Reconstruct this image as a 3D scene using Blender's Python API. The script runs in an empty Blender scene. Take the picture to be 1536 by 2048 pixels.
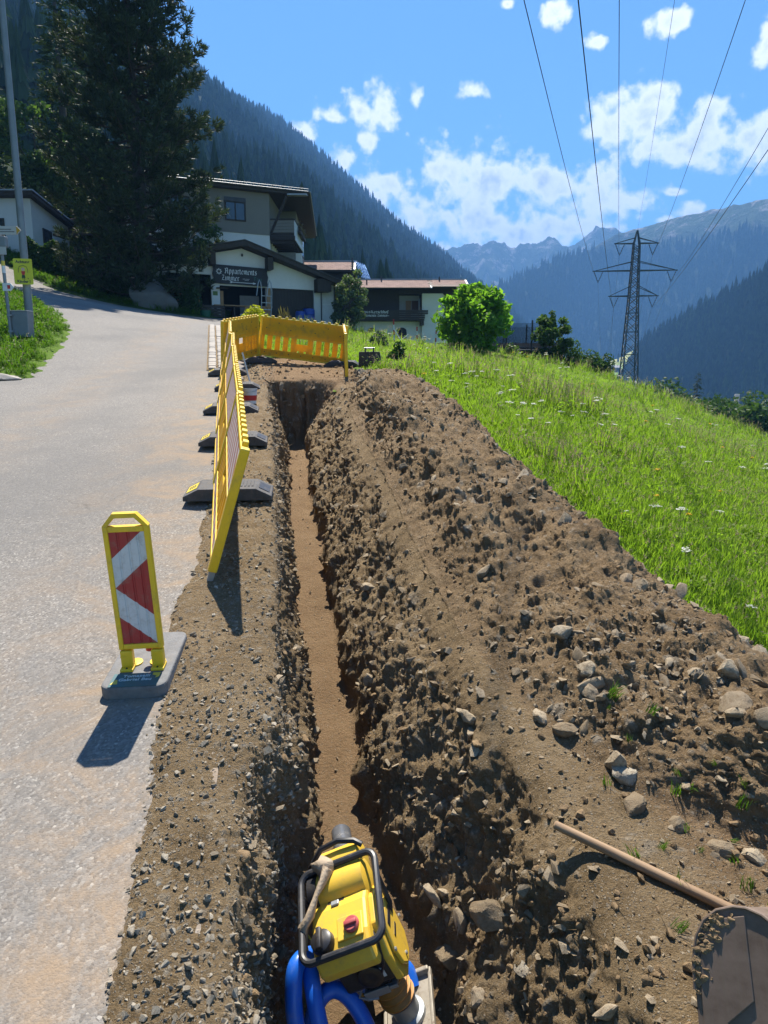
import bpy, bmesh, math, random
import numpy as np
from math import radians as R, sin, cos, pi
from mathutils import Vector, Matrix, Euler

SC = bpy.context.scene
COL = SC.collection

# ------------------------------------------------------------------ camera, sky, sun, exposure
cam_data = bpy.data.cameras.new('camera')
cam_data.sensor_fit = 'VERTICAL'
cam_data.sensor_height = 36.0
cam_data.lens = 24.96
cam_data.clip_start = 0.05
cam_data.clip_end = 20000
cam = bpy.data.objects.new('camera', cam_data)
cam.location = (0, 0, 1.6)
cam.rotation_euler = (R(90 - 10.5), 0, 0)
COL.objects.link(cam)
SC.camera = cam

SUN_EL, SUN_AZ = 59.0, -4.0          # degrees; azimuth clockwise from +Y
sun_data = bpy.data.lights.new('sun', 'SUN')
sun_data.energy = 4.9
sun_data.angle = R(0.53)
sun_data.color = (1.0, 0.93, 0.82)
sun = bpy.data.objects.new('sun', sun_data)
_sd = Vector((sin(R(SUN_AZ)) * cos(R(SUN_EL)), cos(R(SUN_AZ)) * cos(R(SUN_EL)), sin(R(SUN_EL))))
sun.rotation_euler = (-_sd).to_track_quat('-Z', 'Y').to_euler()
sun.location = (0, 0, 60)
COL.objects.link(sun)

SC.view_settings.view_transform = 'Standard'
SC.view_settings.look = 'None'
SC.view_settings.gamma = 1.0
SC.view_settings.use_curve_mapping = False
SC.view_settings.exposure = 1.42
SC.render.engine = 'CYCLES'
SC.cycles.use_denoising = True
SC.cycles.max_bounces = 6
SC.cycles.diffuse_bounces = 3
SC.cycles.transparent_max_bounces = 8
SC.cycles.volume_bounces = 0
SC.cycles.volume_step_rate = 4.0
SC.cycles.sample_clamp_indirect = 6.0


class NT:
    """small helper to write node trees"""
    def __init__(s, nt):
        s.nt = nt
    def n(s, t, ins=None, **kw):
        nd = s.nt.nodes.new(t)
        for k, v in kw.items():
            setattr(nd, k, v)
        if ins:
            for k, v in ins.items():
                so = nd.inputs[k]
                if isinstance(v, bpy.types.NodeSocket):
                    s.nt.links.new(v, so)
                elif isinstance(v, bpy.types.Node):
                    s.nt.links.new(v.outputs[0], so)
                else:
                    so.default_value = v
        return nd
    def math(s, op, a, b=0.0, c=None, clamp=False):
        ins = {0: a, 1: b}
        if c is not None:
            ins[2] = c
        return s.n('ShaderNodeMath', ins, operation=op, use_clamp=clamp).outputs[0]
    def vmath(s, op, a, b=(0, 0, 0)):
        return s.n('ShaderNodeVectorMath', {0: a, 1: b}, operation=op)
    def ramp(s, fac, stops, interp='LINEAR'):
        nd = s.n('ShaderNodeValToRGB', {0: fac})
        cr = nd.color_ramp
        cr.interpolation = interp
        while len(cr.elements) < len(stops):
            cr.elements.new(0.5)
        for e, (p, c) in zip(cr.elements, stops):
            e.position = p
            e.color = (c[0], c[1], c[2], 1) if not isinstance(c, (int, float)) else (c, c, c, 1)
        return nd.outputs[0]
    def mix(s, fac, a, b, blend='MIX'):
        nd = s.n('ShaderNodeMix', data_type='RGBA', blend_type=blend)
        for k, v in ((0, fac), (6, a), (7, b)):
            if isinstance(v, bpy.types.NodeSocket):
                s.nt.links.new(v, nd.inputs[k])
            elif k == 0:
                nd.inputs[k].default_value = v
            else:
                nd.inputs[k].default_value = (v[0], v[1], v[2], 1)
        return nd.outputs[2]
    def maprange(s, v, a, b, c=0.0, d=1.0, smooth=True):
        return s.n('ShaderNodeMapRange', {0: v, 1: a, 2: b, 3: c, 4: d},
                   interpolation_type='SMOOTHSTEP' if smooth else 'LINEAR').outputs[0]


# clouds: cumulus banks by compass direction and height over the horizon (azimuth, elevation, half sizes; radians)
CLOUDS = [(-0.0777, 0.2476, 0.0329, 0.0286), (-0.045, 0.2305, 0.0397, 0.0291), (-0.0186, 0.2189, 0.0398, 0.0236), (0.0344, 0.2306, 0.0264, 0.0205), (0.0611, 0.2125, 0.0528, 0.0266), (0.0901, 0.2503, 0.0326, 0.0285), (0.1228, 0.2465, 0.0484, 0.0369), (0.1519, 0.2456, 0.0257, 0.0256), (0.1271, 0.2053, 0.0713, 0.0237), (0.1795, 0.1918, 0.0575, 0.0208), (0.2495, 0.1889, 0.0372, 0.0176), (0.2154, 0.2485, 0.0374, 0.0169), (0.2534, 0.2351, 0.0489, 0.0225), (0.2783, 0.2279, 0.0303, 0.0197), (0.309, 0.2202, 0.0356, 0.0169), (0.0079, 0.2483, 0.0165, 0.0116), (-0.0511, 0.2738, 0.0144, 0.0124), (-0.0668, 0.3232, 0.0194, 0.008), (-0.0311, 0.3344, 0.0259, 0.0132), (-0.0019, 0.3319, 0.0246, 0.0221), (-0.0183, 0.2965, 0.0118, 0.0099), (-0.1026, 0.3061, 0.0194, 0.0119), (0.0433, 0.3449, 0.0077, 0.0115), (0.1201, 0.3481, 0.0159, 0.0093), (0.2135, 0.4198, 0.0151, 0.0116), (0.263, 0.3886, 0.0107, 0.0072), (0.1549, 0.4332, 0.0074, 0.0046), (-0.1788, 0.3138, 0.024, 0.0133), (0.2919, 0.3032, 0.0207, 0.0157), (0.3204, 0.3162, 0.0346, 0.0279), (0.3423, 0.3316, 0.0182, 0.014), (0.335, 0.273, 0.0203, 0.016), (0.3639, 0.2703, 0.0283, 0.0184), (0.4075, 0.2813, 0.0378, 0.0255), (0.4458, 0.2716, 0.0314, 0.0253), (0.4005, 0.2998, 0.0218, 0.0176), (0.3484, 0.3977, 0.0195, 0.0101), (0.4556, 0.3592, 0.0153, 0.0183), (0.3861, 0.2005, 0.0142, 0.0084), (0.3644, 0.2244, 0.0115, 0.0044), (0.0749, 0.1729, 0.0233, 0.0086), (0.3579, 0.1941, 0.0105, 0.0046),
          # the same weather goes on round the rest of the sky
          (0.55, 0.26, 0.06, 0.03), (0.62, 0.22, 0.08, 0.03), (0.75, 0.32, 0.06, 0.03), (0.95, 0.25, 0.12, 0.035), (1.25, 0.3, 0.09, 0.04), (1.7, 0.24, 0.14, 0.035), (2.3, 0.3, 0.1, 0.04), (2.9, 0.25, 0.12, 0.035), (-2.6, 0.28, 0.1, 0.04), (-2.0, 0.22, 0.13, 0.03), (-1.5, 0.3, 0.1, 0.035), (-1.1, 0.26, 0.1, 0.03)]


def build_world():
    w = bpy.data.worlds.new('World')
    SC.world = w
    w.use_nodes = True
    nt = w.node_tree
    nt.nodes.clear()
    N = NT(nt)
    sky = N.n('ShaderNodeTexSky', sky_type='NISHITA', sun_disc=False)
    sky.sun_elevation = R(SUN_EL)
    sky.sun_rotation = R(SUN_AZ)
    sky.altitude = 1000
    sky.air_density = 1.0
    sky.dust_density = 0.3
    sky.ozone_density = 2.5
    skyc = N.mix(1.0, sky.outputs[0], (0.50, 0.78, 0.98), 'MULTIPLY')
    tc = N.n('ShaderNodeTexCoord')
    d = N.n('ShaderNodeVectorMath', {0: tc.outputs['Generated']}, operation='NORMALIZE').outputs[0]
    sp = N.n('ShaderNodeSeparateXYZ', {0: d})
    az = N.math('ARCTAN2', sp.outputs[0], sp.outputs[1])
    el = N.math('ARCSINE', sp.outputs[2])
    p = N.n('ShaderNodeCombineXYZ', {0: az, 1: el, 2: 0.0}).outputs[0]
    f = None
    for ci, (a, e, ra, re) in enumerate(CLOUDS):
        big = 1.1 if ci < 15 or 28 <= ci < 36 else 1.0
        ra, re = ra * big, re * big
        v = N.vmath('SUBTRACT', p, (a, e, 0)).outputs[0]
        v = N.vmath('MULTIPLY', v, (1 / (ra * 1.42), 1 / (re * 1.38), 0)).outputs[0]
        l = N.n('ShaderNodeVectorMath', {0: v}, operation='LENGTH').outputs[1]
        k = N.math('SUBTRACT', 1.0, l)
        k = N.math('MAXIMUM', k, -1.0)
        f = k if f is None else N.n('ShaderNodeMath', {0: f, 1: k, 2: 0.25}, operation='SMOOTH_MAX').outputs[0]
    n1 = N.n('ShaderNodeTexNoise', {'Vector': d, 'Scale': 22.0, 'Detail': 9.0, 'Roughness': 0.58, 'Lacunarity': 2.1})
    n2 = N.n('ShaderNodeTexNoise', {'Vector': d, 'Scale': 75.0, 'Detail': 5.0, 'Roughness': 0.6})
    # billows: rounded cells give the cauliflower edge
    wd = N.vmath('ADD', d, N.vmath('SCALE', n2.outputs['Color']).outputs[0]).outputs[0]
    vmx = N.n('ShaderNodeVectorMath', {0: n2.outputs['Color']}, operation='SCALE')
    vmx.inputs['Scale'].default_value = 0.012
    wd = N.vmath('ADD', d, vmx.outputs[0]).outputs[0]
    vo = N.n('ShaderNodeTexVoronoi', {'Vector': wd, 'Scale': 60.0}, feature='SMOOTH_F1')
    vo.inputs['Smoothness'].default_value = 0.35
    bil = N.math('SUBTRACT', 0.42, vo.outputs['Distance'])
    g = N.math('ADD', f, N.math('MULTIPLY', N.math('SUBTRACT', n1.outputs[0], 0.5), 2.7))
    g = N.math('ADD', g, N.math('MULTIPLY', bil, 0.6))
    g = N.math('ADD', g, N.math('MULTIPLY', N.math('SUBTRACT', n2.outputs[0], 0.5), 0.7))
    dens = N.maprange(g, -0.04, 0.62)
    thick = N.maprange(g, 0.5, 1.4)
    n3 = N.n('ShaderNodeTexNoise', {'Vector': d, 'Scale': 40.0, 'Detail': 6.0, 'Roughness': 0.6})
    sh = N.math('MULTIPLY', thick, N.maprange(n3.outputs[0], 0.35, 0.65, 0.35, 1.2))
    sh = N.math('MULTIPLY', sh, N.maprange(vo.outputs['Distance'], 0.1, 0.6, 0.65, 1.1))
    cc = N.mix(sh, (8.0, 8.1, 8.2), (3.7, 4.2, 5.0))
    dens = N.math('MULTIPLY', dens, N.maprange(sp.outputs[2], 0.0, 0.05))
    out = N.mix(dens, skyc, cc)
    bg = N.n('ShaderNodeBackground', {0: out, 1: 0.078})
    o = N.n('ShaderNodeOutputWorld', {0: bg.outputs[0]})
    w.cycles.sampling_method = 'AUTOMATIC'


build_world()

# ------------------------------------------------------------------ numeric noise
def _hash(ix, iy, iz, seed):
    h = (ix.astype(np.int64) * 374761393 + iy.astype(np.int64) * 668265263 + iz.astype(np.int64) * 2147483647 + seed * 144665) & 0xFFFFFFFF
    h = ((h ^ (h >> 13)) * 1274126177) & 0xFFFFFFFF
    h = ((h ^ (h >> 16)) * 2246822519) & 0xFFFFFFFF
    return ((h ^ (h >> 15)) & 0xFFFFFF) / float(0xFFFFFF)


def vnoise(p, seed=0):
    p = np.asarray(p, float)
    i = np.floor(p)
    f = p - i
    f = f * f * f * (f * (f * 6 - 15) + 10)
    i = i.astype(np.int64)
    r = 0
    for dx in (0, 1):
        wx = f[..., 0] if dx else 1 - f[..., 0]
        for dy in (0, 1):
            wy = f[..., 1] if dy else 1 - f[..., 1]
            for dz in (0, 1):
                wz = f[..., 2] if dz else 1 - f[..., 2]
                r = r + wx * wy * wz * _hash(i[..., 0] + dx, i[..., 1] + dy, i[..., 2] + dz, seed)
    return r * 2 - 1


def fbm(p, oct=4, rough=0.5, lac=2.03, seed=0):
    p = np.asarray(p, float)
    a, s, t = 1.0, 0.0, 0.0
    for k in range(oct):
        s = s + a * vnoise(p, seed + k * 17)
        t += a
        a *= rough
        p = p * lac + 13.7
    return s / t


def ridged(p, oct=4, seed=0):
    p = np.asarray(p, float)
    a, s, t = 1.0, 0.0, 0.0
    for k in range(oct):
        s = s + a * (1 - np.abs(vnoise(p, seed + k * 31)) * 2)
        t += a
        a *= 0.5
        p = p * 2.05 + 7.3
    return s / t


def worley(p, seed=0):
    """distance to the nearest feature point and that point's random value"""
    p = np.asarray(p, float)
    i = np.floor(p).astype(np.int64)
    best = np.full(p.shape[:-1], 9.0)
    rid = np.zeros(p.shape[:-1])
    for dx in (-1, 0, 1):
        for dy in (-1, 0, 1):
            for dz in (-1, 0, 1):
                cx, cy, cz = i[..., 0] + dx, i[..., 1] + dy, i[..., 2] + dz
                fx = cx + _hash(cx, cy, cz, seed + 1) - p[..., 0]
                fy = cy + _hash(cx, cy, cz, seed + 2) - p[..., 1]
                fz = cz + _hash(cx, cy, cz, seed + 3) - p[..., 2]
                dd = np.sqrt(fx * fx + fy * fy + fz * fz)
                m = dd < best
                best = np.where(m, dd, best)
                rid = np.where(m, _hash(cx, cy, cz, seed + 4), rid)
    return best, rid


def P3(x, y, z=None):
    x = np.asarray(x, float)
    z = np.zeros_like(x) if z is None else z
    return np.stack([x, np.asarray(y, float) + 0 * x, z + 0 * x], -1)


def sstep(a, b, x):
    t = np.clip((np.asarray(x, float) - a) / (b - a), 0, 1)
    return t * t * (3 - 2 * t)


def poly_sd(px, py, poly):
    """signed distance to a polygon, positive inside"""
    px = np.asarray(px, float); py = np.asarray(py, float)
    d = np.full(px.shape, 1e9)
    ins = np.zeros(px.shape, bool)
    n = len(poly)
    for i in range(n):
        x0, y0 = poly[i]; x1, y1 = poly[(i + 1) % n]
        ex, ey = x1 - x0, y1 - y0
        t = np.clip(((px - x0) * ex + (py - y0) * ey) / (ex * ex + ey * ey + 1e-12), 0, 1)
        d = np.minimum(d, np.hypot(px - x0 - t * ex, py - y0 - t * ey))
        c = ((y0 > py) != (y1 > py)) & (px < (x1 - x0) * (py - y0) / ((y1 - y0) if abs(y1 - y0) > 1e-12 else 1e-12) + x0)
        ins ^= c
    return np.where(ins, d, -d)


# ------------------------------------------------------------------ objects
def tag(o, label=None, cat=None, group=None, kind=None):
    if label: o['label'] = label
    if cat: o['category'] = cat
    if group: o['group'] = group
    if kind: o['kind'] = kind
    return o


def mesh_np(name, verts, faces, mats=None, smooth=True, attrs=None):
    me = bpy.data.meshes.new(name)
    verts = np.asarray(verts, np.float32).reshape(-1, 3)
    faces = np.asarray(faces, np.int32)
    k = faces.shape[1]
    me.vertices.add(len(verts)); me.vertices.foreach_set('co', verts.ravel())
    me.loops.add(faces.size); me.loops.foreach_set('vertex_index', faces.ravel())
    me.polygons.add(len(faces))
    me.polygons.foreach_set('loop_start', np.arange(0, faces.size, k, dtype=np.int32))
    try:
        me.polygons.foreach_set('loop_total', np.full(len(faces), k, np.int32))
    except Exception:
        pass
    if smooth:
        me.polygons.foreach_set('use_smooth', np.ones(len(faces), bool))
    me.update(calc_edges=True)
    if attrs:
        for an, av in attrs.items():
            a = me.attributes.new(an, 'FLOAT', 'POINT')
            a.data.foreach_set('value', np.asarray(av, np.float32).ravel())
    for m in (mats if isinstance(mats, (list, tuple)) else [mats] if mats else []):
        me.materials.append(m)
    return me


def link(name, me, parent=None, loc=None, rot=None):
    o = bpy.data.objects.new(name, me)
    COL.objects.link(o)
    if parent is not None: o.parent = parent
    if loc is not None: o.location = loc
    if rot is not None: o.rotation_euler = rot
    return o


def grid_faces(nr, nc):
    i = np.arange(nr * nc).reshape(nr, nc)
    return np.stack([i[:-1, :-1], i[:-1, 1:], i[1:, 1:], i[1:, :-1]], -1).reshape(-1, 4)


def empty(name, loc=(0, 0, 0), rot=(0, 0, 0)):
    o = bpy.data.objects.new(name, None)
    o.empty_display_size = 0.1
    COL.objects.link(o)
    o.location = loc; o.rotation_euler = rot
    return o


def copy_tree(o, parent=None):
    c = o.copy(); COL.objects.link(c)
    if parent is not None: c.parent = parent
    for ch in list(o.children):
        copy_tree(ch, c)
    return c


class MB:
    """collects shapes into one mesh"""
    def __init__(s):
        s.v = []; s.f = []; s.m = []
        s.mi = 0
        s.M = None
    def add(s, vs, fs):
        b = len(s.v)
        if s.M is not None:
            vs = [tuple(s.M @ Vector(v)) for v in vs]
        s.v += [tuple(v) for v in vs]
        s.f += [tuple(i + b for i in f) for f in fs]
        s.m += [s.mi] * len(fs)
        return s
    def box(s, a, b, bev=0.0):
        (x0, y0, z0), (x1, y1, z1) = a, b
        x0, x1 = min(x0, x1), max(x0, x1); y0, y1 = min(y0, y1), max(y0, y1); z0, z1 = min(z0, z1), max(z0, z1)
        if bev <= 0:
            v = [(x, y, z) for z in (z0, z1) for y in (y0, y1) for x in (x0, x1)]
            return s.add(v, [(0, 2, 3, 1), (4, 5, 7, 6), (0, 1, 5, 4), (2, 6, 7, 3), (0, 4, 6, 2), (1, 3, 7, 5)])
        bm = bmesh.new()
        bmesh.ops.create_cube(bm, size=1)
        for q in bm.verts:
            q.co = Vector(((x0 + x1) / 2 + q.co.x * (x1 - x0), (y0 + y1) / 2 + q.co.y * (y1 - y0), (z0 + z1) / 2 + q.co.z * (z1 - z0)))
        bmesh.ops.bevel(bm, geom=list(bm.edges), offset=bev, segments=2, profile=0.5, affect='EDGES')
        bm.verts.index_update()
        s.add([q.co for q in bm.verts], [[q.index for q in f.verts] for f in bm.faces])
        bm.free()
        return s
    def prism(s, poly, axis, a, b, cap=True):
        """poly: 2D outline; axis 'x','y' or 'z' the extrusion axis from a to b"""
        def pt(u, w, t):
            return (t, u, w) if axis == 'x' else (u, t, w) if axis == 'y' else (u, w, t)
        n = len(poly)
        v = [pt(u, w, a) for u, w in poly] + [pt(u, w, b) for u, w in poly]
        f = [(i, (i + 1) % n, n + (i + 1) % n, n + i) for i in range(n)]
        if cap:
            f += [tuple(range(n - 1, -1, -1)), tuple(range(n, 2 * n))]
        return s.add(v, f)
    def tube(s, pts, rad, seg=8, cap=True, closed=False):
        pts = [Vector(p) for p in pts]
        n = len(pts)
        rads = rad if isinstance(rad, (list, tuple)) else [rad] * n
        v = []
        up = None
        for i, p in enumerate(pts):
            if closed:
                t = pts[(i + 1) % n] - pts[(i - 1) % n]
            else:
                t = pts[min(i + 1, n - 1)] - pts[max(i - 1, 0)]
            if t.length < 1e-9: t = Vector((0, 0, 1))
            t.normalize()
            if up is None:
                up = t.orthogonal().normalized()
            up = (up - t * up.dot(t))
            if up.length < 1e-6: up = t.orthogonal()
            up.normalize()
            w = t.cross(up)
            for k in range(seg):
                a = 2 * pi * k / seg
                v.append(p + (up * cos(a) + w * sin(a)) * rads[i])
        f = []
        for i in range(n if closed else n - 1):
            j = (i + 1) % n
            for k in range(seg):
                f.append((i * seg + k, i * seg + (k + 1) % seg, j * seg + (k + 1) % seg, j * seg + k))
        if cap and not closed:
            f += [tuple(range(seg - 1, -1, -1)), tuple((n - 1) * seg + k for k in range(seg))]
        return s.add(v, f)
    def lathe(s, prof, c=(0, 0, 0), seg=16, M=None):
        """prof: (radius, z) list"""
        v = []; f = []
        n = len(prof)
        for r, z in prof:
            for k in range(seg):
                a = 2 * pi * k / seg
                v.append(Vector((r * cos(a), r * sin(a), z)))
        if M is not None: v = [M @ q for q in v]
        v = [q + Vector(c) for q in v]
        for i in range(n - 1):
            for k in range(seg):
                f.append((i * seg + k, i * seg + (k + 1) % seg, (i + 1) * seg + (k + 1) % seg, (i + 1) * seg + k))
        f += [tuple(range(seg - 1, -1, -1)), tuple((n - 1) * seg + k for k in range(seg))]
        return s.add(v, f)
    def quad(s, a, b, c, d):
        return s.add([a, b, c, d], [(0, 1, 2, 3)])
    def mesh(s, name, mats, smooth=False, angle=35):
        me = bpy.data.meshes.new(name)
        me.from_pydata(s.v, [], s.f)
        mats = mats if isinstance(mats, (list, tuple)) else [mats]
        for m in mats: me.materials.append(m)
        if len(mats) > 1:
            me.polygons.foreach_set('material_index', s.m)
        if smooth:
            me.polygons.foreach_set('use_smooth', [True] * len(me.polygons))
            try: me.set_sharp_from_angle(angle=R(angle))
            except Exception: pass
        me.update()
        return me
    def build(s, name, mats, parent=None, smooth=False, loc=None, rot=None, bevel=0.0, angle=35):
        o = link(name, s.mesh(name, mats, smooth, angle), parent, loc, rot)
        if bevel:
            b = o.modifiers.new('bevel', 'BEVEL'); b.width = bevel; b.segments = 2; b.limit_method = 'ANGLE'; b.angle_limit = R(40)
        return o


# ------------------------------------------------------------------ materials
def newmat(name):
    m = bpy.data.materials.new(name)
    m.use_nodes = True
    m.node_tree.nodes.clear()
    N = NT(m.node_tree)
    b = N.n('ShaderNodeBsdfPrincipled')
    N.n('ShaderNodeOutputMaterial', {0: b.outputs[0]})
    return m, N, b


def setin(N, b, **kw):
    names = dict(color='Base Color', rough='Roughness', metal='Metallic', normal='Normal', spec='Specular IOR Level', alpha='Alpha', trans='Transmission Weight', coat='Coat Weight')
    for k, v in kw.items():
        so = b.inputs[names[k]]
        if isinstance(v, bpy.types.NodeSocket): N.nt.links.new(v, so)
        elif k == 'color': so.default_value = (v[0], v[1], v[2], 1)
        else: so.default_value = v


def paint(name, col, rough=0.5, metal=0.0, var=0.12, scale=6.0, bump=0.0, bscale=60.0, dirt=0.0, dirtcol=(0.12, 0.085, 0.055), coord='Object', spec=0.5):
    """a plain coloured material with tone variation, dirt blotches and fine relief"""
    m, N, b = newmat(name)
    tc = N.n('ShaderNodeTexCoord').outputs[coord]
    n = N.n('ShaderNodeTexNoise', {'Vector': tc, 'Scale': scale, 'Detail': 6.0, 'Roughness': 0.65}).outputs[0]
    lo = [c * (1 - var) for c in col]; hi = [min(1, c * (1 + var)) for c in col]
    c = N.ramp(n, [(0.3, lo), (0.7, hi)])
    if dirt > 0:
        n2 = N.n('ShaderNodeTexNoise', {'Vector': tc, 'Scale': scale * 1.7, 'Detail': 8.0, 'Roughness': 0.75}).outputs[0]
        k = N.maprange(n2, 0.48, 0.75, 0.0, dirt)
        c = N.mix(k, c, dirtcol)
        setin(N, b, rough=N.math('ADD', rough, N.math('MULTIPLY', k, 0.4), clamp=True))
    else:
        setin(N, b, rough=rough)
    setin(N, b, color=c, metal=metal, spec=spec)
    if bump > 0:
        n3 = N.n('ShaderNodeTexNoise', {'Vector': tc, 'Scale': bscale, 'Detail': 4.0}).outputs[0]
        setin(N, b, normal=N.n('ShaderNodeBump', {'Height': n3, 'Strength': bump, 'Distance': 0.01}).outputs[0])
    return m


def leafmat(name, c1, c2, trans=0.5, rough=0.55, tcol=None, dirt=0.0):
    """two-sided leaf: diffuse plus light through the leaf, tone by leaf"""
    m = bpy.data.materials.new(name); m.use_nodes = True
    nt = m.node_tree; nt.nodes.clear(); N = NT(nt)
    g = N.n('ShaderNodeNewGeometry')
    oi = N.n('ShaderNodeObjectInfo')
    tc = N.n('ShaderNodeTexCoord')
    rn = N.math('FRACT', N.math('ADD', g.outputs['Random Per Island'], oi.outputs['Random']))
    c = N.ramp(rn, [(0.0, c1), (1.0, c2)])
    if dirt:
        nz = N.n('ShaderNodeTexNoise', {'Vector': tc.outputs['Object'], 'Scale': 5.0, 'Detail': 9.0, 'Roughness': 0.75}).outputs[0]
        c = N.mix(N.maprange(nz, 0.46, 0.72, 0.0, dirt), c, (0.30, 0.21, 0.11))
    d = N.n('ShaderNodeBsdfPrincipled', {'Base Color': c, 'Roughness': rough})
    d.inputs['Specular IOR Level'].default_value = 0.12
    t = N.n('ShaderNodeBsdfTranslucent', {0: N.mix(1.0, c, tcol or (1.25, 1.5, 0.5), 'MULTIPLY')})
    mx = N.n('ShaderNodeMixShader', {0: trans, 1: d.outputs[0], 2: t.outputs[0]})
    N.n('ShaderNodeOutputMaterial', {0: mx.outputs[0]})
    return m


# ------------------------------------------------------------------ scatter of countless small things (stuff only)
_hidden = {}


def scatter(name, pts, rots, scls, idx, variants, label=None, cat=None, kind='stuff', parent=None):
    """one object whose geometry nodes put variant meshes on points"""
    me = bpy.data.meshes.new(name)
    pts = np.asarray(pts, np.float32)
    n = len(pts)
    me.vertices.add(n); me.vertices.foreach_set('co', pts.ravel())
    a = me.attributes.new('rot', 'FLOAT_VECTOR', 'POINT'); a.data.foreach_set('vector', np.asarray(rots, np.float32).ravel())
    a = me.attributes.new('scl', 'FLOAT_VECTOR', 'POINT'); a.data.foreach_set('vector', np.asarray(scls, np.float32).ravel())
    a = me.attributes.new('idx', 'INT', 'POINT'); a.data.foreach_set('value', np.asarray(idx, np.int32).ravel())
    me.update()
    o = link(name, me, parent)
    col = bpy.data.collections.new(name + '_kinds')
    for i, vm in enumerate(variants):
        vo = bpy.data.objects.new('%s_kind_%02d' % (name, i), vm)
        col.objects.link(vo)
    ng = bpy.data.node_groups.new(name + '_nodes', 'GeometryNodeTree')
    ng.interface.new_socket('Geometry', in_out='INPUT', socket_type='NodeSocketGeometry')
    ng.interface.new_socket('Geometry', in_out='OUTPUT', socket_type='NodeSocketGeometry')
    N = NT(ng)
    gi = N.n('NodeGroupInput'); go = N.n('NodeGroupOutput')
    ci = N.n('GeometryNodeCollectionInfo'); ci.inputs[0].default_value = col
    ci.inputs['Separate Children'].default_value = True; ci.inputs['Reset Children'].default_value = True
    def att(nm, t):
        q = N.n('GeometryNodeInputNamedAttribute', data_type=t); q.inputs[0].default_value = nm
        return q.outputs[0]
    iop = N.n('GeometryNodeInstanceOnPoints')
    ng.links.new(gi.outputs[0], iop.inputs['Points'])
    ng.links.new(ci.outputs[0], iop.inputs['Instance'])
    iop.inputs['Pick Instance'].default_value = True
    ng.links.new(att('idx', 'INT'), iop.inputs['Instance Index'])
    e2r = N.n('FunctionNodeEulerToRotation'); ng.links.new(att('rot', 'FLOAT_VECTOR'), e2r.inputs[0])
    ng.links.new(e2r.outputs[0], iop.inputs['Rotation'])
    ng.links.new(att('scl', 'FLOAT_VECTOR'), iop.inputs['Scale'])
    ng.links.new(iop.outputs[0], go.inputs[0])
    md = o.modifiers.new('scatter', 'NODES'); md.node_group = ng
    tag(o, label, cat, None, kind)
    return o
# ================================================================== LAND
RNG = np.random.default_rng(7)

def trench_x(y):
    return 0.365 - 0.15 * np.asarray(y, float)

# base ground: smooth surface through surveyed heights (x, y, z)
_cp = []
for yy in (-4, 0, 4, 8, 12, 16):
    for xx in (-9, -4.5, -1.5, 0.4):
        _cp.append((xx, yy, {-4: -1.12, 0: -0.61, 4: -0.06}.get(yy, 0.144 * (yy - 3.7)) + (0.10 if xx < -8 else 0)))
_cp += [(-4.7, 20.7, 2.5), (-6, 27, 3.45), (-9.8, 43.4, 5.25), (-13.9, 39.4, 5.5), (-17.9, 39.5, 6.4), (-24, 47, 9.7), (-9.4, 21.6, 3.0),
        (-15.1, 29.2, 5.2), (-10.4, 21, 3.0), (-12, 12, 1.6), (-14, 4, 0.6), (-22, 20, 5.2), (-30, 36, 8.6), (-36, 50, 12.0), (-12, 50, 6.3), (-4, 47, 5.0),
        (-20, 58, 10.5), (-40, 70, 16), (-1.3, 40, 3.75), (6.4, 40, 2.78), (11.4, 40, 1.75), (21.6, 40, -2.2), (30, 40, -5.8), (45, 40, -11),
        (2.0, 20, 1.85), (6, 20, 0.85), (12, 20, -1.3), (20, 20, -4.2), (35, 20, -8.5), (0.3, 14, 1.45), (1.8, 10.5, 0.62), (4, 10, 0.05), (8, 10, -1.2), (14, 10, -3.0), (25, 10, -6.5),
        (2.3, 7, -0.03), (2.6, 5, -0.47), (5, 5, -1.15), (10, 5, -2.6), (20, 5, -5.4), (1.6, 2.4, -0.40), (3, 2, -0.75), (6, 1, -1.7), (14, 0, -4.2), (1.2, 0, -0.6), (3, -4, -1.3), (12, -4, -4),
        (-2.0, 30, 3.15), (2, 30, 2.5), (7, 30, 1.8), (13, 30, -0.1), (22, 30, -3.3), (-3, 55, 4.0), (8, 58, 1.6), (18, 58, -3.0), (32, 58, -9), (48, 60, -15), (8, 75, 1.0), (25, 78, -8), (-10, 75, 8), (50, 85, -18), (64, 20, -16), (64, 60, -20), (64, 0, -15)]
_cp = np.array(_cp, float)
def _tps(r):
    return np.where(r > 1e-9, r * r * np.log(r + 1e-12), 0.0)
_n = len(_cp)
_K = _tps(np.hypot(_cp[:, None, 0] - _cp[None, :, 0], _cp[:, None, 1] - _cp[None, :, 1])) + np.eye(_n) * 0.8
_Pm = np.c_[np.ones(_n), _cp[:, 0], _cp[:, 1]]
_A = np.zeros((_n + 3, _n + 3)); _A[:_n, :_n] = _K; _A[:_n, _n:] = _Pm; _A[_n:, :_n] = _Pm.T
_S = np.linalg.solve(_A, np.r_[_cp[:, 2], 0, 0, 0])
def G(x, y):
    x = np.asarray(x, float); y = np.asarray(y, float)
    sh = np.broadcast(x, y).shape
    xf = np.broadcast_to(x, sh).ravel(); yf = np.broadcast_to(y, sh).ravel()
    out = np.empty(xf.shape)
    for s in range(0, len(xf), 60000):
        a, b = xf[s:s + 60000], yf[s:s + 60000]
        out[s:s + 60000] = _tps(np.hypot(a[:, None] - _cp[None, :, 0], b[:, None] - _cp[None, :, 1])) @ _S[:_n] + _S[_n] + _S[_n + 1] * a + _S[_n + 2] * b
    r = out.reshape(sh)
    return float(r) if r.ndim == 0 else r


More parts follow.
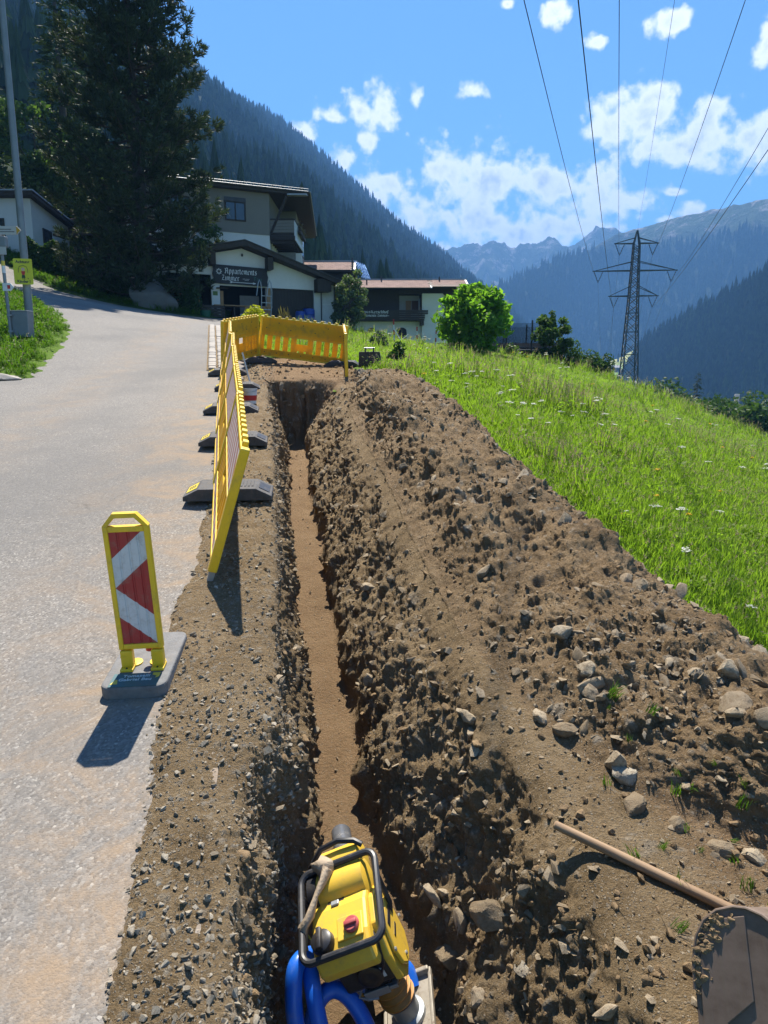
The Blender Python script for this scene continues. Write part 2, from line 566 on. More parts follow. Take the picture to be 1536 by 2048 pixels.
# ---- materials of the land
def mat_asphalt():
    m, N, b = newmat('asphalt')
    tc = N.n('ShaderNodeTexCoord').outputs['Object']
    big = N.n('ShaderNodeTexNoise', {'Vector': tc, 'Scale': 0.35, 'Detail': 6.0, 'Roughness': 0.6}).outputs[0]
    med = N.n('ShaderNodeTexNoise', {'Vector': tc, 'Scale': 5.0, 'Detail': 5.0, 'Roughness': 0.7}).outputs[0]
    vo = N.n('ShaderNodeTexVoronoi', {'Vector': tc, 'Scale': 80.0})
    c = N.ramp(vo.outputs['Color'], [(0.0, (0.10, 0.094, 0.086)), (0.45, (0.175, 0.163, 0.147)), (0.8, (0.25, 0.232, 0.207)), (1.0, (0.46, 0.43, 0.38))])
    c = N.mix(N.maprange(med, 0.35, 0.7, 0.0, 0.45), c, (0.165, 0.158, 0.148))
    c = N.mix(N.maprange(big, 0.42, 0.66, 0.0, 0.55), c, (0.125, 0.121, 0.115))
    # ochre soil carried over the lane beside the trench and along the wheel tracks
    sp = N.n('ShaderNodeSeparateXYZ', {0: tc})
    w = N.math('ADD', sp.outputs[0], N.math('MULTIPLY', sp.outputs[1], 0.15))
    near = N.maprange(w, -2.4, -0.8, 0.0, 0.9)
    tr = N.maprange(N.math('ABSOLUTE', N.math('ADD', w, 3.6)), 0.0, 0.9, 0.45, 0.0)
    dust = N.math('MAXIMUM', near, tr)
    st = N.n('ShaderNodeTexNoise', {'Vector': tc, 'Scale': 1.7, 'Detail': 9.0, 'Roughness': 0.78, 'Distortion': 0.6}).outputs[0]
    dust = N.math('MULTIPLY', dust, N.maprange(st, 0.4, 0.68, 0.05, 1.0))
    c = N.mix(dust, c, (0.27, 0.195, 0.125))
    # fine cracks
    cr = N.n('ShaderNodeTexVoronoi', {'Vector': N.vmath('ADD', tc, N.vmath('MULTIPLY', N.n('ShaderNodeTexNoise', {'Vector': tc, 'Scale': 1.5, 'Detail': 4.0}).outputs['Color'], (0.9, 0.9, 0.0)).outputs[0]).outputs[0], 'Scale': 0.33}, feature='DISTANCE_TO_EDGE')
    ck = N.math('MULTIPLY', N.maprange(cr.outputs['Distance'], 0.0, 0.008, 1.0, 0.0), N.maprange(big, 0.56, 0.66, 0.0, 0.4))
    c = N.mix(ck, c, (0.05, 0.048, 0.045))
    setin(N, b, color=c, rough=0.9, spec=0.3)
    n1 = N.n('ShaderNodeTexNoise', {'Vector': tc, 'Scale': 160.0, 'Detail': 3.0}).outputs[0]
    h = N.math('ADD', N.math('MULTIPLY', vo.outputs['Distance'], -0.6), n1)
    h = N.math('SUBTRACT', h, N.math('MULTIPLY', ck, 2.0))
    setin(N, b, normal=N.n('ShaderNodeBump', {'Height': h, 'Strength': 0.55, 'Distance': 0.006}).outputs[0])
    return m


def mat_soil(name, c_dark, c_mid, c_light, stone=(0.33, 0.285, 0.22)):
    m, N, b = newmat(name)
    tc = N.n('ShaderNodeTexCoord').outputs['Object']
    at = N.n('ShaderNodeAttribute', attribute_name='stone').outputs['Fac']
    gr = N.n('ShaderNodeAttribute', attribute_name='grit').outputs['Fac']
    cl = N.n('ShaderNodeAttribute', attribute_name='clay').outputs['Fac']
    n1 = N.n('ShaderNodeTexNoise', {'Vector': tc, 'Scale': 3.1, 'Detail': 8.0, 'Roughness': 0.7}).outputs[0]
    n2 = N.n('ShaderNodeTexNoise', {'Vector': tc, 'Scale': 38.0, 'Detail': 6.0, 'Roughness': 0.75}).outputs[0]
    nn = N.math('ADD', N.math('MULTIPLY', n1, 0.55), N.math('MULTIPLY', n2, 0.45))
    c = N.ramp(nn, [(0.33, c_dark), (0.5, c_mid), (0.66, c_light)])
    c = N.mix(N.math('MULTIPLY', cl, N.maprange(n2, 0.3, 0.6, 0.25, 0.9)), c, (0.235, 0.138, 0.073))
    # small chips of rock in the soil
    vo = N.n('ShaderNodeTexVoronoi', {'Vector': tc, 'Scale': 62.0})
    vr = N.n('ShaderNodeSeparateColor', {0: vo.outputs['Color']})
    chip = N.math('MULTIPLY', N.maprange(vo.outputs['Distance'], 0.22, 0.34, 1.0, 0.0), N.math('LESS_THAN', vr.outputs[0], N.math('ADD', 0.10, N.math('MULTIPLY', gr, 0.45))))
    vo2 = N.n('ShaderNodeTexVoronoi', {'Vector': tc, 'Scale': 150.0})
    vr2 = N.n('ShaderNodeSeparateColor', {0: vo2.outputs['Color']})
    chip2 = N.math('MULTIPLY', N.maprange(vo2.outputs['Distance'], 0.25, 0.4, 1.0, 0.0), N.math('LESS_THAN', vr2.outputs[0], N.math('ADD', 0.12, N.math('MULTIPLY', gr, 0.4))))
    k = N.math('MAXIMUM', N.math('MAXIMUM', chip, chip2), at)
    sc = N.ramp(vr.outputs[1], [(0.0, [q * 0.62 for q in stone]), (0.6, stone), (1.0, [min(1, q * 1.35) for q in stone])])
    sc = N.mix(N.maprange(n2, 0.35, 0.65, 0.0, 0.45), sc, c)
    c = N.mix(k, c, sc)
    setin(N, b, color=c, rough=0.95, spec=0.15)
    n3 = N.n('ShaderNodeTexNoise', {'Vector': tc, 'Scale': 110.0, 'Detail': 7.0, 'Roughness': 0.75}).outputs[0]
    h = N.math('ADD', N.math('MULTIPLY', n2, 1.5), N.math('MULTIPLY', n3, 0.7))
    h = N.math('ADD', h, N.math('MULTIPLY', chip, 0.6))
    setin(N, b, normal=N.n('ShaderNodeBump', {'Height': h, 'Strength': 1.0, 'Distance': 0.03}).outputs[0])
    return m


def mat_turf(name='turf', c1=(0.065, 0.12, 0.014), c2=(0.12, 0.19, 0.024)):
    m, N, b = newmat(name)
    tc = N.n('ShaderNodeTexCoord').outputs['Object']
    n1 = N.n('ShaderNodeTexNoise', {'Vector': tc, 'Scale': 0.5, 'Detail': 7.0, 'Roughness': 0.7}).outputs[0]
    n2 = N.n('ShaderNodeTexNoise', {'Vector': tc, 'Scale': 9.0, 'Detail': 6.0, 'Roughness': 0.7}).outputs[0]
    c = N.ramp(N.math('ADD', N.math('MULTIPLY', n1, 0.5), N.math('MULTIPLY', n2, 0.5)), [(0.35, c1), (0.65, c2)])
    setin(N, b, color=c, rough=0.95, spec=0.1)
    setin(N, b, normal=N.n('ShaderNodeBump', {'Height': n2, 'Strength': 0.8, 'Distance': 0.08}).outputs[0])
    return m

M_ASPH = mat_asphalt()
M_SOIL = mat_soil('soil', (0.135, 0.092, 0.046), (0.25, 0.176, 0.094), (0.36, 0.27, 0.16))
M_HEAP = mat_soil('spoil', (0.135, 0.091, 0.047), (0.25, 0.172, 0.094), (0.36, 0.265, 0.156))
M_TURF = mat_turf()

# ---- road: one wide sheet, covered along its edges by verge, soil and meadow
xs = np.r_[np.arange(-46, -12, 0.8), np.arange(-12, 0.1, 0.18)]
ys = np.r_[np.arange(-3, 12, 0.2), np.arange(12, 62, 0.6)]
X, Y = np.meshgrid(xs, ys)
X = np.minimum(X, trench_x(Y) - 0.68)          # ends under the soil verge
Z = G(X, Y) + 0.006 * fbm(P3(X, Y) * 0.9, 3)
road = link('road', mesh_np('road', np.stack([X, Y, Z], -1), grid_faces(*X.shape), M_ASPH))
tag(road, 'grey asphalt lane climbing past the trench and bending left', kind='structure')

# ---- excavated ground: verge, trench and the heap share one survey grid
def lerp_profile(y, table):
    ys_, vs_ = zip(*table)
    return np.interp(y, ys_, vs_)

# y stations
yst = [0.9]
while yst[-1] < 19.2:
    yst.append(yst[-1] + (0.014 if 14.3 < yst[-1] < 15.2 else max(0.0125, 0.0042 * yst[-1])))
yst = np.array(yst)
TR_END = 14.45

def profile(y):
    """cross-section (w, h) polyline of the dug ground at station y, relative to the ground"""
    near = float(1 - sstep(2.6, 4.4, y))
    far = float(sstep(10.5, 13.2, y))
    D = 1.24
    aL = -1.30 + 0.06 * near + 0.12 * float(1 - sstep(1.6, 3.4, y))
    lipL = -0.40 - 0.12 * far - 0.15 * float(1 - sstep(2.9, 3.6, y))
    fr = 0.18 + 0.25 * near + 0.05 * far
    lipR = 0.74 + 0.10 * near + 0.12 * far
    toeL = float(lerp_profile(y, [(0, 3.6), (1.5, 3.4), (2.2, 2.6), (2.6, 1.8), (3.0, 1.22), (3.4, 0.98), (4.2, 0.86), (5.2, 0.62), (7, 0.56), (12.5, 0.62), (14, 1.15), (20, 1.5)]))
    toeR = float(lerp_profile(y, [(0, 6.2), (2.5, 4.6), (3.0, 3.9), (3.6, 3.45), (4.5, 3.1), (5.5, 2.95), (7.1, 2.7), (9.0, 2.65), (10.9, 2.6), (12.5, 2.4), (14.0, 2.0), (15.2, 1.75), (20, 1.75)]))
    hh = float(lerp_profile(y, [(0, 0.5), (2, 0.52), (4, 0.56), (6, 0.60), (9, 0.62), (11, 0.58), (13, 0.50), (14.3, 0.28), (15.2, 0.05), (16, 0.0)]))
    toeL = max(toeL, lipR + 0.06)
    mid = toeL + (toeR - toeL) * 0.52
    pts = [(aL - 0.25, -0.10), (aL, -0.02), (aL + 0.22, 0.015), (-0.75, 0.02), (lipL - 0.06, 0.0), (lipL, -0.035), (lipL + 0.08, -0.38), (-0.205 - 0.22 * float(1 - sstep(2.9, 3.7, y)), -D * 0.9), (-0.18 - 0.19 * float(1 - sstep(2.9, 3.7, y)), -D),
           (0, -D - 0.01), (fr, -D), (fr + 0.03, -D * 0.72), (fr + (lipR - fr) * 0.42, -D * 0.44), (lipR - 0.05, -0.09), (lipR + 0.05, -0.0), (toeL, 0.02),
           (toeL + (mid - toeL) * 0.42, hh * 0.60), (mid - 0.16, hh * 0.95), (mid + 0.18, hh), (mid + (toeR - mid) * 0.55, hh * 0.62), (toeR, -0.03), (toeR + 0.3, -0.22)]
    return np.array(pts)

# fixed split of the columns so that grid lines follow the same feature along the trench
SEG_N = [5, 8, 22, 18, 4, 22, 34, 6, 10, 10, 6, 26, 34, 6, 18, 40, 34, 14, 30, 24, 8]
rows = []
for y in yst:
    p = profile(y)
    line = []
    for k, n in enumerate(SEG_N):
        t = np.linspace(0, 1, n, endpoint=False)[:, None]
        line.append(p[k] * (1 - t) + p[k + 1] * t)
    line.append(p[-1:])
    rows.append(np.concatenate(line))
PR = np.array(rows)                                # (ny, ncol, 2)
ncol = PR.shape[1]
cs = np.cumsum([0] + SEG_N)
HEAP_C0 = int(cs[15]) - 2                           # first column of the heap
W = PR[..., 0].copy(); H = PR[..., 1].copy()
# soften the polyline corners
for _ in range(5):
    H[:, 1:-1] = 0.25 * H[:, :-2] + 0.5 * H[:, 1:-1] + 0.25 * H[:, 2:]
    W[:, 1:-1] = 0.25 * W[:, :-2] + 0.5 * W[:, 1:-1] + 0.25 * W[:, 2:]
YY = np.broadcast_to(yst[:, None], W.shape).copy()
colidx0 = np.arange(ncol)[None, :] + 0 * YY
# end of the trench: the floor rises to the surface in a steep face
# dug part only, with a ragged lip
endk = sstep(TR_END, TR_END + 0.42, YY + 0.30 * fbm(P3(W * 2.2, YY * 0, H * 2.0), 3, seed=5))
dug = (W > -0.62) & (W < 1.2)
H = np.where(dug & (H < 0.0), H * (1 - endk), H)
# spilled ridge along the trench side of the heap, a dip behind it, and a wavering crest
_lw = W - W[:, int(cs[14])][:, None]
_far = sstep(4.0, 5.4, YY) * sstep(14.6, 13.2, YY) * (colidx0 >= cs[14])
H = H + _far * (0.13 * (0.8 + 0.7 * fbm(P3(YY * 0.9, YY * 0), 3, seed=101)) * np.exp(-((_lw - 0.40) / 0.17) ** 2) - 0.07 * np.exp(-((_lw - 0.82) / 0.22) ** 2))
H = H + sstep(0.15, 0.4, H) * (0.12 * fbm(P3(YY * 0.75, W * 0.9), 3, seed=103))
W = W + np.where((H < -0.7) & (np.abs(W) < 0.6), 0.05 * fbm(P3(YY * 1.6, np.sign(W) * 5.0), 3, seed=107), 0.0)
# wander of the trench line
WX = 0.035 * fbm(P3(YY * 0.8, YY * 0, YY * 0), 3, seed=3)
X = trench_x(YY) + W + WX
base = G(X, YY)
Z = base + H
Pn = np.stack([X, YY, Z], -1)
# surface normals for displacement
def grid_normals(Q):
    du = np.gradient(Q, axis=1); dv = np.gradient(Q, axis=0)
    n = np.cross(du, dv)
    return n / (np.linalg.norm(n, axis=-1, keepdims=True) + 1e-9)
Nn = grid_normals(Pn)
floor = np.clip(1 - np.abs(H + 1.24) / 0.10, 0, 1) * (np.abs(W) < 0.5)
wall = sstep(-0.05, -0.25, H) * (1 - floor)
colidx = np.arange(ncol)[None, :] + 0 * YY
heap = sstep(-0.08, 0.28, W - W[:, int(cs[14])][:, None]) * np.maximum(sstep(0.0, 0.12, H), sstep(3.8, 5.6, YY)) * (colidx >= cs[12])
verge = ((W < -0.38) & (H > -0.2)).astype(float)
rightbench = (colidx >= cs[13]) * sstep(0.22, 0.02, H) * sstep(0.3, 0.5, W) * sstep(4.6, 3.2, YY)
amp1 = 0.02 + 0.085 * wall + 0.105 * heap
d1 = fbm(Pn * np.array([2.6, 2.6, 2.6]), 5, 0.55, seed=11)
d2 = fbm(Pn * 11.0, 4, 0.6, seed=21)
d3 = fbm(Pn * 34.0, 3, 0.6, seed=31)
disp = amp1 * d1 + (0.010 + 0.022 * wall + 0.022 * heap) * d2 * (1 - 0.6 * floor) + (0.007 + 0.022 * heap + 0.016 * wall) * d3
# clods and stones standing out of the face
stone = np.zeros_like(W)
for sc_, am, thr, sd, ws, hs, vs in ((4.6, 0.060, 0.06, 41, 1.0, 0.7, 0.0), (10.0, 0.032, 0.08, 51, 1.0, 0.8, 0.08), (21.0, 0.018, 0.24, 61, 0.9, 1.0, 0.5), (38.0, 0.011, 0.42, 71, 0.9, 1.0, 1.0)):
    f1, rid = worley(Pn * sc_ + 0.35 * d2[..., None], sd)
    dome = np.sqrt(np.clip(1 - (f1 / 0.52) ** 2, 0, 1)) * (rid < thr)
    k = np.clip(ws * wall + hs * heap + vs * verge + 0.5 * rightbench, 0, 1) * (1 - floor)
    disp = disp + am * dome * k
    stone = np.maximum(stone, (dome > 0.5) * (rid < thr * (0.12 + 0.30 * verge + 0.10 * wall)) * np.clip(k * 1.5, 0, 1))
disp *= (1 - 0.5 * floor)
# spade and rake marks down the walls
sl_ = np.stack([W * 7 + YY * 2.4, YY * 6.5 - H * 3.2, H * 1.6], -1)
disp += (wall * 0.045 + 0.024 * heap) * fbm(sl_, 4, 0.6, seed=77)
disp += heap * 0.022 * np.clip(fbm(Pn * np.array([4.5, 4.5, 4.5]) + 0.6 * d1[..., None], 4, 0.6, seed=79), -0.6, 0.6)
edge = sstep(-1.62, -1.25, W)
disp = disp * (1 - 0.55 * rightbench)
disp = np.where(W < -0.8, disp * 0.5, disp)
Pn = Pn + Nn * disp[..., None]
# ragged run-out over the asphalt
rag = 0.10 * fbm(P3(X * 1.3, YY * 1.3), 4, 0.6, seed=81)
AL = np.array([profile(y_)[1, 0] for y_ in yst])[:, None] + 1.30
Pn[..., 2] -= sstep(-0.98, -1.25, W - AL + rag) * 0.06
Pn[..., 2] -= 0.0
grit = np.clip(verge * (0.55 + 0.7 * fbm(P3(X * 1.1, YY * 1.1), 3, seed=91)) + 0.55 * rightbench + 0.12 + 0.15 * wall, 0, 1)
clay = np.clip(floor * 0.7 + sstep(13.9, 14.6, YY) * sstep(-0.9, -0.5, W) * (1 - sstep(0.9, 1.4, W)) * 0.7 + 0.55 * rightbench * sstep(0.0, 0.5, fbm(P3(X * 1.4, YY * 1.4), 3, seed=95)), 0, 1)
F = grid_faces(*W.shape)
VN = grid_normals(Pn)
VN *= np.sign(VN[..., 2:3].mean())
fc = F[:, 0] % ncol
def sub_mesh(name, keep, mat):
    ff = F[keep]
    used, inv = np.unique(ff, return_inverse=True)
    me = mesh_np(name, Pn.reshape(-1, 3)[used], inv.reshape(-1, 4), mat, True,
                 dict(stone=stone.ravel()[used], grit=grit.ravel()[used], clay=clay.ravel()[used]))
    me.normals_split_custom_set_from_vertices(VN.reshape(-1, 3)[used])
    return me
dugland = link('excavated_ground', sub_mesh('excavated_ground', fc < HEAP_C0, M_SOIL))
tag(dugland, 'bare gravelly verge and the narrow trench cut into brown soil', kind='structure')
heap_o = link('spoil_heap', sub_mesh('spoil_heap', fc >= HEAP_C0, M_HEAP))
tag(heap_o, 'long brown heap of dug soil and stones between the trench and the meadow', 'soil heap')

SX = X.copy()
def soil_point(i, j):
    return Pn[i, j], Nn[i, j]

# ---- meadow and left verge sheets
def sheet(name, poly, step, lift, mat, jag=0.25, ylim=None, extra=None):
    poly = np.array(poly, float)
    x0, y0 = poly.min(0) - 0.5; x1, y1 = poly.max(0) + 0.5
    X, Y = np.meshgrid(np.arange(x0, x1, step), np.arange(y0, y1, step))
    sd = poly_sd(X, Y, poly) + jag * fbm(P3(X, Y) * (0.9 / max(step, 0.3)), 3, seed=3)
    Zs = G(X, Y) + lift * sstep(-0.25, 0.35, sd) - 0.12 * sstep(0.0, -0.45, sd) + 0.05 * fbm(P3(X, Y) * 0.6, 3, seed=9) * sstep(0, 1, sd)
    if extra is not None: Zs = Zs + extra(X, Y, sd)
    F = grid_faces(*X.shape)
    keep = (sd.ravel()[F] > -0.5).any(1)
    ff = F[keep]
    used, inv = np.unique(ff, return_inverse=True)
    V = np.stack([X, Y, Zs], -1).reshape(-1, 3)
    o = link(name, mesh_np(name, V[used], inv.reshape(-1, 4), mat))
    return o

MEADOW_POLY = [(3.6, -3.5), (2.6, 1.0), (2.4, 4.0), (1.6, 7.0), (1.0, 10.5), (0.4, 13.0), (-0.35, 14.6), (-0.45, 16.6), (-0.9, 18.2), (-3.0, 18.9), (-3.7, 20.5), (-4.6, 26), (-5.6, 32), (-4.9, 37), (-3.4, 44), (-2, 60), (2, 86), (66, 88), (66, -3.5)]
meadow = sheet('meadow', MEADOW_POLY, 0.34, 0.05, M_TURF)
tag(meadow, 'sloping hay meadow right of the soil heap', kind='structure')
VERGE_POLY = [(-7.4, 15.2), (-7.9, 16.4), (-8.35, 18.2), (-8.75, 19.6), (-9.2, 21.2), (-10.3, 23.4), (-12.2, 26.2), (-15.4, 29.6), (-24, 38), (-36, 47), (-60, 47), (-60, 8), (-16, 6), (-9.2, 13.2)]
verge_o = sheet('grass_verge', VERGE_POLY, 0.18, 0.09, M_TURF)
tag(verge_o, 'grassy corner of the road with the lamp post', kind='structure')
BANK_POLY = [(-9.6, 42.6), (-11.2, 40.6), (-13.9, 39.6), (-17.6, 39.9), (-21.5, 42.6), (-27, 49.5), (-36, 58), (-60, 70), (-60, 120), (60, 120), (60, 62), (-2, 62), (-9, 47)]
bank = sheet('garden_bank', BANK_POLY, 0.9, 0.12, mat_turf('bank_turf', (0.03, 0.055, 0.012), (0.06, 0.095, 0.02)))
tag(bank, 'shaded grass bank across the road', kind='structure')
# ================================================================== VALLEY AND MOUNTAINS
def mat_mountain(name, forest, rock, grass, zlo, zhi, fs=0.02):
    """forest below, alpine grass and rock above"""
    m, N, b = newmat(name)
    tc = N.n('ShaderNodeTexCoord').outputs['Object']
    sp = N.n('ShaderNodeSeparateXYZ', {0: tc})
    n1 = N.n('ShaderNodeTexNoise', {'Vector': tc, 'Scale': fs * 0.35, 'Detail': 9.0, 'Roughness': 0.68}).outputs[0]
    n2 = N.n('ShaderNodeTexNoise', {'Vector': tc, 'Scale': fs * 2.5, 'Detail': 8.0, 'Roughness': 0.72}).outputs[0]
    n3 = N.n('ShaderNodeTexNoise', {'Vector': N.vmath('MULTIPLY', tc, (1, 1, 0.22)).outputs[0], 'Scale': fs * 1.3, 'Detail': 8.0, 'Roughness': 0.75}).outputs[0]
    hz = N.math('ADD', sp.outputs[2], N.math('MULTIPLY', N.math('SUBTRACT', n1, 0.5), (zhi - zlo) * 2.2))
    k = N.maprange(hz, zlo, zhi)
    fcol = N.ramp(n2, [(0.35, [q * 0.6 for q in forest]), (0.65, [q * 1.4 for q in forest])])
    gcol = N.ramp(n2, [(0.35, [q * 0.75 for q in grass]), (0.65, [q * 1.25 for q in grass])])
    rk = N.maprange(n3, 0.5, 0.6)
    hi = N.mix(rk, gcol, N.ramp(n3, [(0.45, [q * 0.6 for q in rock]), (0.75, [q * 1.3 for q in rock])]))
    # bare gullies run down into the forest
    gul = N.math('MULTIPLY', N.maprange(n3, 0.63, 0.69), N.maprange(n1, 0.45, 0.6))
    c = N.mix(k, N.mix(gul, fcol, rock), hi)
    setin(N, b, color=c, rough=1.0, spec=0.05)
    h = N.math('ADD', n2, N.math('MULTIPLY', n3, 0.8))
    setin(N, b, normal=N.n('ShaderNodeBump', {'Height': h, 'Strength': 1.0, 'Distance': 0.35 / fs}).outputs[0])
    return m

M_FORESTFLOOR = paint('forest_floor', (0.022, 0.032, 0.014), 1.0, var=0.4, scale=0.08, spec=0.05)
M_VALLEY = mat_turf('valley_turf', (0.07, 0.12, 0.025), (0.15, 0.19, 0.05))

# valley ground
def V_z(x, y):
    x = np.asarray(x, float); y = np.asarray(y, float)
    d = np.hypot(x, y)
    z = -26 + 22 * sstep(350, 1500, d) + 40 * sstep(1400, 4000, d)
    q = x * 0.95 - y * 0.30           # distance right of our own slope's foot line
    z = z + 6 * fbm(P3(x, y) / 220.0, 3, seed=2)
    return z - 6 * sstep(0, 300, q) 
def own_slope(x, y):
    """hillside under the village: falls to the valley on the right"""
    return G(np.clip(x, -45, 62), np.clip(y, -4, 84))
xs = np.r_[np.linspace(-2600, -120, 40), np.arange(-110, 130, 5.0), np.linspace(136, 2600, 70)]
ys = np.r_[np.linspace(-400, -20, 10), np.arange(-15, 130, 5.0), np.linspace(136, 5200, 110)]
X, Y = np.meshgrid(xs, ys)
inn = np.minimum(np.minimum(X + 45, 62 - X), np.minimum(Y + 4, 84 - Y))
own = own_slope(X, Y) - 0.45 - 3.0 * sstep(9, 5, np.abs(X)) * sstep(24, 20, Y)
out_k = sstep(0, 90, -inn)
Zv = np.where(inn > 0, own, own * (1 - out_k) + V_z(X, Y) * out_k)
Zv = Zv - 1.2 * sstep(20, -2, -inn) * 0
Zv_all = Zv; xs_v, ys_v = xs, ys
valley = link('valley', mesh_np('valley', np.stack([X, Y, Zv], -1), grid_faces(*X.shape), M_VALLEY))
tag(valley, 'valley floor with pale hay fields', kind='structure')

# left mountainside: 36 degree forest slope whose foot runs ahead and a little right
SL_DIR = (sin(R(17.2)), cos(R(17.2)))
def left_mtn(t, q):
    """t along the foot line, q distance uphill (plan); returns xyz"""
    fx, fy = -21.0, 52.0
    px = fx + t * SL_DIR[0] - q * SL_DIR[1]
    py = fy + t * SL_DIR[1] + q * SL_DIR[0]
    z0 = np.interp(t, [-200, -60, 0, 60, 200, 600, 1400], [22, 14, 6, 2, -12, -14, 10])
    prof = 0.60 * np.minimum(q, 60) + 0.80 * np.maximum(q - 60, 0)
    n = 26 * fbm(P3(px, py) / 150.0, 5, 0.5, seed=4) + 10 * fbm(P3(t + 0 * q, 0 * q) / 60.0, 3, seed=6)
    z = z0 + prof + n * sstep(20, 160, q)
    return np.stack([px, py, z], -1)
t_ = np.linspace(-420, 1500, 240); q_ = np.linspace(-30, 620, 110)
T, Q = np.meshgrid(t_, q_)
LM = left_mtn(T, Q)
lm = link('mountain', mesh_np('mountain', LM, grid_faces(*T.shape), M_FORESTFLOOR))
tag(lm, 'steep forested mountainside on the left', kind='structure')

def ridge_mountain(name, ridge, run, base, mat, rough, spur, seed, label, nt=260, ns=90, jag=0.0, back=0.6, side=None):
    """a mountain with its real crest line, a face towards the valley and a back"""
    ridge = np.array(ridge, float)
    L = np.r_[0, np.cumsum(np.hypot(*np.diff(ridge[:, :2], axis=0).T))]
    tt = np.linspace(0, L[-1], nt)
    rx, ry, rz = (np.interp(tt, L, ridge[:, k]) for k in range(3))
    rz = rz + jag * ridged(P3(tt / 55.0, tt * 0), 4, seed=seed) - jag * 0.4
    ss = np.r_[-np.linspace(back, 0.02, ns // 4), np.linspace(0, 1, ns)]
    S_, Tt = np.meshgrid(ss, tt)
    RX, RY, RZ = (np.broadcast_to(a[:, None], S_.shape) for a in (rx, ry, rz))
    dirx, diry = run
    X = RX + dirx * S_; Y = RY + diry * S_
    f = np.where(S_ >= 0, 1 - (1 - (1 - S_) ** 1.12), 1 + S_ * 1.1)
    Zm = base + (RZ - base) * f
    amp = sstep(0.0, 0.25, np.abs(S_)) * (1 - 0.5 * np.clip(S_, 0, 1))
    sp = ridged(P3(Tt / spur + 0.12 * fbm(P3(X / 400, Y / 400), 3, seed=seed), S_ * 0.6), 4, seed=seed + 3)
    Zm = Zm + amp * rough * (sp - 0.4) + amp * rough * 0.5 * fbm(P3(X, Y) / 90.0, 5, 0.55, seed=seed + 9)
    o = link(name, mesh_np(name, np.stack([X, Y, Zm], -1), grid_faces(*X.shape), mat))
    tag(o, label, kind='structure')
    return np.stack([X, Y, Zm], -1), S_

M_MTN1 = mat_mountain('mountain_forest_alp', (0.022, 0.036, 0.018), (0.27, 0.26, 0.24), (0.07, 0.095, 0.04), 350, 430, 0.02)
M_MTN2 = mat_mountain('mountain_rock', (0.02, 0.032, 0.018), (0.26, 0.25, 0.24), (0.06, 0.08, 0.04), 200, 420, 0.012)
L1 = [(110.14, 1753.13, 132.05), (199.65, 1813.67, 184.36), (275.07, 1872.89, 229.46), (390.7, 1984.98, 285.54), (469.65, 2042.97, 324.06), (580.28, 2101.52, 365.57), (681.41, 2162.74, 421.51), (739.15, 2165.37, 435.71), (791.55, 2116.4, 445.89), (854.15, 2066.5, 450.99), (912.54, 2017.41, 460.51), (940.63, 1965.98, 457.4), (973.52, 1914.47, 453.81), (1043.94, 1814.22, 461.65), (1090.14, 1608.48, 449.07), (1150, 1200, 430), (1250, 800, 420)]
L2 = [(-138.87, 3024.13, 404.85), (25.35, 3134.18, 449.92), (173.24, 3139.96, 481.08), (236.62, 3149.58, 533.01), (300.0, 3154.59, 560.02), (342.25, 3156.13, 568.33), (405.63, 3155.36, 564.17), (458.45, 3159.21, 584.94), (500.7, 3156.13, 568.33), (553.52, 3155.36, 564.17), (616.9, 3156.9, 572.48), (690.85, 3161.13, 595.33), (743.66, 3158.44, 580.79), (807.04, 3156.13, 568.33), (859.86, 3164.98, 616.1), (923.24, 3172.68, 657.65), (976.06, 3167.68, 630.64), (1039.44, 3159.98, 589.1), (1187.32, 3151.51, 543.4), (1440.85, 3143.81, 501.85)]
L3 = [(-191.55, 4202.01, 724.0), (-50.7, 4212.28, 779.39), (0.0, 4218.44, 812.63), (33.8, 4223.57, 840.33), (70.42, 4226.65, 856.94), (104.23, 4221.52, 829.25), (174.65, 4209.71, 765.54), (230.99, 4203.04, 729.54), (371.83, 4186.61, 640.91)]
LR = [(338, 1075, -26), (342, 1030, 4), (345, 1000, 28), (349.23, 974.57, 46.87), (362.54, 926.39, 61.31), (378.31, 878.75, 78.6), (395.49, 830.96, 95.12), (405.63, 782.49, 107.97), (417.58, 714.34, 124.41), (436.06, 635.69, 139.04), (460, 500, 150), (490, 300, 165)]
G1, S1 = ridge_mountain('mountain', L1, (-330, -560), 0, M_MTN1, 60, 170.0, 5, 'broad blue forested mountain with an alpine crest on the right', jag=5)
G2, S2 = ridge_mountain('mountain', L2, (60, -900), 60, M_MTN2, 150, 120.0, 15, 'jagged rocky range closing the valley', nt=420, jag=22)
G3, S3 = ridge_mountain('mountain', L3, (0, -700), 300, M_MTN2, 160, 110.0, 25, 'small distant peak behind the forest slope', nt=160, jag=26)
GR, SR = ridge_mountain('hill', LR, (-80, -235), -30, M_FORESTFLOOR, 14, 60.0, 35, 'dark spruce hill across the valley on the right', nt=160, ns=60, back=0.8)

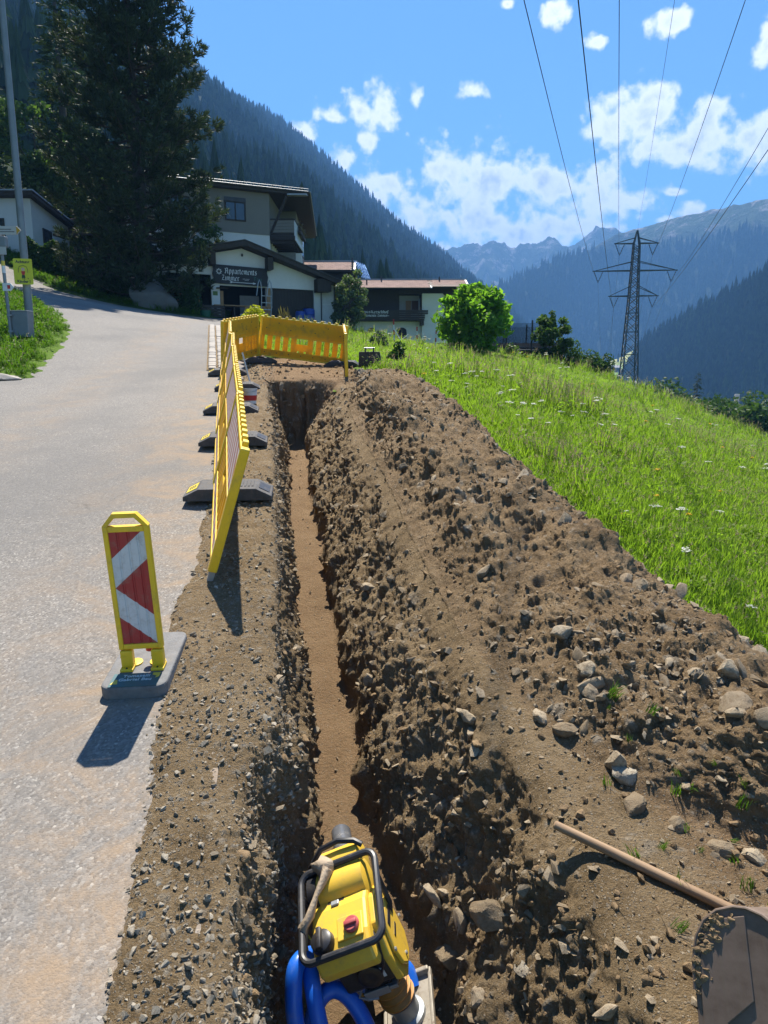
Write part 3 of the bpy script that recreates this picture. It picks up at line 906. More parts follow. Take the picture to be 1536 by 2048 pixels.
# hay fields and barns far down the valley
_hp = [(327, 1171, 11.8), (483, 1334, 67.2), (337, 912, -16.6), (255, 891, -17.4)]
uu, vv = np.meshgrid(np.linspace(0, 1, 40), np.linspace(0, 1, 40))
HF = sum(np.array(q)[None, None, :] * w_[..., None] for q, w_ in zip(_hp, ((1 - uu) * (1 - vv), uu * (1 - vv), uu * vv, (1 - uu) * vv)))
HF[..., 2] += 2.5 * fbm(P3(HF[..., 0], HF[..., 1]) / 60.0, 3, seed=12) + 1.0
def mat_field():
    m, N, b = newmat('hay_field')
    tc = N.n('ShaderNodeTexCoord').outputs['Object']
    n1 = N.n('ShaderNodeTexNoise', {'Vector': tc, 'Scale': 0.012, 'Detail': 4.0}).outputs[0]
    n2 = N.n('ShaderNodeTexNoise', {'Vector': tc, 'Scale': 0.15, 'Detail': 6.0}).outputs[0]
    c = N.mix(N.maprange(n1, 0.44, 0.56), (0.17, 0.27, 0.06), (0.33, 0.33, 0.13))
    c = N.mix(N.maprange(n2, 0.4, 0.7, 0.0, 0.3), c, (0.12, 0.18, 0.05))
    setin(N, b, color=c, rough=1.0, spec=0.05)
    return m
tag(link('field', mesh_np('field', HF, grid_faces(40, 40), mat_field())), 'pale green and straw coloured hay fields far down the valley', kind='structure')
M_BARN = paint('barn_wood', (0.10, 0.075, 0.055), 0.9); M_BROOF = paint('barn_roof', (0.34, 0.33, 0.32), 0.6)
for k, (x, y, z, s_, lb) in enumerate(((293.7, 1019, 13.2, 1.0, 'left one of the tiny barns on the far hay field'), (305, 998, 11.5, 1.1, 'middle one of the tiny barns on the far hay field'), (322, 1010, 16.0, 1.0, 'right one of the tiny barns on the far hay field'), (243.5, 711, -4.0, 0.9, 'pale roofed barn at the foot of the dark spruce hill'))):
    o = empty('barn', (x, y, z - 1.5), (0, 0, R(12 * k - 10))); o.scale = (s_, s_, s_)
    tag(o, lb, 'barn', 'barns far down the valley')
    b = MB(); b.box((-6, -4, -2), (6, 4, 4.5)); b.build('wall', M_BARN, o)
    b = MB(); b.prism([(-5, 4.2), (0, 7.4), (5, 4.2), (5, 4.6), (0, 7.8), (-5, 4.6)], 'x', -7, 7); b.build('roof', M_BROOF, o)

# spruce variants for the woods
def conifer_mesh(name, seed, mat, tiers=7, seg=8, h=1.0, r=0.17):
    rd = random.Random(seed)
    mb = MB()
    for i in range(tiers):
        z0 = h * (0.06 + 0.88 * i / tiers)
        z1 = min(h, z0 + h * 0.26)
        rr = r * (1 - i / (tiers + 0.4)) ** 0.85 * rd.uniform(0.85, 1.15)
        vs = [(rd.uniform(-0.01, 0.01), rd.uniform(-0.01, 0.01), z1)]
        a0 = rd.uniform(0, 6)
        for k in range(seg * 2):
            a = a0 + pi * k / seg
            q = rr * (rd.uniform(0.85, 1.2) if k % 2 == 0 else rd.uniform(0.5, 0.68))
            vs.append((q * cos(a), q * sin(a), z0 - (0.02 * h if k % 2 == 0 else -0.015 * h)))
        fs = [(0, 1 + k, 1 + (k + 1) % (seg * 2)) for k in range(seg * 2)]
        mb.add(vs, fs)
    return mb.mesh(name, mat)

M_SPRUCE = leafmat('spruce_needles', (0.020, 0.036, 0.015), (0.048, 0.072, 0.024), trans=0.15, rough=0.7)
M_LARCH = leafmat('larch_needles', (0.035, 0.06, 0.016), (0.065, 0.095, 0.026), trans=0.2, rough=0.7)
CONI = [conifer_mesh('spruce_kind_%d' % k, 100 + k, M_SPRUCE, 7, 7, 1.0, 0.15 + 0.02 * (k % 3)) for k in range(5)] + [conifer_mesh('larch_kind', 120, M_LARCH, 6, 7, 1.0, 0.2)]

def forest_on(name, grid, n, hmin, hmax, mask, label, seed, larch=0.12):
    rg = np.random.default_rng(seed)
    nr, nc = grid.shape[:2]
    a = np.linalg.norm(np.cross(grid[1:, :-1] - grid[:-1, :-1], grid[:-1, 1:] - grid[:-1, :-1]), axis=-1)
    a = a * mask[:-1, :-1]
    pr = (a / a.sum()).ravel()
    ci = rg.choice(len(pr), n, p=pr)
    i, j = ci // (nc - 1), ci % (nc - 1)
    u, v = rg.random(n)[:, None], rg.random(n)[:, None]
    p = grid[i, j] * (1 - u) * (1 - v) + grid[i + 1, j] * u * (1 - v) + grid[i, j + 1] * (1 - u) * v + grid[i + 1, j + 1] * u * v
    hgt = rg.uniform(hmin, hmax, n)
    wid = hgt * rg.uniform(0.8, 1.15, n)
    p[:, 2] -= 0.6
    rot = np.stack([rg.normal(0, 0.02, n), rg.normal(0, 0.02, n), rg.uniform(0, 6.28, n)], -1)
    lt = (fbm(p / 90.0, 2, seed=seed) > 0.25) & (rg.random(n) < larch * 3)
    idx = np.where(lt, 5, rg.integers(0, 5, n))
    return scatter(name, p, rot, np.stack([wid, wid, hgt], -1), idx, CONI, label)

mk = ((Q > 6) & (np.hypot(LM[..., 0], LM[..., 1]) > 125)).astype(float) * np.where(T < 900, 1.0, 0.6) * np.where(T < 350, 1.3, 1.0)
forest_on('forest', LM, 17000, 15, 27, mk, 'dense spruce forest on the left mountainside', 3)
forest_on('forest', GR, 7000, 14, 25, (SR > -0.15).astype(float) * 1.0, 'dark spruce forest on the hill across the valley', 4)
_sp = [(298.4, 1005, 11.5, 17), (310, 1020, 16.5, 15), (322.5, 972, 17, 14), (350, 1085, 28, 16), (368, 1120, 36, 15), (340, 1000, 12, 13)]
for k, (x, y, z, h_) in enumerate(_sp):
    o = link('spruce_tree', CONI[k % 3], None, (x, y, z)); o.scale = (h_ * 1.1, h_ * 1.1, h_)
    tag(o, 'tiny dark spruce standing alone on the far hay fields', 'tree', 'single spruces on the far hay fields')
forest_on('forest', G1, 9000, 17, 30, (S1 > -0.02).astype(float) * (G1[..., 2] < 360 + 60 * fbm(G1 / 200.0, 3, seed=8)).astype(float), 'far forest on the blue mountain', 5, 0.05)

# valley air
hz = MB().box((-2900, -420, -60), (2900, 5200, 960))
m = bpy.data.materials.new('valley_haze'); m.use_nodes = True
nt = m.node_tree; nt.nodes.clear(); N = NT(nt)
pv = N.n('ShaderNodeVolumePrincipled', {'Color': (0.20, 0.48, 1.0, 1), 'Density': 2.9e-4, 'Anisotropy': 0.0})
o_ = N.n('ShaderNodeOutputMaterial'); nt.links.new(pv.outputs[0], o_.inputs['Volume'])
m.cycles.homogeneous_volume = True if hasattr(m.cycles, 'homogeneous_volume') else None
haze = hz.build('haze', m)
tag(haze, 'blue summer air in the valley', kind='stuff')
# ================================================================== STONES, GRAVEL, GRASS
def mat_rock(name, c1, c2, dust=0.5):
    m, N, b = newmat(name)
    tc = N.n('ShaderNodeTexCoord').outputs['Object']
    oi = N.n('ShaderNodeObjectInfo')
    tcs = N.vmath('ADD', tc, N.n('ShaderNodeCombineXYZ', {0: N.math('MULTIPLY', oi.outputs['Random'], 31.0), 1: 0.0, 2: 0.0}).outputs[0]).outputs[0]
    n = N.n('ShaderNodeTexNoise', {'Vector': tcs, 'Scale': 2.2, 'Detail': 8.0, 'Roughness': 0.7}).outputs[0]
    c = N.ramp(N.math('ADD', N.math('MULTIPLY', n, 0.5), N.math('MULTIPLY', oi.outputs['Random'], 0.5)), [(0.25, c1), (0.75, c2)])
    g = N.n('ShaderNodeNewGeometry')
    up = N.n('ShaderNodeSeparateXYZ', {0: g.outputs['Normal']}).outputs[2]
    n2 = N.n('ShaderNodeTexNoise', {'Vector': tcs, 'Scale': 3.5, 'Detail': 7.0, 'Roughness': 0.75}).outputs[0]
    k = N.math('MULTIPLY', N.maprange(n2, 0.45, 0.65), dust)
    c = N.mix(k, c, (0.19, 0.132, 0.078))
    setin(N, b, color=c, rough=0.9, spec=0.25)
    n3 = N.n('ShaderNodeTexNoise', {'Vector': tcs, 'Scale': 14.0, 'Detail': 6.0, 'Roughness': 0.7}).outputs[0]
    setin(N, b, normal=N.n('ShaderNodeBump', {'Height': n3, 'Strength': 0.5, 'Distance': 0.12}).outputs[0])
    return m

M_ROCK = mat_rock('schist_stone', (0.21, 0.16, 0.10), (0.42, 0.345, 0.24), 0.75)
M_PEB = mat_rock('grey_gravel', (0.17, 0.145, 0.105), (0.46, 0.41, 0.32), 0.65)
M_CLOD = paint('soil_clod', (0.235, 0.163, 0.092), 0.97, var=0.35, scale=2.0, bump=0.6, bscale=9.0, spec=0.1)

def stone_mesh(name, seed, mat, sub=1, flat=0.65, rough=0.25, cuts=5):
    """angular broken stone: hull of scattered points, worn edges; sub sets how finely"""
    rg = random.Random(seed)
    bm = bmesh.new()
    npt = (11, 15, 20, 26)[min(sub - 1, 3)]
    for _ in range(npt):
        v = Vector((rg.gauss(0, 1), rg.gauss(0, 1), rg.gauss(0, 1))).normalized() * rg.uniform(0.78, 1.12)
        bm.verts.new(v)
    bmesh.ops.convex_hull(bm, input=list(bm.verts))
    bmesh.ops.delete(bm, geom=[v for v in bm.verts if not v.link_faces], context='VERTS')
    if sub >= 2:
        bmesh.ops.bevel(bm, geom=list(bm.edges), offset=0.09 if sub == 2 else 0.07, segments=1, profile=0.5, affect='EDGES')
    if sub >= 3:
        bmesh.ops.triangulate(bm, faces=list(bm.faces))
        bmesh.ops.subdivide_edges(bm, edges=list(bm.edges), cuts=2 if sub == 3 else 3, use_grid_fill=True)
    co = np.array([v.co[:] for v in bm.verts])
    amp = (0.0, 0.045, 0.13, 0.10)[min(sub - 1, 3)] * rough * 5
    if amp:
        co = co + amp * np.stack([fbm(co * 2.6 + seed * 3.1 + 50 * k, 4, 0.6, seed=seed + k) for k in range(3)], -1)
    co = co * np.array([rg.uniform(0.95, 1.3), rg.uniform(0.7, 1.0), flat * rg.uniform(0.8, 1.2)])
    for v, c in zip(bm.verts, co): v.co = c
    bmesh.ops.recalc_face_normals(bm, faces=list(bm.faces))
    me = bpy.data.meshes.new(name); bm.to_mesh(me); bm.free()
    me.materials.append(mat)
    me.polygons.foreach_set('use_smooth', [sub >= 2] * len(me.polygons))
    if sub >= 2:
        try: me.set_sharp_from_angle(angle=R(28))
        except Exception: pass
    return me

PEB = [stone_mesh('pebble_kind_%d' % k, 300 + k, M_PEB, 1, 0.6) for k in range(6)]
CHIP = [stone_mesh('chip_kind_%d' % k, 320 + k, M_ROCK, 1, 0.5) for k in range(5)]
CLOD = [stone_mesh('clod_kind_%d' % k, 340 + k, M_CLOD, 2, 0.85, 0.9) for k in range(5)]

_cell = np.linalg.norm(np.cross(Pn[1:, :-1] - Pn[:-1, :-1], Pn[:-1, 1:] - Pn[:-1, :-1]), axis=-1)
def soil_sample(n, mask, rg, near=1.2):
    w = _cell * mask[:-1, :-1] / np.maximum(YY[:-1, :-1], 1.5) ** near
    pr = (w / w.sum()).ravel()
    ci = rg.choice(len(pr), n, p=pr)
    i, j = ci // (ncol - 1), ci % (ncol - 1)
    u = rg.random((n, 1)); v = rg.random((n, 1))
    p = Pn[i, j] * (1 - u) + Pn[i + 1, j] * u + (Pn[i, j + 1] - Pn[i, j]) * v
    return p, Nn[i, j]

def rand_rot(n, rg):
    return np.stack([rg.normal(0, 0.5, n), rg.normal(0, 0.5, n), rg.uniform(0, 6.28, n)], -1)

rg = np.random.default_rng(11)
def spread(name, n, mask, smin, smax, kinds, label, near=1.2, power=2.6, sink=0.25):
    p, nn = soil_sample(n, mask, rg, near)
    s = smin * (smax / smin) ** (rg.random(n) ** power)
    s = s * np.clip(0.6 + p[:, 1] / 12.0, 0.75, 1.8)
    p = p + nn * (s * (0.5 - sink))[:, None]
    scl = s[:, None] * rg.uniform(0.75, 1.2, (n, 3))
    return scatter(name, p, rand_rot(n, rg), scl, rg.integers(0, len(kinds), n), kinds, label)

vpatch = np.clip(0.5 + 1.0 * fbm(P3(SX * 1.5, YY * 1.5), 3, seed=91), 0.03, 1)
spread('gravel', 27000, ((W < -0.36) & (W > -1.16)) * vpatch, 0.003, 0.025, PEB, 'grey gravel strewn over the verge beside the asphalt', 1.5, 3.4)
spread('gravel', 2200, ((H > -1.0) & (H < -0.02) & (W < 0.9)).astype(float), 0.012, 0.05, CHIP, 'broken rock showing in the trench walls', 1.3, 1.8, 0.35)
spread('gravel', 3000, rightbench * (0.4 + 0.0 * W), 0.005, 0.035, CHIP, 'pale chips on the trodden edge right of the trench', 1.4, 2.4)
hm = ((colidx > HEAP_C0 + 4) & (H > 0.0)).astype(float)
spread('rubble', 15000, hm * np.clip(0.5 + 1.2 * fbm(P3(SX * 0.9, YY * 0.9), 3, seed=61), 0.05, 1), 0.0035, 0.028, CLOD, 'crumbled clods on the soil heap', 1.3, 3.2)
spread('rubble', 9000, hm * np.clip(0.25 + 1.6 * fbm(P3(SX * 0.8, YY * 0.8), 3, seed=63), 0.02, 1), 0.006, 0.04, CHIP, 'small broken stones in the soil heap', 1.3, 2.8)
spread('gravel', 700, (floor > 0.3).astype(float), 0.004, 0.02, CHIP, 'few pebbles on the trench floor', 1.2, 2.5)
spread('rubble', 7000, ((H > -1.22) & (H < 0.02) & (W > -0.55)).astype(float), 0.005, 0.035, CLOD, 'crumbs clinging to the trench walls', 1.3, 2.8)

# single stones one can pick out
def many_stones(n, mask, smin, smax, label, group, kinds, seed, near=0.9):
    r2 = np.random.default_rng(seed)
    p, nn = soil_sample(n, mask, r2, near)
    for k in range(n):
        s = smin * (smax / smin) ** (r2.random() ** 1.6)
        o = link('stone', kinds[int(r2.integers(0, len(kinds)))], None, Vector(p[k]) + Vector(nn[k]) * s * 0.02, Euler((r2.normal(0, 0.6), r2.normal(0, 0.6), r2.uniform(0, 6.28))))
        o.scale = (s * r2.uniform(0.8, 1.3), s * r2.uniform(0.7, 1.0), s * r2.uniform(0.7, 1.05))
        tag(o, label, 'stone', group)
STN = [stone_mesh('stone_kind_%d' % k, 400 + k, M_ROCK, 2, 0.62, 0.22, 7) for k in range(8)]
GRY = [stone_mesh('grey_stone_kind_%d' % k, 430 + k, M_PEB, 2, 0.6, 0.2, 7) for k in range(5)]
many_stones(165, hm, 0.038, 0.115, 'palm-sized dusty brown stone on the soil heap', 'stones on the soil heap', STN, 5)
many_stones(80, ((W < -0.4) & (W > -1.12)).astype(float), 0.02, 0.042, 'small pale grey stone in the gravel verge', 'stones on the gravel verge', GRY, 6, 1.5)
many_stones(36, ((H > -1.0) & (H < -0.05) & (W > 0.2) & (W < 1.0)).astype(float), 0.03, 0.075, 'rough stone stuck in the wall of the trench', 'stones in the trench wall', STN, 7, 1.1)

def soil_z(x, y):
    i = int(np.clip(np.searchsorted(yst, y), 0, len(yst) - 1))
    r = Pn[i]
    o = np.argsort(r[:, 0])
    return float(np.interp(x, r[o, 0], r[o, 2]))
BIGS = [(-0.13, 6.15, -0.16, 0.092, 'pale rounded stone jutting from the right trench wall beside the barrier end'), (1.12, 2.89, -0.2, 0.088, 'large tan block before the heap, above the wooden pole'),
        (1.13, 3.06, -0.16, 0.072, 'pale grey slab just behind the large tan block'), (1.72, 3.25, -0.03, 0.088, 'biggest stone bedded in the near heap by the right edge'),
        (1.08, 3.49, -0.01, 0.066, 'lower one of two stacked stones at the foot of the heap'), (1.1, 3.62, 0.05, 0.066, 'upper one of two stacked stones at the foot of the heap'),
        (0.82, 3.49, -0.05, 0.064, 'squarish tan stone left of the two stacked stones'), (0.93, 3.36, -0.08, 0.074, 'long pale stone right of the squarish tan one'),
        (1.7, 4.54, 0.22, 0.086, 'grey green boulder near the meadow side of the heap'), (0.49, 2.87, -0.76, 0.115, 'largest tan block stuck in the trench wall right of the rammer'),
        (0.33, 3.08, -1.16, 0.10, 'upright block at the trench foot right of the rammer'), (0.57, 2.54, -0.72, 0.052, 'grey stone in the undercut hollow right of the rammer'),
        (0.42, 2.64, -0.97, 0.06, 'whitish wedge of stone low in the trench wall near the bottom edge'), (1.28, 2.79, -0.23, 0.054, 'small tan stone beside the weeds behind the wooden pole'),
        (1.41, 2.67, -0.26, 0.07, 'flat brown block near the right edge behind the wooden pole'), (1.54, 2.65, -0.29, 0.066, 'brown block at the right edge next to the flat one'),
        (0.48, 3.72, -0.13, 0.06, 'pale stone on the trench lip before the heap'), (0.2, 4.57, -0.2, 0.056, 'slim pale stone in the sloping trench wall'),
        (0.2, 7.5, 0.66, 0.066, 'pale grey stone high on the heap above the trench'), (0.52, 7.18, 0.72, 0.06, 'brown stone beside the pale grey one high on the heap'), (1.53, 4.18, 0.21, 0.058, 'flat slab lying below the grey green boulder'),
        (2.14, 4.06, 0.08, 0.092, 'big brown stone on the heap edge by the meadow'), (2.13, 3.83, 0.06, 0.074, 'pale stone below the big brown one by the meadow edge'),
        (-0.88, 2.16, -0.15, 0.028, 'dark grey stone at the asphalt edge near the bottom left')]
for k, (x, y, z, s, lb) in enumerate(BIGS):
    me = stone_mesh('stone', 460 + k, M_PEB if k in (2, 11, 18, 23) else M_ROCK, 3, 0.72, 0.16, 8)
    zz = soil_z(x, y) - 0.1 * s if z > -0.5 else z - 0.07
    o = link('stone', me, None, (x, y, zz), (0.3 * sin(k * 2.1), 0.3 * cos(k * 1.7), k * 1.3)); o.scale = (s, s * 0.95, s)
    tag(o, lb, 'stone')

# ---- grass
M_GRASS = leafmat('meadow_grass', (0.115, 0.185, 0.022), (0.215, 0.285, 0.05), trans=0.6, rough=0.5)
M_GRASSV = leafmat('verge_grass', (0.05, 0.105, 0.014), (0.10, 0.17, 0.024), trans=0.5, rough=0.5)
M_STRAW = leafmat('grass_heads', (0.30, 0.23, 0.15), (0.42, 0.33, 0.24), trans=0.35, tcol=(1.1, 1.0, 0.9))
M_UMBEL = leafmat('umbel_flower', (0.62, 0.64, 0.55), (0.78, 0.78, 0.7), trans=0.4, tcol=(1, 1, 1))
M_YELL = leafmat('yellow_flower', (0.65, 0.42, 0.02), (0.75, 0.55, 0.04), trans=0.3, tcol=(1, 1, 1))

def tuft_mesh(name, seed, mats, n=16, h=0.34, rad=0.085, w=0.0065, lean=0.5, heads=0):
    rd = random.Random(seed)
    mb = MB()
    for k in range(n + heads):
        a = rd.uniform(0, 6.28); r0 = rad * math.sqrt(rd.random())
        bx, by = r0 * cos(a), r0 * sin(a)
        hh = h * rd.uniform(0.55, 1.15) * (1.35 if k >= n else 1)
        la = rd.uniform(0, 6.28); ln = lean * hh * rd.uniform(0.2, 1.0)
        ww = w * rd.uniform(0.7, 1.3)
        px, py = -sin(la) * ww, cos(la) * ww
        pts = []
        for t, q in ((0, 1.0), (0.4, 0.9), (0.75, 0.6), (1.0, 0.08)):
            off = ln * t * t
            z = hh * (t - 0.25 * t * t * (ln / hh))
            c = (bx + cos(la) * off, by + sin(la) * off, z)
            pts.append(((c[0] - px * q, c[1] - py * q, c[2]), (c[0] + px * q, c[1] + py * q, c[2])))
        mb.mi = 0
        vs = [p for pr in pts for p in pr]
        mb.add(vs, [(0, 1, 3, 2), (2, 3, 5, 4), (4, 5, 7, 6)])
        if k >= n:
            mb.mi = 1
            tip = Vector(pts[-1][0])
            for q in range(7):
                b2 = tip + Vector((rd.gauss(0, 0.006), rd.gauss(0, 0.006), -0.075 * rd.random()))
                dv = Vector((rd.gauss(0, 1), rd.gauss(0, 1), 0.8)).normalized() * 0.02
                sv = dv.orthogonal().normalized() * 0.004
                mb.add([b2 - sv, b2 + sv, b2 + dv], [(0, 1, 2)])
    return mb.mesh(name, mats)

def umbel_mesh(name, seed, h=0.55, spread_=0.05, mat=None):
    rd = random.Random(seed); mb = MB(); mb.mi = 0
    mb.tube([(0, 0, 0), (0.01, 0.0, h * 0.5), (0.02, 0.01, h * 0.86)], 0.003, 4, cap=False)
    for k in range(9):
        a = rd.uniform(0, 6.28); r = spread_ * math.sqrt(rd.random())
        e = Vector((0.02 + r * cos(a), 0.01 + r * sin(a), h - 0.25 * r + rd.uniform(-0.008, 0.008)))
        mb.mi = 0
        mb.tube([(0.02, 0.01, h * 0.86), e], 0.0013, 3, cap=False)
        mb.mi = 1
        for q in range(7):
            c = e + Vector((rd.gauss(0, 0.011), rd.gauss(0, 0.011), rd.uniform(0, 0.006)))
            u = Vector((rd.gauss(0, 1), rd.gauss(0, 1), rd.gauss(0, 0.3))).normalized() * 0.008
            w = u.cross(Vector((rd.gauss(0, 0.3), rd.gauss(0, 0.3), 1))).normalized() * 0.008
            mb.add([c - u, c - w, c + u, c + w], [(0, 1, 2, 3)])
    for k in range(4):
        a = rd.uniform(0, 6.28); z = h * rd.uniform(0.1, 0.55); mb.mi = 0
        d1 = Vector((cos(a), sin(a), 0.35)) * 0.12; s1 = Vector((-sin(a), cos(a), 0)) * 0.03
        mb.add([(0, 0, z), d1 * 0.5 + s1 + Vector((0, 0, z)), d1 + Vector((0, 0, z)), d1 * 0.5 - s1 + Vector((0, 0, z))], [(0, 1, 2, 3)])
    return mb.mesh(name, [M_GRASS, mat or M_UMBEL])

def herb_mesh(name, seed, n=22, h=0.3, size=0.05, mat=None):
    rd = random.Random(seed); mb = MB()
    for k in range(n):
        a = rd.uniform(0, 6.28); r = 0.14 * math.sqrt(rd.random()); z = h * rd.uniform(0.1, 1.0)
        c = Vector((r * cos(a), r * sin(a), z))
        d1 = Vector((cos(a) + rd.gauss(0, 0.4), sin(a) + rd.gauss(0, 0.4), rd.uniform(-0.1, 0.7))).normalized() * size * rd.uniform(0.6, 1.3)
        s1 = d1.cross(Vector((0, 0, 1))).normalized() * size * 0.35
        mb.add([c, c + d1 * 0.5 + s1, c + d1, c + d1 * 0.5 - s1], [(0, 1, 2, 3)])
    return mb.mesh(name, mat or M_GRASS)

TUFT = [tuft_mesh('tuft_kind_%d' % k, 500 + k, [M_GRASS, M_STRAW], 28, 0.20 + 0.025 * (k % 3), w=0.005, heads=1 if k == 4 else 0) for k in range(5)]
TUFTH = [tuft_mesh('heads_kind_%d' % k, 520 + k, [M_GRASS, M_STRAW], 8, 0.28, heads=7) for k in range(3)]
UMB = [umbel_mesh('umbel_kind_%d' % k, 540 + k, 0.36 + 0.05 * k) for k in range(4)] + [umbel_mesh('yellow_kind', 560, 0.32, 0.03, M_YELL)]
HERB = [herb_mesh('herb_kind_%d' % k, 570 + k) for k in range(3)]

def meadow_points(n, rg, y0, y1, dmin):
    """points over the part of the meadow that can be seen from the lane"""
    out = []
    while sum(len(o) for o in out) < n:
        y = rg.uniform(y0, y1, n * 2); x = rg.uniform(-6, 30, n * 2)
        ok = (x < 2.5 + 0.62 * y) & (poly_sd(x, y, np.array(MEADOW_POLY)) > dmin)
        out.append(np.stack([x[ok], y[ok]], -1))
    return np.concatenate(out)[:n]

def toe_right(y):
    return trench_x(y) + lerp_profile(y, [(0, 6.2), (2.5, 4.6), (3.0, 3.9), (3.6, 3.45), (4.5, 3.1), (5.5, 2.95), (7.1, 2.7), (9.0, 2.65), (10.9, 2.6), (12.5, 2.4), (14.0, 2.0), (15.2, 1.3), (17.0, 1.9), (17.6, 0.6), (20, -1)])

rg = np.random.default_rng(21)
P_ = np.concatenate([meadow_points(13000, rg, 3.0, 12, 0.0), meadow_points(19000, rg, 10, 24, 0.0), meadow_points(24000, rg, 20, 48, 0.0)])
P_ = P_[P_[:, 0] > toe_right(P_[:, 1]) - 0.12 + 0.12 * rg.random(len(P_))]
n = len(P_)
dist = P_[:, 1]
hvar = 0.85 + 0.35 * fbm(P3(P_[:, 0] * 0.45, P_[:, 1] * 0.45), 3, seed=5)
edge_k = sstep(0.0, 0.5, P_[:, 0] - toe_right(P_[:, 1]))
sc = hvar * (0.6 + 0.4 * edge_k) * rg.uniform(0.75, 1.2, n)
wid = np.clip(0.8 + dist / 22.0, 1.0, 2.4)
scatter('grass', np.c_[P_, G(P_[:, 0], P_[:, 1]) + 0.03], np.stack([rg.normal(0, 0.1, n), rg.normal(0, 0.1, n), rg.uniform(0, 6.28, n)], -1), np.stack([wid, wid, sc], -1), rg.integers(0, 5, n), TUFT, 'tall green hay grass of the meadow')
# flowering patches
fp = np.concatenate([meadow_points(2600, rg, 4, 16, 0.1), meadow_points(2600, rg, 14, 45, 0.3)])
fk = fbm(P3(fp[:, 0] * 0.55, fp[:, 1] * 0.55), 3, seed=15)
fp = fp[(fp[:, 0] > toe_right(fp[:, 1]) + 0.25)]; fk = fbm(P3(fp[:, 0] * 0.55, fp[:, 1] * 0.55), 3, seed=15)
hd = fp[fk > 0.2]; um = fp[(fk < 0.05) & (rg.random(len(fp)) < 0.05)]; hb = fp[(fk > -0.1) & (fk < 0.2) & (rg.random(len(fp)) < 0.5)]
for nm, pp, kinds, lab, s0 in (('grass', hd, TUFTH, 'flowering grass with pinkish seed heads', 1.0), ('wildflowers', um, UMB, 'white umbels and a few yellow flowers in the meadow', 0.8), ('undergrowth', hb, HERB, 'leafy herbs among the meadow grass', 0.75)):
    n = len(pp); s = s0 * rg.uniform(0.8, 1.3, n) * np.clip(0.9 + pp[:, 1] / 40, 1, 1.8)
    scatter(nm, np.c_[pp, G(pp[:, 0], pp[:, 1]) + 0.02], np.stack([rg.normal(0, 0.1, n), rg.normal(0, 0.1, n), rg.uniform(0, 6.28, n)], -1), np.stack([s, s, s], -1), rg.integers(0, len(kinds), n), kinds, lab)
# verge on the left
VT = [tuft_mesh('verge_tuft_kind_%d' % k, 600 + k, [M_GRASSV, M_STRAW], 18, 0.26, heads=1) for k in range(3)] + [herb_mesh('verge_herb_kind', 610, 26, 0.22, 0.05, M_GRASSV)]
x = rg.uniform(-24, -7, 16000); y = rg.uniform(13.5, 38, 16000)
sd = poly_sd(x, y, np.array(VERGE_POLY)) + 0.25 * fbm(P3(x, y) * 2, 2, seed=3)
ok = sd > 0.0
x, y, sd = x[ok], y[ok], sd[ok]; n = len(x)
s = (0.45 + 0.65 * sstep(0, 0.7, sd)) * rg.uniform(0.7, 1.3, n)
scatter('grass', np.c_[x, y, G(x, y) + 0.07], np.stack([rg.normal(0, 0.1, n), rg.normal(0, 0.1, n), rg.uniform(0, 6.28, n)], -1), np.stack([s * 1.4, s * 1.4, s], -1), rg.integers(0, 4, n), VT, 'bright grass round the foot of the lamp post')
# bank under the pine
x = rg.uniform(-34, -10, 9000); y = rg.uniform(39, 56, 9000)
ok = poly_sd(x, y, np.array(BANK_POLY)) > 0.1
x, y = x[ok], y[ok]; n = len(x); s = rg.uniform(0.7, 1.4, n)
scatter('grass', np.c_[x, y, G(x, y) + 0.1], np.stack([0 * x, 0 * x, rg.uniform(0, 6.28, n)], -1), np.stack([s * 1.8, s * 1.8, s], -1), rg.integers(0, 4, n), VT, 'rough grass on the shaded bank')
# weeds on the bare bench by the wooden pole
p, nn = soil_sample(70, ((colidx > cs[13] + 2) & (colidx < HEAP_C0 + 30) & (W > 0.95) & (W < 1.9) & (YY < 3.5)).astype(float), rg, 0)
n = len(p); s = rg.uniform(0.12, 0.34, n)
scatter('weeds', p, np.stack([rg.normal(0, 0.5, n), rg.normal(0, 0.5, n), rg.uniform(0, 6.28, n)], -1), np.stack([s, s, s], -1), rg.integers(0, 3, n), VT, 'trampled grass remnants on the bare soil', kind='stuff')
# ================================================================== WORK SITE
def soil_z(x, y):
    i = int(np.clip(np.searchsorted(yst, y), 0, len(yst) - 1))
    r = Pn[i]
    o = np.argsort(r[:, 0])
    return float(np.interp(x, r[o, 0], r[o, 2]))

M_YEL = paint('yellow_plastic', (0.80, 0.52, 0.02), 0.42, var=0.06, scale=3.0, dirt=0.6, dirtcol=(0.26, 0.18, 0.09))
M_YELP = leafmat('yellow_panel_plastic', (0.84, 0.56, 0.035), (0.86, 0.57, 0.04), trans=0.42, rough=0.4, tcol=(1.1, 0.95, 0.6), dirt=0.55)
M_REDR = paint('red_reflective', (0.38, 0.022, 0.022), 0.35, var=0.12, scale=9.0, dirt=0.35)
M_WHTR = paint('white_reflective', (0.62, 0.62, 0.62), 0.35, var=0.08, scale=9.0, dirt=0.35, dirtcol=(0.25, 0.21, 0.17))
M_RUB = paint('recycled_rubber', (0.075, 0.075, 0.078), 0.85, var=0.3, scale=12.0, bump=0.5, bscale=90.0, dirt=0.55, dirtcol=(0.22, 0.18, 0.135))
M_LBL = paint('yellow_label', (0.66, 0.50, 0.06), 0.5, dirt=0.3)
M_BLK = paint('black_plastic', (0.018, 0.018, 0.02), 0.42, var=0.25, dirt=0.35, dirtcol=(0.16, 0.12, 0.08), scale=8.0)
M_STEEL = paint('galvanised_steel', (0.33, 0.35, 0.36), 0.5, metal=0.6, var=0.15, scale=3.0)
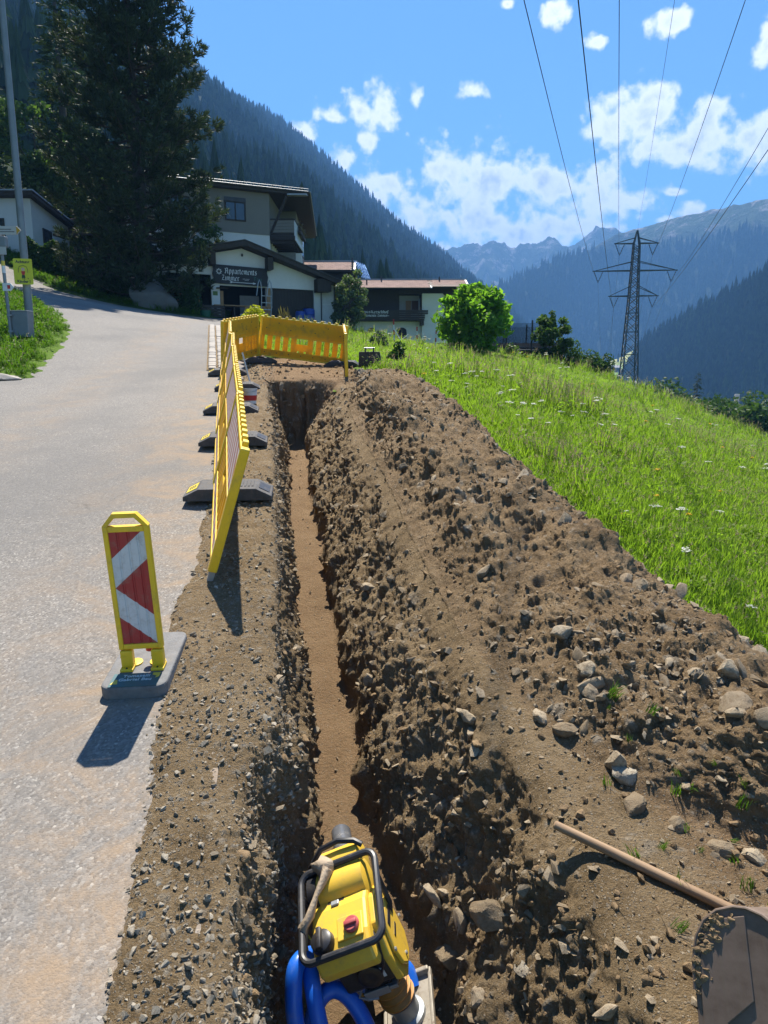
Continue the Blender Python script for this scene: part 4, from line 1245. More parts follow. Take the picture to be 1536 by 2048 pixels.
M_DSTEEL = paint('dark_steel', (0.05, 0.05, 0.055), 0.5, metal=0.4, var=0.3, dirt=0.5, scale=5.0)
M_WHITE = paint('white_plastic', (0.7, 0.7, 0.68), 0.5, dirt=0.3)
M_RED = paint('red_paint', (0.5, 0.03, 0.025), 0.5, dirt=0.2)

# ---- plastic barrier panels
def stripes(mb, x0, x1, z0, z1, y, w=0.12):
    """red and white slanted bars of a reflective strip, a thin sheet of its own"""
    n = int((x1 - x0 + (z1 - z0)) / w) + 2
    for k in range(n):
        a = x0 - (z1 - z0) + k * w
        poly = [(a, z0), (a + w, z0), (a + w + (z1 - z0), z1), (a + (z1 - z0), z1)]
        def clip(p, f, lim, sgn):
            o = []
            for i in range(len(p)):
                A, B = p[i], p[(i + 1) % len(p)]
                ia, ib = sgn * (A[0] - lim) >= 0, sgn * (B[0] - lim) >= 0
                if ia: o.append(A)
                if ia != ib:
                    t = (lim - A[0]) / (B[0] - A[0]); o.append((lim, A[1] + t * (B[1] - A[1])))
            return o
        poly = clip(clip(poly, 0, x0, 1), 0, x1, -1)
        if len(poly) >= 3:
            mb.mi = k % 2
            mb.add([(px, y, pz) for px, pz in poly], [tuple(range(len(poly)))])

_stud = MB().box((-0.034, -0.022, 0.0), (0.034, 0.022, 0.045), 0.008).mesh('stud', M_YEL)
def barrier_meshes(L):
    H = 0.93
    b = MB()
    t = 0.02
    # slotted wall
    zs0, zs1 = 0.17, 0.50
    b.box((0.05, -t, 0.03), (L - 0.05, t, zs0)); b.box((0.05, -t, zs1), (L - 0.05, t, H - 0.03))
    c0, c1 = L / 2 - 0.19, L / 2 + 0.19
    xsl = [0.05]
    side = c0 - 0.05
    for k in range(4):
        x = 0.05 + side * (k + 0.62) / 4.25
        xsl += [x - 0.045, x + 0.045]
    bars = []
    cur = 0.05
    for i in range(1, len(xsl), 2):
        bars.append((cur, xsl[i])); cur = xsl[i + 1]
    bars.append((cur, c0 + 0.001))
    bars2 = [(L - q, L - p) for p, q in bars]
    for p, q in bars + bars2: b.box((p, -t, zs0 + 0.0005), (q, t, zs1 - 0.0005))
    # middle plate with a hand slot above and two small holes below
    b.box((c0 + 0.001, -t, zs0 + 0.04), (c1 - 0.001, t, zs1 - 0.13))
    b.box((c0 + 0.001, -t, zs0 + 0.0005), (c0 + 0.07, t, zs0 + 0.0395)); b.box((c1 - 0.07, -t, zs0 + 0.0005), (c1 - 0.001, t, zs0 + 0.0395)); b.box((L / 2 - 0.05, -t, zs0 + 0.0005), (L / 2 + 0.05, t, zs0 + 0.0395))
    b.box((c0 + 0.001, -t, zs1 - 0.1295), (c0 + 0.04, t, zs1 - 0.0005)); b.box((c1 - 0.04, -t, zs1 - 0.1295), (c1 - 0.001, t, zs1 - 0.0005))
    rim = MB()
    rim.box((0.05, -0.03, H - 0.035), (L - 0.05, 0.03, H), 0.006)
    rim.box((0.05, -0.028, 0.0), (L - 0.05, 0.028, 0.035), 0.006)
    for z in (zs0 - 0.012, zs1 + 0.012):
        rim.box((0.05, -0.0265, z - 0.008), (L - 0.05, 0.0265, z + 0.008))
    rb = MB()
    for k in range(14):
        x = 0.1 + (L - 0.2) * k / 13
        rb.box((x - 0.006, -0.026, 0.05), (x + 0.006, -0.0205, zs0 - 0.021)); 
    post = MB(); post.box((-0.034, -0.034, -0.03), (0.034, 0.034, H + 0.012), 0.012)
    foot = MB(); foot.box((-0.022, -0.022, -0.14), (0.022, 0.022, -0.031))
    st = MB(); stripes(st, 0.07, L - 0.07, zs1 + 0.05, H - 0.06, t + 0.003)
    st2 = MB(); stripes(st2, 0.07, L - 0.07, 0.045, zs0 - 0.03, t + 0.003)
    tx = MB()
    for k in range(9):
        tx.box((L / 2 - 0.27 + k * 0.06, -t - 0.003, zs1 + 0.085), (L / 2 - 0.225 + k * 0.06, -t, zs1 + 0.1))
    bolts = MB()
    for k in range(7):
        for z in ((zs1 + 0.17, zs1 + 0.31)[k % 2], 0.1):
            x = 0.18 + (L - 0.36) * k / 6
            bolts.lathe([(0.012, 0), (0.012, 0.006), (0.006, 0.008)], (0, 0, 0), 8, Matrix.Translation((x, -t, z)) @ Matrix.Rotation(R(90), 4, 'X'))
    return dict(panel=b.mesh('panel', M_YELP), rim=rim.mesh('rim', M_YEL), post=post.mesh('post', M_YEL), foot=foot.mesh('foot_pin', M_STEEL),
                stripe=st.mesh('stripe_band', [M_REDR, M_WHTR]), stripe2=st2.mesh('stripe_band', [M_REDR, M_WHTR]), text=tx.mesh('embossed_text', M_YEL), bolts=bolts.mesh('rivets', M_BLK))

def barrier(A, B, leanv, label, feetlen=True):
    """panel between two foot points; leanv points along its height"""
    A = Vector(A); B = Vector(B)
    L = (B - A).length - 0.015
    ms = barrier_meshes(L)
    ex = (B - A).normalized(); ez = Vector(leanv); ez = (ez - ex * ez.dot(ex)).normalized(); ey = ez.cross(ex)
    o = empty('safety_barrier')
    o.matrix_world = Matrix(((ex.x, ey.x, ez.x, A.x), (ex.y, ey.y, ez.y, A.y), (ex.z, ey.z, ez.z, A.z), (0, 0, 0, 1)))
    tag(o, label, 'barrier panel', 'yellow plastic barrier panels round the trench')
    p = link('panel', ms['panel'], o); link('rim', ms['rim'], p); link('rivets', ms['bolts'], p); link('embossed_text', ms['text'], p)
    link('stripe_band', ms['stripe'], o); link('stripe_band', ms['stripe2'], o)
    for x in (0.035, L - 0.035):
        q = link('post', ms['post'], o, (x, 0, 0)); link('foot_pin', ms['foot'], q)
    for k in range(12):
        link('stud', _stud, o, (0.13 + (L - 0.26) * k / 11, 0, 0.927))
    return o

J = [(-1.25, 5.03, 0.24), (-1.66, 6.95, 0.60), (-2.12, 9.05, 0.90), (-2.60, 11.3, 1.23), (-3.06, 13.55, 1.55), (-3.52, 15.75, 1.92), (-3.10, 17.85, 2.22), (-0.93, 17.3, 1.93), (-0.78, 15.15, 1.62)]
for k, (ln, lab) in enumerate([((0.27, 0.0, 0.92), 'nearest yellow barrier panel, leaning over the verge with its end post stuck in the dirt'),
                               ((0.28, 0.0, 0.92), 'second yellow barrier panel up the verge, striped red and white'),
                               ((0.28, 0.0, 0.92), 'third yellow barrier panel up the verge, beside the paint bucket'),
                               ((0.27, 0.0, 0.93), 'fourth yellow barrier panel up the verge, by the cobble strip'),
                               ((0.22, 0.0, 0.95), 'fifth yellow barrier panel up the verge, last before the bend'),
                               ((0.1, 0.0, 1.0), 'short-looking yellow barrier panel angled between verge row and end panel'),
                               ((0.0, 0.0, 1.0), 'yellow slotted barrier panel standing across the far end of the trench'),
                               ((-0.02, 0.0, 1.0), 'yellow barrier panel seen edge-on at the meadow side of the trench end')]):
    barrier(J[k], J[k + 1], ln, lab)

def foot_plate(c, ang, label):
    o = empty('rubber_ballast', c, (R(7), 0, ang))
    tag(o, label, 'base plate', 'black rubber base plates under the barrier panels')
    b = MB()
    b.prism([(-0.42, 0), (0.42, 0), (0.42, 0.045), (0.27, 0.12), (0.09, 0.12), (0.085, 0.095), (-0.085, 0.095), (-0.09, 0.12), (-0.27, 0.12), (-0.42, 0.045)], 'y', -0.19, 0.19)
    b.build('slab', M_RUB, o, bevel=0.008)
    sl = math.atan2(0.075, 0.15)
    for sgn, mat in ((-1, M_LBL), (1, M_BLK)):
        l = MB(); l.box((-0.055, -0.11, 0.001), (0.055, 0.11, 0.005))
        q = l.build('label' if sgn < 0 else 'hand_hole', mat, o, loc=(sgn * 0.345, 0, 0.0835), rot=(0, sgn * sl, 0))
        if sgn < 0:
            tx = MB()
            for r in range(3):
                tx.box((-0.03 + r * 0.025, -0.045, 0.005), (-0.017 + r * 0.025, 0.045, 0.0065))
            tx.build('print', M_BLK, q)
    g = MB()
    for k in range(4):
        g.box((0.12 + 0.035 * k, -0.10, 0.12), (0.14 + 0.035 * k, 0.10, 0.126))
    g.build('grip_ribs', M_RUB, o)
    return o
FP = [(-1.52, 6.9, 0.10, 'base plate with yellow label under the nearest panel joint'), (-1.90, 9.0, 0.13, 'second black base plate up the verge, yellow label towards the lane'),
      (-2.40, 11.28, 0.14, 'third black base plate up the verge, beside the paint bucket'), (-2.76, 13.6, 0.16, 'fourth black base plate up the verge'),
      (-3.36, 15.6, 0.2, 'fifth black base plate, at the lower end of the cobble strip'), (-3.05, 17.6, 0.5, 'black base plate under the left post of the end panel'), (-0.98, 17.1, -0.1, 'black base plate under the right post of the end panel')]
for x, y, a, lab in FP:
    foot_plate((x, y, max(G(x, y), soil_z(x, y) if y < 19 else -9) + 0.01), a, lab)

# ---- guide beacon with arrow board
def mat_chevron():
    m, N, b = newmat('red_white_arrow_board')
    tc = N.n('ShaderNodeTexCoord').outputs['Object']
    sp = N.n('ShaderNodeSeparateXYZ', {0: tc})
    s = N.math('SUBTRACT', N.math('ABSOLUTE', N.math('SUBTRACT', sp.outputs[2], 0.338)), N.math('MULTIPLY', N.math('ADD', sp.outputs[0], 0.095), 0.88))
    wht = N.math('MULTIPLY', N.math('GREATER_THAN', s, 0.0), N.math('LESS_THAN', s, 0.172))
    n = N.n('ShaderNodeTexNoise', {'Vector': tc, 'Scale': 20.0, 'Detail': 6.0, 'Roughness': 0.7}).outputs[0]
    c = N.mix(wht, (0.36, 0.028, 0.03), (0.58, 0.6, 0.62))
    c = N.mix(N.maprange(n, 0.46, 0.75, 0.0, 0.5), c, (0.22, 0.17, 0.13))
    setin(N, b, color=c, rough=0.38)
    return m
bcn = empty('guide_beacon', (-1.365, 3.83, -0.075), (R(6.5), R(-1.6), R(4)))
tag(bcn, 'red and white arrow board in a yellow frame on a grey rubber base', 'guide beacon')
def rounded(w, d, r, n=5):
    p = []
    for cx, cy, a0 in ((w - r, d - r, 0), (-w + r, d - r, 90), (-w + r, -d + r, 180), (w - r, -d + r, 270)):
        for k in range(n + 1):
            a = R(a0 + 90 * k / n); p.append((cx + r * cos(a), cy + r * sin(a)))
    return p
b = MB(); b.prism(rounded(0.178, 0.33, 0.06), 'z', -0.01, 0.07)
base = b.build('base_plate', paint('grey_rubber', (0.15, 0.15, 0.148), 0.85, var=0.25, scale=14, bump=0.4, bscale=80, dirt=0.4, dirtcol=(0.24, 0.2, 0.16)), bcn, loc=(-0.015, 0.11, 0), bevel=0.012)
M_TEAL = paint('teal_label', (0.03, 0.105, 0.115), 0.45, dirt=0.25)
l = MB(); l.box((-0.13, -0.075, 0.070), (0.13, 0.065, 0.073))
lab = l.build('label', M_TEAL, base, loc=(0, -0.25, 0))
l = MB()
l.add([(-0.125, -0.05, 0.0745), (-0.085, -0.05, 0.0745), (-0.095, -0.005, 0.0745), (-0.105, 0.0, 0.0745)], [(0, 1, 2, 3)])
l.add([(0.085, 0.06, 0.0745), (0.125, 0.06, 0.0745), (0.125, 0.015, 0.0745), (0.105, 0.0, 0.0745), (0.11, 0.025, 0.0745), (0.085, 0.035, 0.0745)][::-1], [(0, 1, 2, 3, 4, 5)])
l.build('emblem', M_LBL, base, loc=(0, -0.25, 0))
def text_mesh(body, size, mat, depth=0.0008, bold=0.0, align='CENTER'):
    cu = bpy.data.curves.new('lettering', 'FONT'); cu.body = body; cu.size = size; cu.extrude = depth; cu.offset = bold; cu.align_x = align; cu.resolution_u = 2
    to = bpy.data.objects.new('lettering_tmp', cu); COL.objects.link(to)
    dg = bpy.context.evaluated_depsgraph_get()
    me = bpy.data.meshes.new_from_object(to.evaluated_get(dg))
    bpy.data.objects.remove(to); bpy.data.curves.remove(cu)
    me.materials.clear(); me.materials.append(mat); me.name = 'lettering'
    return me
M_LETTER = paint('pale_lettering', (0.45, 0.55, 0.55), 0.5)
for tx, yy in (('Tomaselli', -0.23), ('Gabriel Bau', -0.268)):
    link('lettering', text_mesh(tx, 0.038, M_LETTER, bold=0.0006), base, (0.0, yy, 0.0742))
# two hinged yellow feet
for sx in (-1, 1):
    f = MB()
    f.box((-0.033, -0.028, 0.085), (0.033, 0.022, 0.185), 0.006)
    f.box((-0.036, -0.06, 0.070), (0.036, 0.03, 0.088), 0.005)
    f.box((-0.033, -0.0305, 0.15), (0.006, -0.0285, 0.155)); f.box((-0.004, -0.0305, 0.098), (0.033, -0.0285, 0.103))
    fo = f.build('foot', M_YEL, bcn, loc=(sx * 0.085, 0, 0))
    d_ = MB(); d_.lathe([(0.045, 0.0705), (0.045, 0.078), (0.03, 0.08)], (-sx * 0.02, 0.05, 0), 18); d_.build('clamp_disc', M_YEL, fo, smooth=True)
    d_ = MB(); d_.lathe([(0.006, 0.088), (0.006, 0.092), (0.003, 0.093)], (0, -0.045, 0), 8); d_.build('bolt', M_BLK, fo)
# frame: stiles, bottom rail, chamfered carrying handle
f = MB()
H = 0.80; z0 = 0.19; w = 0.122
f.box((-w, -0.02, z0), (-w + 0.028, 0.02, z0 + H - 0.07), 0.006); f.box((w - 0.028, -0.02, z0), (w, 0.02, z0 + H - 0.07), 0.006)
f.box((-w + 0.027, -0.018, z0 + 0.001), (w - 0.027, 0.018, z0 + 0.033), 0.005)
f.box((-w + 0.027, -0.018, z0 + H - 0.105), (w - 0.027, 0.018, z0 + H - 0.072), 0.005)
f.prism([(-w, z0 + H - 0.071), (-w + 0.028, z0 + H - 0.071), (-w + 0.07, z0 + H - 0.025), (-w + 0.06, z0 + H)], 'y', -0.02, 0.02)
f.prism([(w, z0 + H - 0.071), (w - 0.06, z0 + H), (w - 0.07, z0 + H - 0.025), (w - 0.028, z0 + H - 0.071)], 'y', -0.02, 0.02)
f.prism([(-w + 0.06, z0 + H - 0.0005), (-w + 0.07, z0 + H - 0.0255), (w - 0.07, z0 + H - 0.0255), (w - 0.06, z0 + H - 0.0005)], 'y', -0.0195, 0.0195)
f.build('frame', M_YEL, bcn)
p = MB()
cols_ = [(-0.0945, 0), (-0.056, 0), (-0.052, 0.005), (-0.044, 0.005), (-0.040, 0), (0.0, 0), (0.004, 0.005), (0.012, 0.005), (0.016, 0), (0.05, 0), (0.054, 0.005), (0.062, 0.005), (0.066, 0), (0.0945, 0)]
zA, zB = 0.0, 0.660
vs = []
for x, d_ in cols_:
    vs += [(x, -0.012 + d_, zA), (x, -0.012 + d_, zB), (x, 0.010, zB), (x, 0.010, zA)]
fs = []
for k in range(len(cols_) - 1):
    a = 4 * k
    for q in range(4):
        fs.append((a + q, a + (q + 1) % 4, a + 4 + (q + 1) % 4, a + 4 + q))
fs += [(0, 3, 2, 1), (4 * len(cols_) - 4, 4 * len(cols_) - 3, 4 * len(cols_) - 2, 4 * len(cols_) - 1)]
p.add(vs, fs)
p.build('arrow_board', mat_chevron(), bcn, loc=(0, 0, z0 + 0.034))
l = MB(); l.lathe([(0.028, -0.01), (0.028, 0.012)], (0.035, 0.045, 0.165), 14); l.build('reflector', M_RED, bcn)

# ---- rammer in the trench
def mat_rammer():
    return paint('rammer_yellow', (0.74, 0.47, 0.05), 0.38, var=0.07, scale=5.0, dirt=0.6, dirtcol=(0.30, 0.21, 0.11))
M_RY = mat_rammer()
M_RUST = paint('orange_bellows', (0.42, 0.19, 0.035), 0.5, var=0.15, scale=12, dirt=0.4)
M_ENG = paint('engine_black', (0.02, 0.02, 0.022), 0.5, var=0.4, scale=18, dirt=0.3, bump=0.3, bscale=40)
M_BAR = paint('black_powder_coat', (0.03, 0.031, 0.034), 0.42, var=0.2, scale=12, dirt=0.3, dirtcol=(0.2, 0.17, 0.14))
ram = empty('rammer', (0.133, 2.871, -1.376))
ram.rotation_mode = 'XYZ'
ram.rotation_euler = (0.112, -0.433, -0.038)
tag(ram, 'yellow and black vibratory rammer leaning in the near end of the trench', 'rammer')
b = MB()
b.box((-0.12, -0.12, 0.0), (0.12, 0.20, 0.028), 0.008); b.box((-0.12, 0.175, 0.02), (0.12, 0.2, 0.06), 0.006)
for sx in (-1, 1): b.box((sx * 0.12 - 0.008, -0.12, 0.02), (sx * 0.12 + 0.008, 0.2, 0.045), 0.004)
b.build('shoe', paint('worn_steel', (0.27, 0.24, 0.19), 0.6, metal=0.2, var=0.25, dirt=0.9, scale=6), ram)
b = MB(); b.lathe([(0.085, 0.028), (0.085, 0.05), (0.066, 0.06), (0.066, 0.135), (0.08, 0.14), (0.08, 0.15)], (0.0, 0.0, 0), 20)
b.build('guide_tube', M_STEEL, ram, smooth=True)
pr = []
for k in range(5):
    z = 0.15 + 0.042 * k
    pr += [(0.062, z), (0.086, z + 0.012), (0.088, z + 0.022), (0.064, z + 0.036)]
b = MB(); b.lathe(pr, (0.0, 0.0, 0), 24); b.build('bellows', M_RUST, ram, smooth=True, angle=60)
b = MB()
b.box((-0.095, -0.11, 0.375), (0.09, 0.10, 0.56), 0.02)
b.box((-0.12, -0.165, 0.43), (0.115, 0.09, 0.6), 0.018)
for k in range(7):
    b.box((-0.05 + 0.0, -0.128 - 0.0, 0.385 + k * 0.009), (0.07, -0.111, 0.389 + k * 0.009))
eng = b.build('engine', M_ENG, ram)
b = MB(); b.lathe([(0.055, 0.0), (0.058, 0.012), (0.04, 0.018), (0.02, 0.014)], (0, 0, 0), 20, Matrix.Translation((0.02, -0.167, 0.5)) @ Matrix.Rotation(R(90), 4, 'X')); b.build('starter_cover', M_BLK, eng, smooth=True)
b = MB(); b.tube([(-0.06, -0.13, 0.42), (-0.085, -0.15, 0.39), (-0.06, -0.14, 0.35), (-0.02, -0.13, 0.33)], 0.006, 6); b.tube([(-0.075, -0.12, 0.43), (-0.075, -0.145, 0.43)], 0.018, 10); b.build('carburettor_line', M_STEEL, eng)
b = MB(); b.box((-0.07, -0.135, 0.352), (0.09, -0.02, 0.372), 0.004); b.box((-0.07, -0.14, 0.345), (0.05, -0.128, 0.385), 0.004); b.build('bracket', M_STEEL, ram)
b = MB()
b.prism([(-0.16, 0.42), (-0.10, 0.36), (0.02, 0.34), (0.10, 0.40), (0.12, 0.55), (0.10, 0.70), (0.0, 0.735), (-0.11, 0.70), (-0.165, 0.56)], 'x', 0.107, 0.143)
b.prism([(-0.12, 0.45), (-0.08, 0.40), (0.0, 0.38), (0.07, 0.43), (0.085, 0.55), (0.06, 0.66), (-0.08, 0.66), (-0.13, 0.54)], 'x', 0.143, 0.161)
b.build('side_cover', M_RY, ram, bevel=0.012)
b = MB()
b.prism([(-0.11, 0.30), (-0.07, 0.30), (-0.07, 0.44), (-0.11, 0.46)], 'x', -0.125, -0.105); b.build('side_bracket', M_RY, ram, bevel=0.004)
# fuel tank: sloped top, skirt, recess
tk = MB()
tk.prism([(-0.215, 0.585), (0.03, 0.60), (0.055, 0.66), (0.05, 0.755), (-0.02, 0.765), (-0.15, 0.735), (-0.205, 0.705), (-0.23, 0.64)], 'x', -0.15, 0.118)
tank = tk.build('fuel_tank', M_RY, ram, bevel=0.016, smooth=False)
b = MB(); b.box((-0.072, -0.025, 0.759), (0.008, 0.03, 0.7605)); b.build('recess', M_BLK, tank, rot=(0, 0, 0))
b = MB(); b.box((-0.05, -0.012, 0.7605), (-0.012, 0.012, 0.775), 0.003); b.build('switch', M_STEEL, tank)
b = MB(); b.box((0.0, 0.035, 0.764), (0.085, 0.055, 0.7665)); b.build('sticker', M_WHITE, tank)
Mx = Matrix.Translation((-0.092, -0.155, 0.735)) @ Matrix.Rotation(R(14), 4, 'X')
b = MB(); b.lathe([(0.05, -0.015), (0.052, 0.0), (0.048, 0.028), (0.036, 0.036)], (0, 0, 0), 20, Mx)
b.M = Mx; b.box((-0.012, -0.045, 0.03), (0.012, 0.045, 0.058), 0.006); b.M = None
b.build('fuel_cap', M_BLK, tank, smooth=True)
Mx = Matrix.Translation((0.035, -0.125, 0.742)) @ Matrix.Rotation(R(14), 4, 'X')
b = MB(); b.M = Mx; b.box((-0.06, -0.05, -0.012), (0.06, 0.05, 0.004), 0.004); b.M = None; b.build('cap_recess', M_RY, tank)
b = MB(); b.lathe([(0.034, 0.0), (0.036, 0.016), (0.03, 0.024)], (0.012, 0, 0), 18, Mx)
b.M = Mx; b.box((-0.016, -0.009, 0.02), (0.042, 0.009, 0.036), 0.004); b.M = None
b.build('oil_cap', paint('red_cap', (0.42, 0.075, 0.075), 0.5, dirt=0.3), tank, smooth=True)
b = MB(); b.lathe([(0.060, -0.135), (0.086, -0.125), (0.09, -0.05), (0.09, 0.05), (0.086, 0.115), (0.06, 0.125)], (0, 0, 0), 24, Matrix.Translation((0.0, 0.115, 0.735)) @ Matrix.Rotation(R(90), 4, 'Y'))
b.build('air_filter', M_RY, ram, smooth=True)
b = MB(); b.lathe([(0.07, -0.03), (0.092, -0.022), (0.092, 0.022), (0.07, 0.03)], (0, 0, 0), 24, Matrix.Translation((-0.135, 0.115, 0.735)) @ Matrix.Rotation(R(90), 4, 'Y'))
b.build('filter_cap', M_BLK, ram, smooth=True)
b = MB(); b.tube([(-0.15, 0.16, 0.76), (-0.14, 0.20, 0.83), (-0.07, 0.235, 0.875), (0.02, 0.245, 0.88), (0.10, 0.225, 0.865), (0.13, 0.21, 0.84)], 0.014, 8); b.build('guard_arch', M_BLK, ram, smooth=True)
b = MB(); b.lathe([(0.05, -0.11), (0.085, -0.1), (0.085, 0.1), (0.05, 0.11)], (0, 0, 0), 20, Matrix.Translation((0.0, 0.215, 0.76)) @ Matrix.Rotation(R(90), 4, 'Y')); b.build('filter_hood', M_RY, ram, smooth=True)
# handle loop: rounded rectangle of tube, raised at the front
hw = 0.187; yr, zr, yf, zf = -0.227, 0.728, 0.142, 0.828
def lp(x, y):
    return (x, y, zr + (zf - zr) * (y - yr) / (yf - yr))
pts = []
rr = 0.05
for cx, cy, a0 in ((hw - rr, yf + 0.02 - rr, 0), (-hw + rr, yf + 0.02 - rr, 90), (-hw + rr, yr + rr, 180), (hw - rr, yr + rr, 270)):
    for k in range(6):
        a = R(a0 + 90 * k / 5); pts.append(lp(cx + rr * cos(a), cy + rr * sin(a)))
b = MB(); b.tube(pts, 0.0165, 10, closed=True)
b.tube([lp(hw * 0.98, 0.06), (hw * 0.9, 0.06, 0.62), (0.125, 0.03, 0.5)], 0.013, 8); b.tube([lp(-hw * 0.98, 0.06), (-hw * 0.9, 0.06, 0.62), (-0.1, 0.03, 0.5)], 0.013, 8)
b.build('handle', M_BAR, ram, smooth=True)
b = MB(); b.tube([lp(-hw - 0.004, 0.02), lp(-hw - 0.012, -0.05), (-hw + 0.02, -0.09, 0.70), (-hw + 0.035, -0.12, 0.66), (-hw + 0.02, -0.13, 0.64)], 0.004, 6)
b.build('safety_chain', M_LBL, ram)
for x, z, w_, h_ in ((0.162, 0.60, 0.10, 0.03), (0.162, 0.54, 0.07, 0.016)):
    b = MB(); b.box((x, -0.06, z), (x + 0.0015, -0.06 + w_, z + h_)); b.build('decal', M_BLK, ram)
b = MB()
for y_, z_ in ((-0.13, 0.55), (-0.06, 0.68), (0.07, 0.64), (0.09, 0.5), (-0.05, 0.43)):
    b.lathe([(0.009, 0.0), (0.009, 0.006), (0.004, 0.008)], (0, 0, 0), 8, Matrix.Translation((0.161, y_, z_)) @ Matrix.Rotation(R(90), 4, 'Y'))
b.build('cover_bolts', M_STEEL, ram)
b = MB(); b.tube([(0.10, -0.10, 0.70), (0.13, -0.17, 0.66), (0.11, -0.19, 0.56), (0.06, -0.17, 0.48)], 0.006, 6); b.tube([(-0.12, 0.05, 0.70), (-0.17, 0.0, 0.66), (-0.15, -0.12, 0.58)], 0.005, 6); b.build('throttle_cable', M_BLK, ram)
b = MB(); b.prism([(0.04, 0.47), (0.085, 0.47), (0.085, 0.515), (0.065, 0.525), (0.04, 0.51)], 'y', -0.168, -0.1655); b.build('maker_mark', M_WHITE, eng)
# rag knotted on the handle
rd = random.Random(4)
M_RAG = paint('dusty_cloth', (0.37, 0.29, 0.2), 0.95, var=0.2, scale=18, bump=0.6, bscale=45)
rag = empty('rag', ram.location)
tag(rag, 'beige rag knotted round the handle of the rammer', 'rag')
rag.rotation_euler = ram.rotation_euler
b = MB()
vs = []
b.lathe([(0.01, -0.05), (0.036, -0.035), (0.044, 0.0), (0.032, 0.03), (0.012, 0.045)], (0, 0, 0), 14, Matrix.Translation((-0.06, 0.155, 0.845)) @ Matrix.Rotation(R(80), 4, 'Y'))
path = [(-0.045, 0.13, 0.85), (-0.07, 0.08, 0.84), (-0.10, 0.02, 0.825), (-0.14, -0.04, 0.79), (-0.175, -0.07, 0.77), (-0.205, -0.10, 0.70), (-0.215, -0.13, 0.62)]
b.tube(path, [0.03, 0.021, 0.014, 0.02, 0.027, 0.018, 0.01], 16)
ro = b.build('cloth', M_RAG, rag, smooth=True, angle=80)
for v in ro.data.vertices:
    n_ = float(fbm(np.array([[v.co.x * 38, v.co.y * 38, v.co.z * 22]]), 3, seed=3)[0])
    v.co += v.normal * n_ * 0.03

# ---- blue pressure hose coil and grey drain pipe
M_BLUE = paint('blue_pe_pipe', (0.012, 0.13, 0.62), 0.33, var=0.1, scale=8, dirt=0.25, dirtcol=(0.3, 0.32, 0.34))
def ring(c, r, rt, tilt, yaw, n=48, wob=0.0, seed=0):
    M = Matrix.Translation(c) @ Matrix.Rotation(yaw, 4, 'Z') @ Matrix.Rotation(tilt, 4, 'X')
    return [M @ Vector((r * cos(2 * pi * k / n), wob * sin(4 * pi * k / n + seed), r * 1.05 * sin(2 * pi * k / n))) for k in range(n)]
coil = empty('blue_pipe_coil', (-0.12, 2.86, -1.1))
tag(coil, 'thick blue plastic pipe coiled in the trench behind the rammer', 'pipe coil')
def smooth_path(pts, n=8):
    pts = [Vector(p) for p in pts]; out = []
    for i in range(len(pts) - 1):
        p0, p1, p2, p3 = pts[max(i - 1, 0)], pts[i], pts[i + 1], pts[min(i + 2, len(pts) - 1)]
        for k in range(n):
            t = k / n
            out.append(0.5 * ((2 * p1) + (p2 - p0) * t + (2 * p0 - 5 * p1 + 4 * p2 - p3) * t * t + (3 * p1 - p0 - 3 * p2 + p3) * t ** 3))
    return out + [pts[-1]]
CO = Vector((-0.12, 2.86, -1.1))
for pts in ([(-0.22, 2.50, -1.36), (-0.31, 2.50, -1.28), (-0.37, 2.55, -1.08), (-0.385, 2.60, -0.95), (-0.375, 2.66, -0.88), (-0.32, 2.74, -0.91), (-0.24, 2.82, -1.05), (-0.16, 2.90, -1.2), (-0.02, 3.0, -1.3), (0.10, 3.06, -1.27), (0.14, 3.0, -1.33)],
            [(-0.12, 2.44, -1.36), (-0.20, 2.46, -1.26), (-0.27, 2.55, -1.08), (-0.30, 2.61, -0.98), (-0.325, 2.70, -0.93), (-0.33, 2.82, -0.99), (-0.28, 2.94, -1.14), (-0.16, 3.04, -1.26)],
            [(-0.34, 2.60, -1.33), (-0.325, 2.63, -1.20), (-0.29, 2.68, -1.09), (-0.23, 2.71, -1.055), (-0.16, 2.70, -1.08), (-0.09, 2.66, -1.16), (-0.04, 2.60, -1.27), (-0.03, 2.52, -1.34)]):
    b = MB(); b.tube([p - CO for p in smooth_path(pts)], 0.037, 14)
    b.build('pipe_turn', M_BLUE, coil, smooth=True, angle=80)
M_PIPE = paint('grey_pipe', (0.1, 0.105, 0.115), 0.22, var=0.3, scale=10, dirt=0.3, dirtcol=(0.3, 0.27, 0.23))
dp = MB()
A = Vector((-0.27, 4.02, soil_z(-0.27, 4.02) + 0.08)); B = Vector((-0.10, 3.02, -1.18))
ax = (A - B); Lp = ax.length
b = MB()
nseg = 24
outer = []
for z, r in ((0, 0.062), (Lp, 0.062), (Lp, 0.055), (0, 0.055)):
    outer.append([(r * cos(2 * pi * k / nseg), r * sin(2 * pi * k / nseg), z) for k in range(nseg)])
vs = [v for rw in outer for v in rw]
fs = [(i * nseg + k, i * nseg + (k + 1) % nseg, ((i + 1) % 4) * nseg + (k + 1) % nseg, ((i + 1) % 4) * nseg + k) for i in range(4) for k in range(nseg)]
b.add(vs, fs)
o = b.build('drain_pipe', M_PIPE, None, smooth=True, loc=B, rot=ax.to_track_quat('Z', 'Y').to_euler())
tag(o, 'grey drain pipe lying on the trench floor behind the rammer', 'pipe')
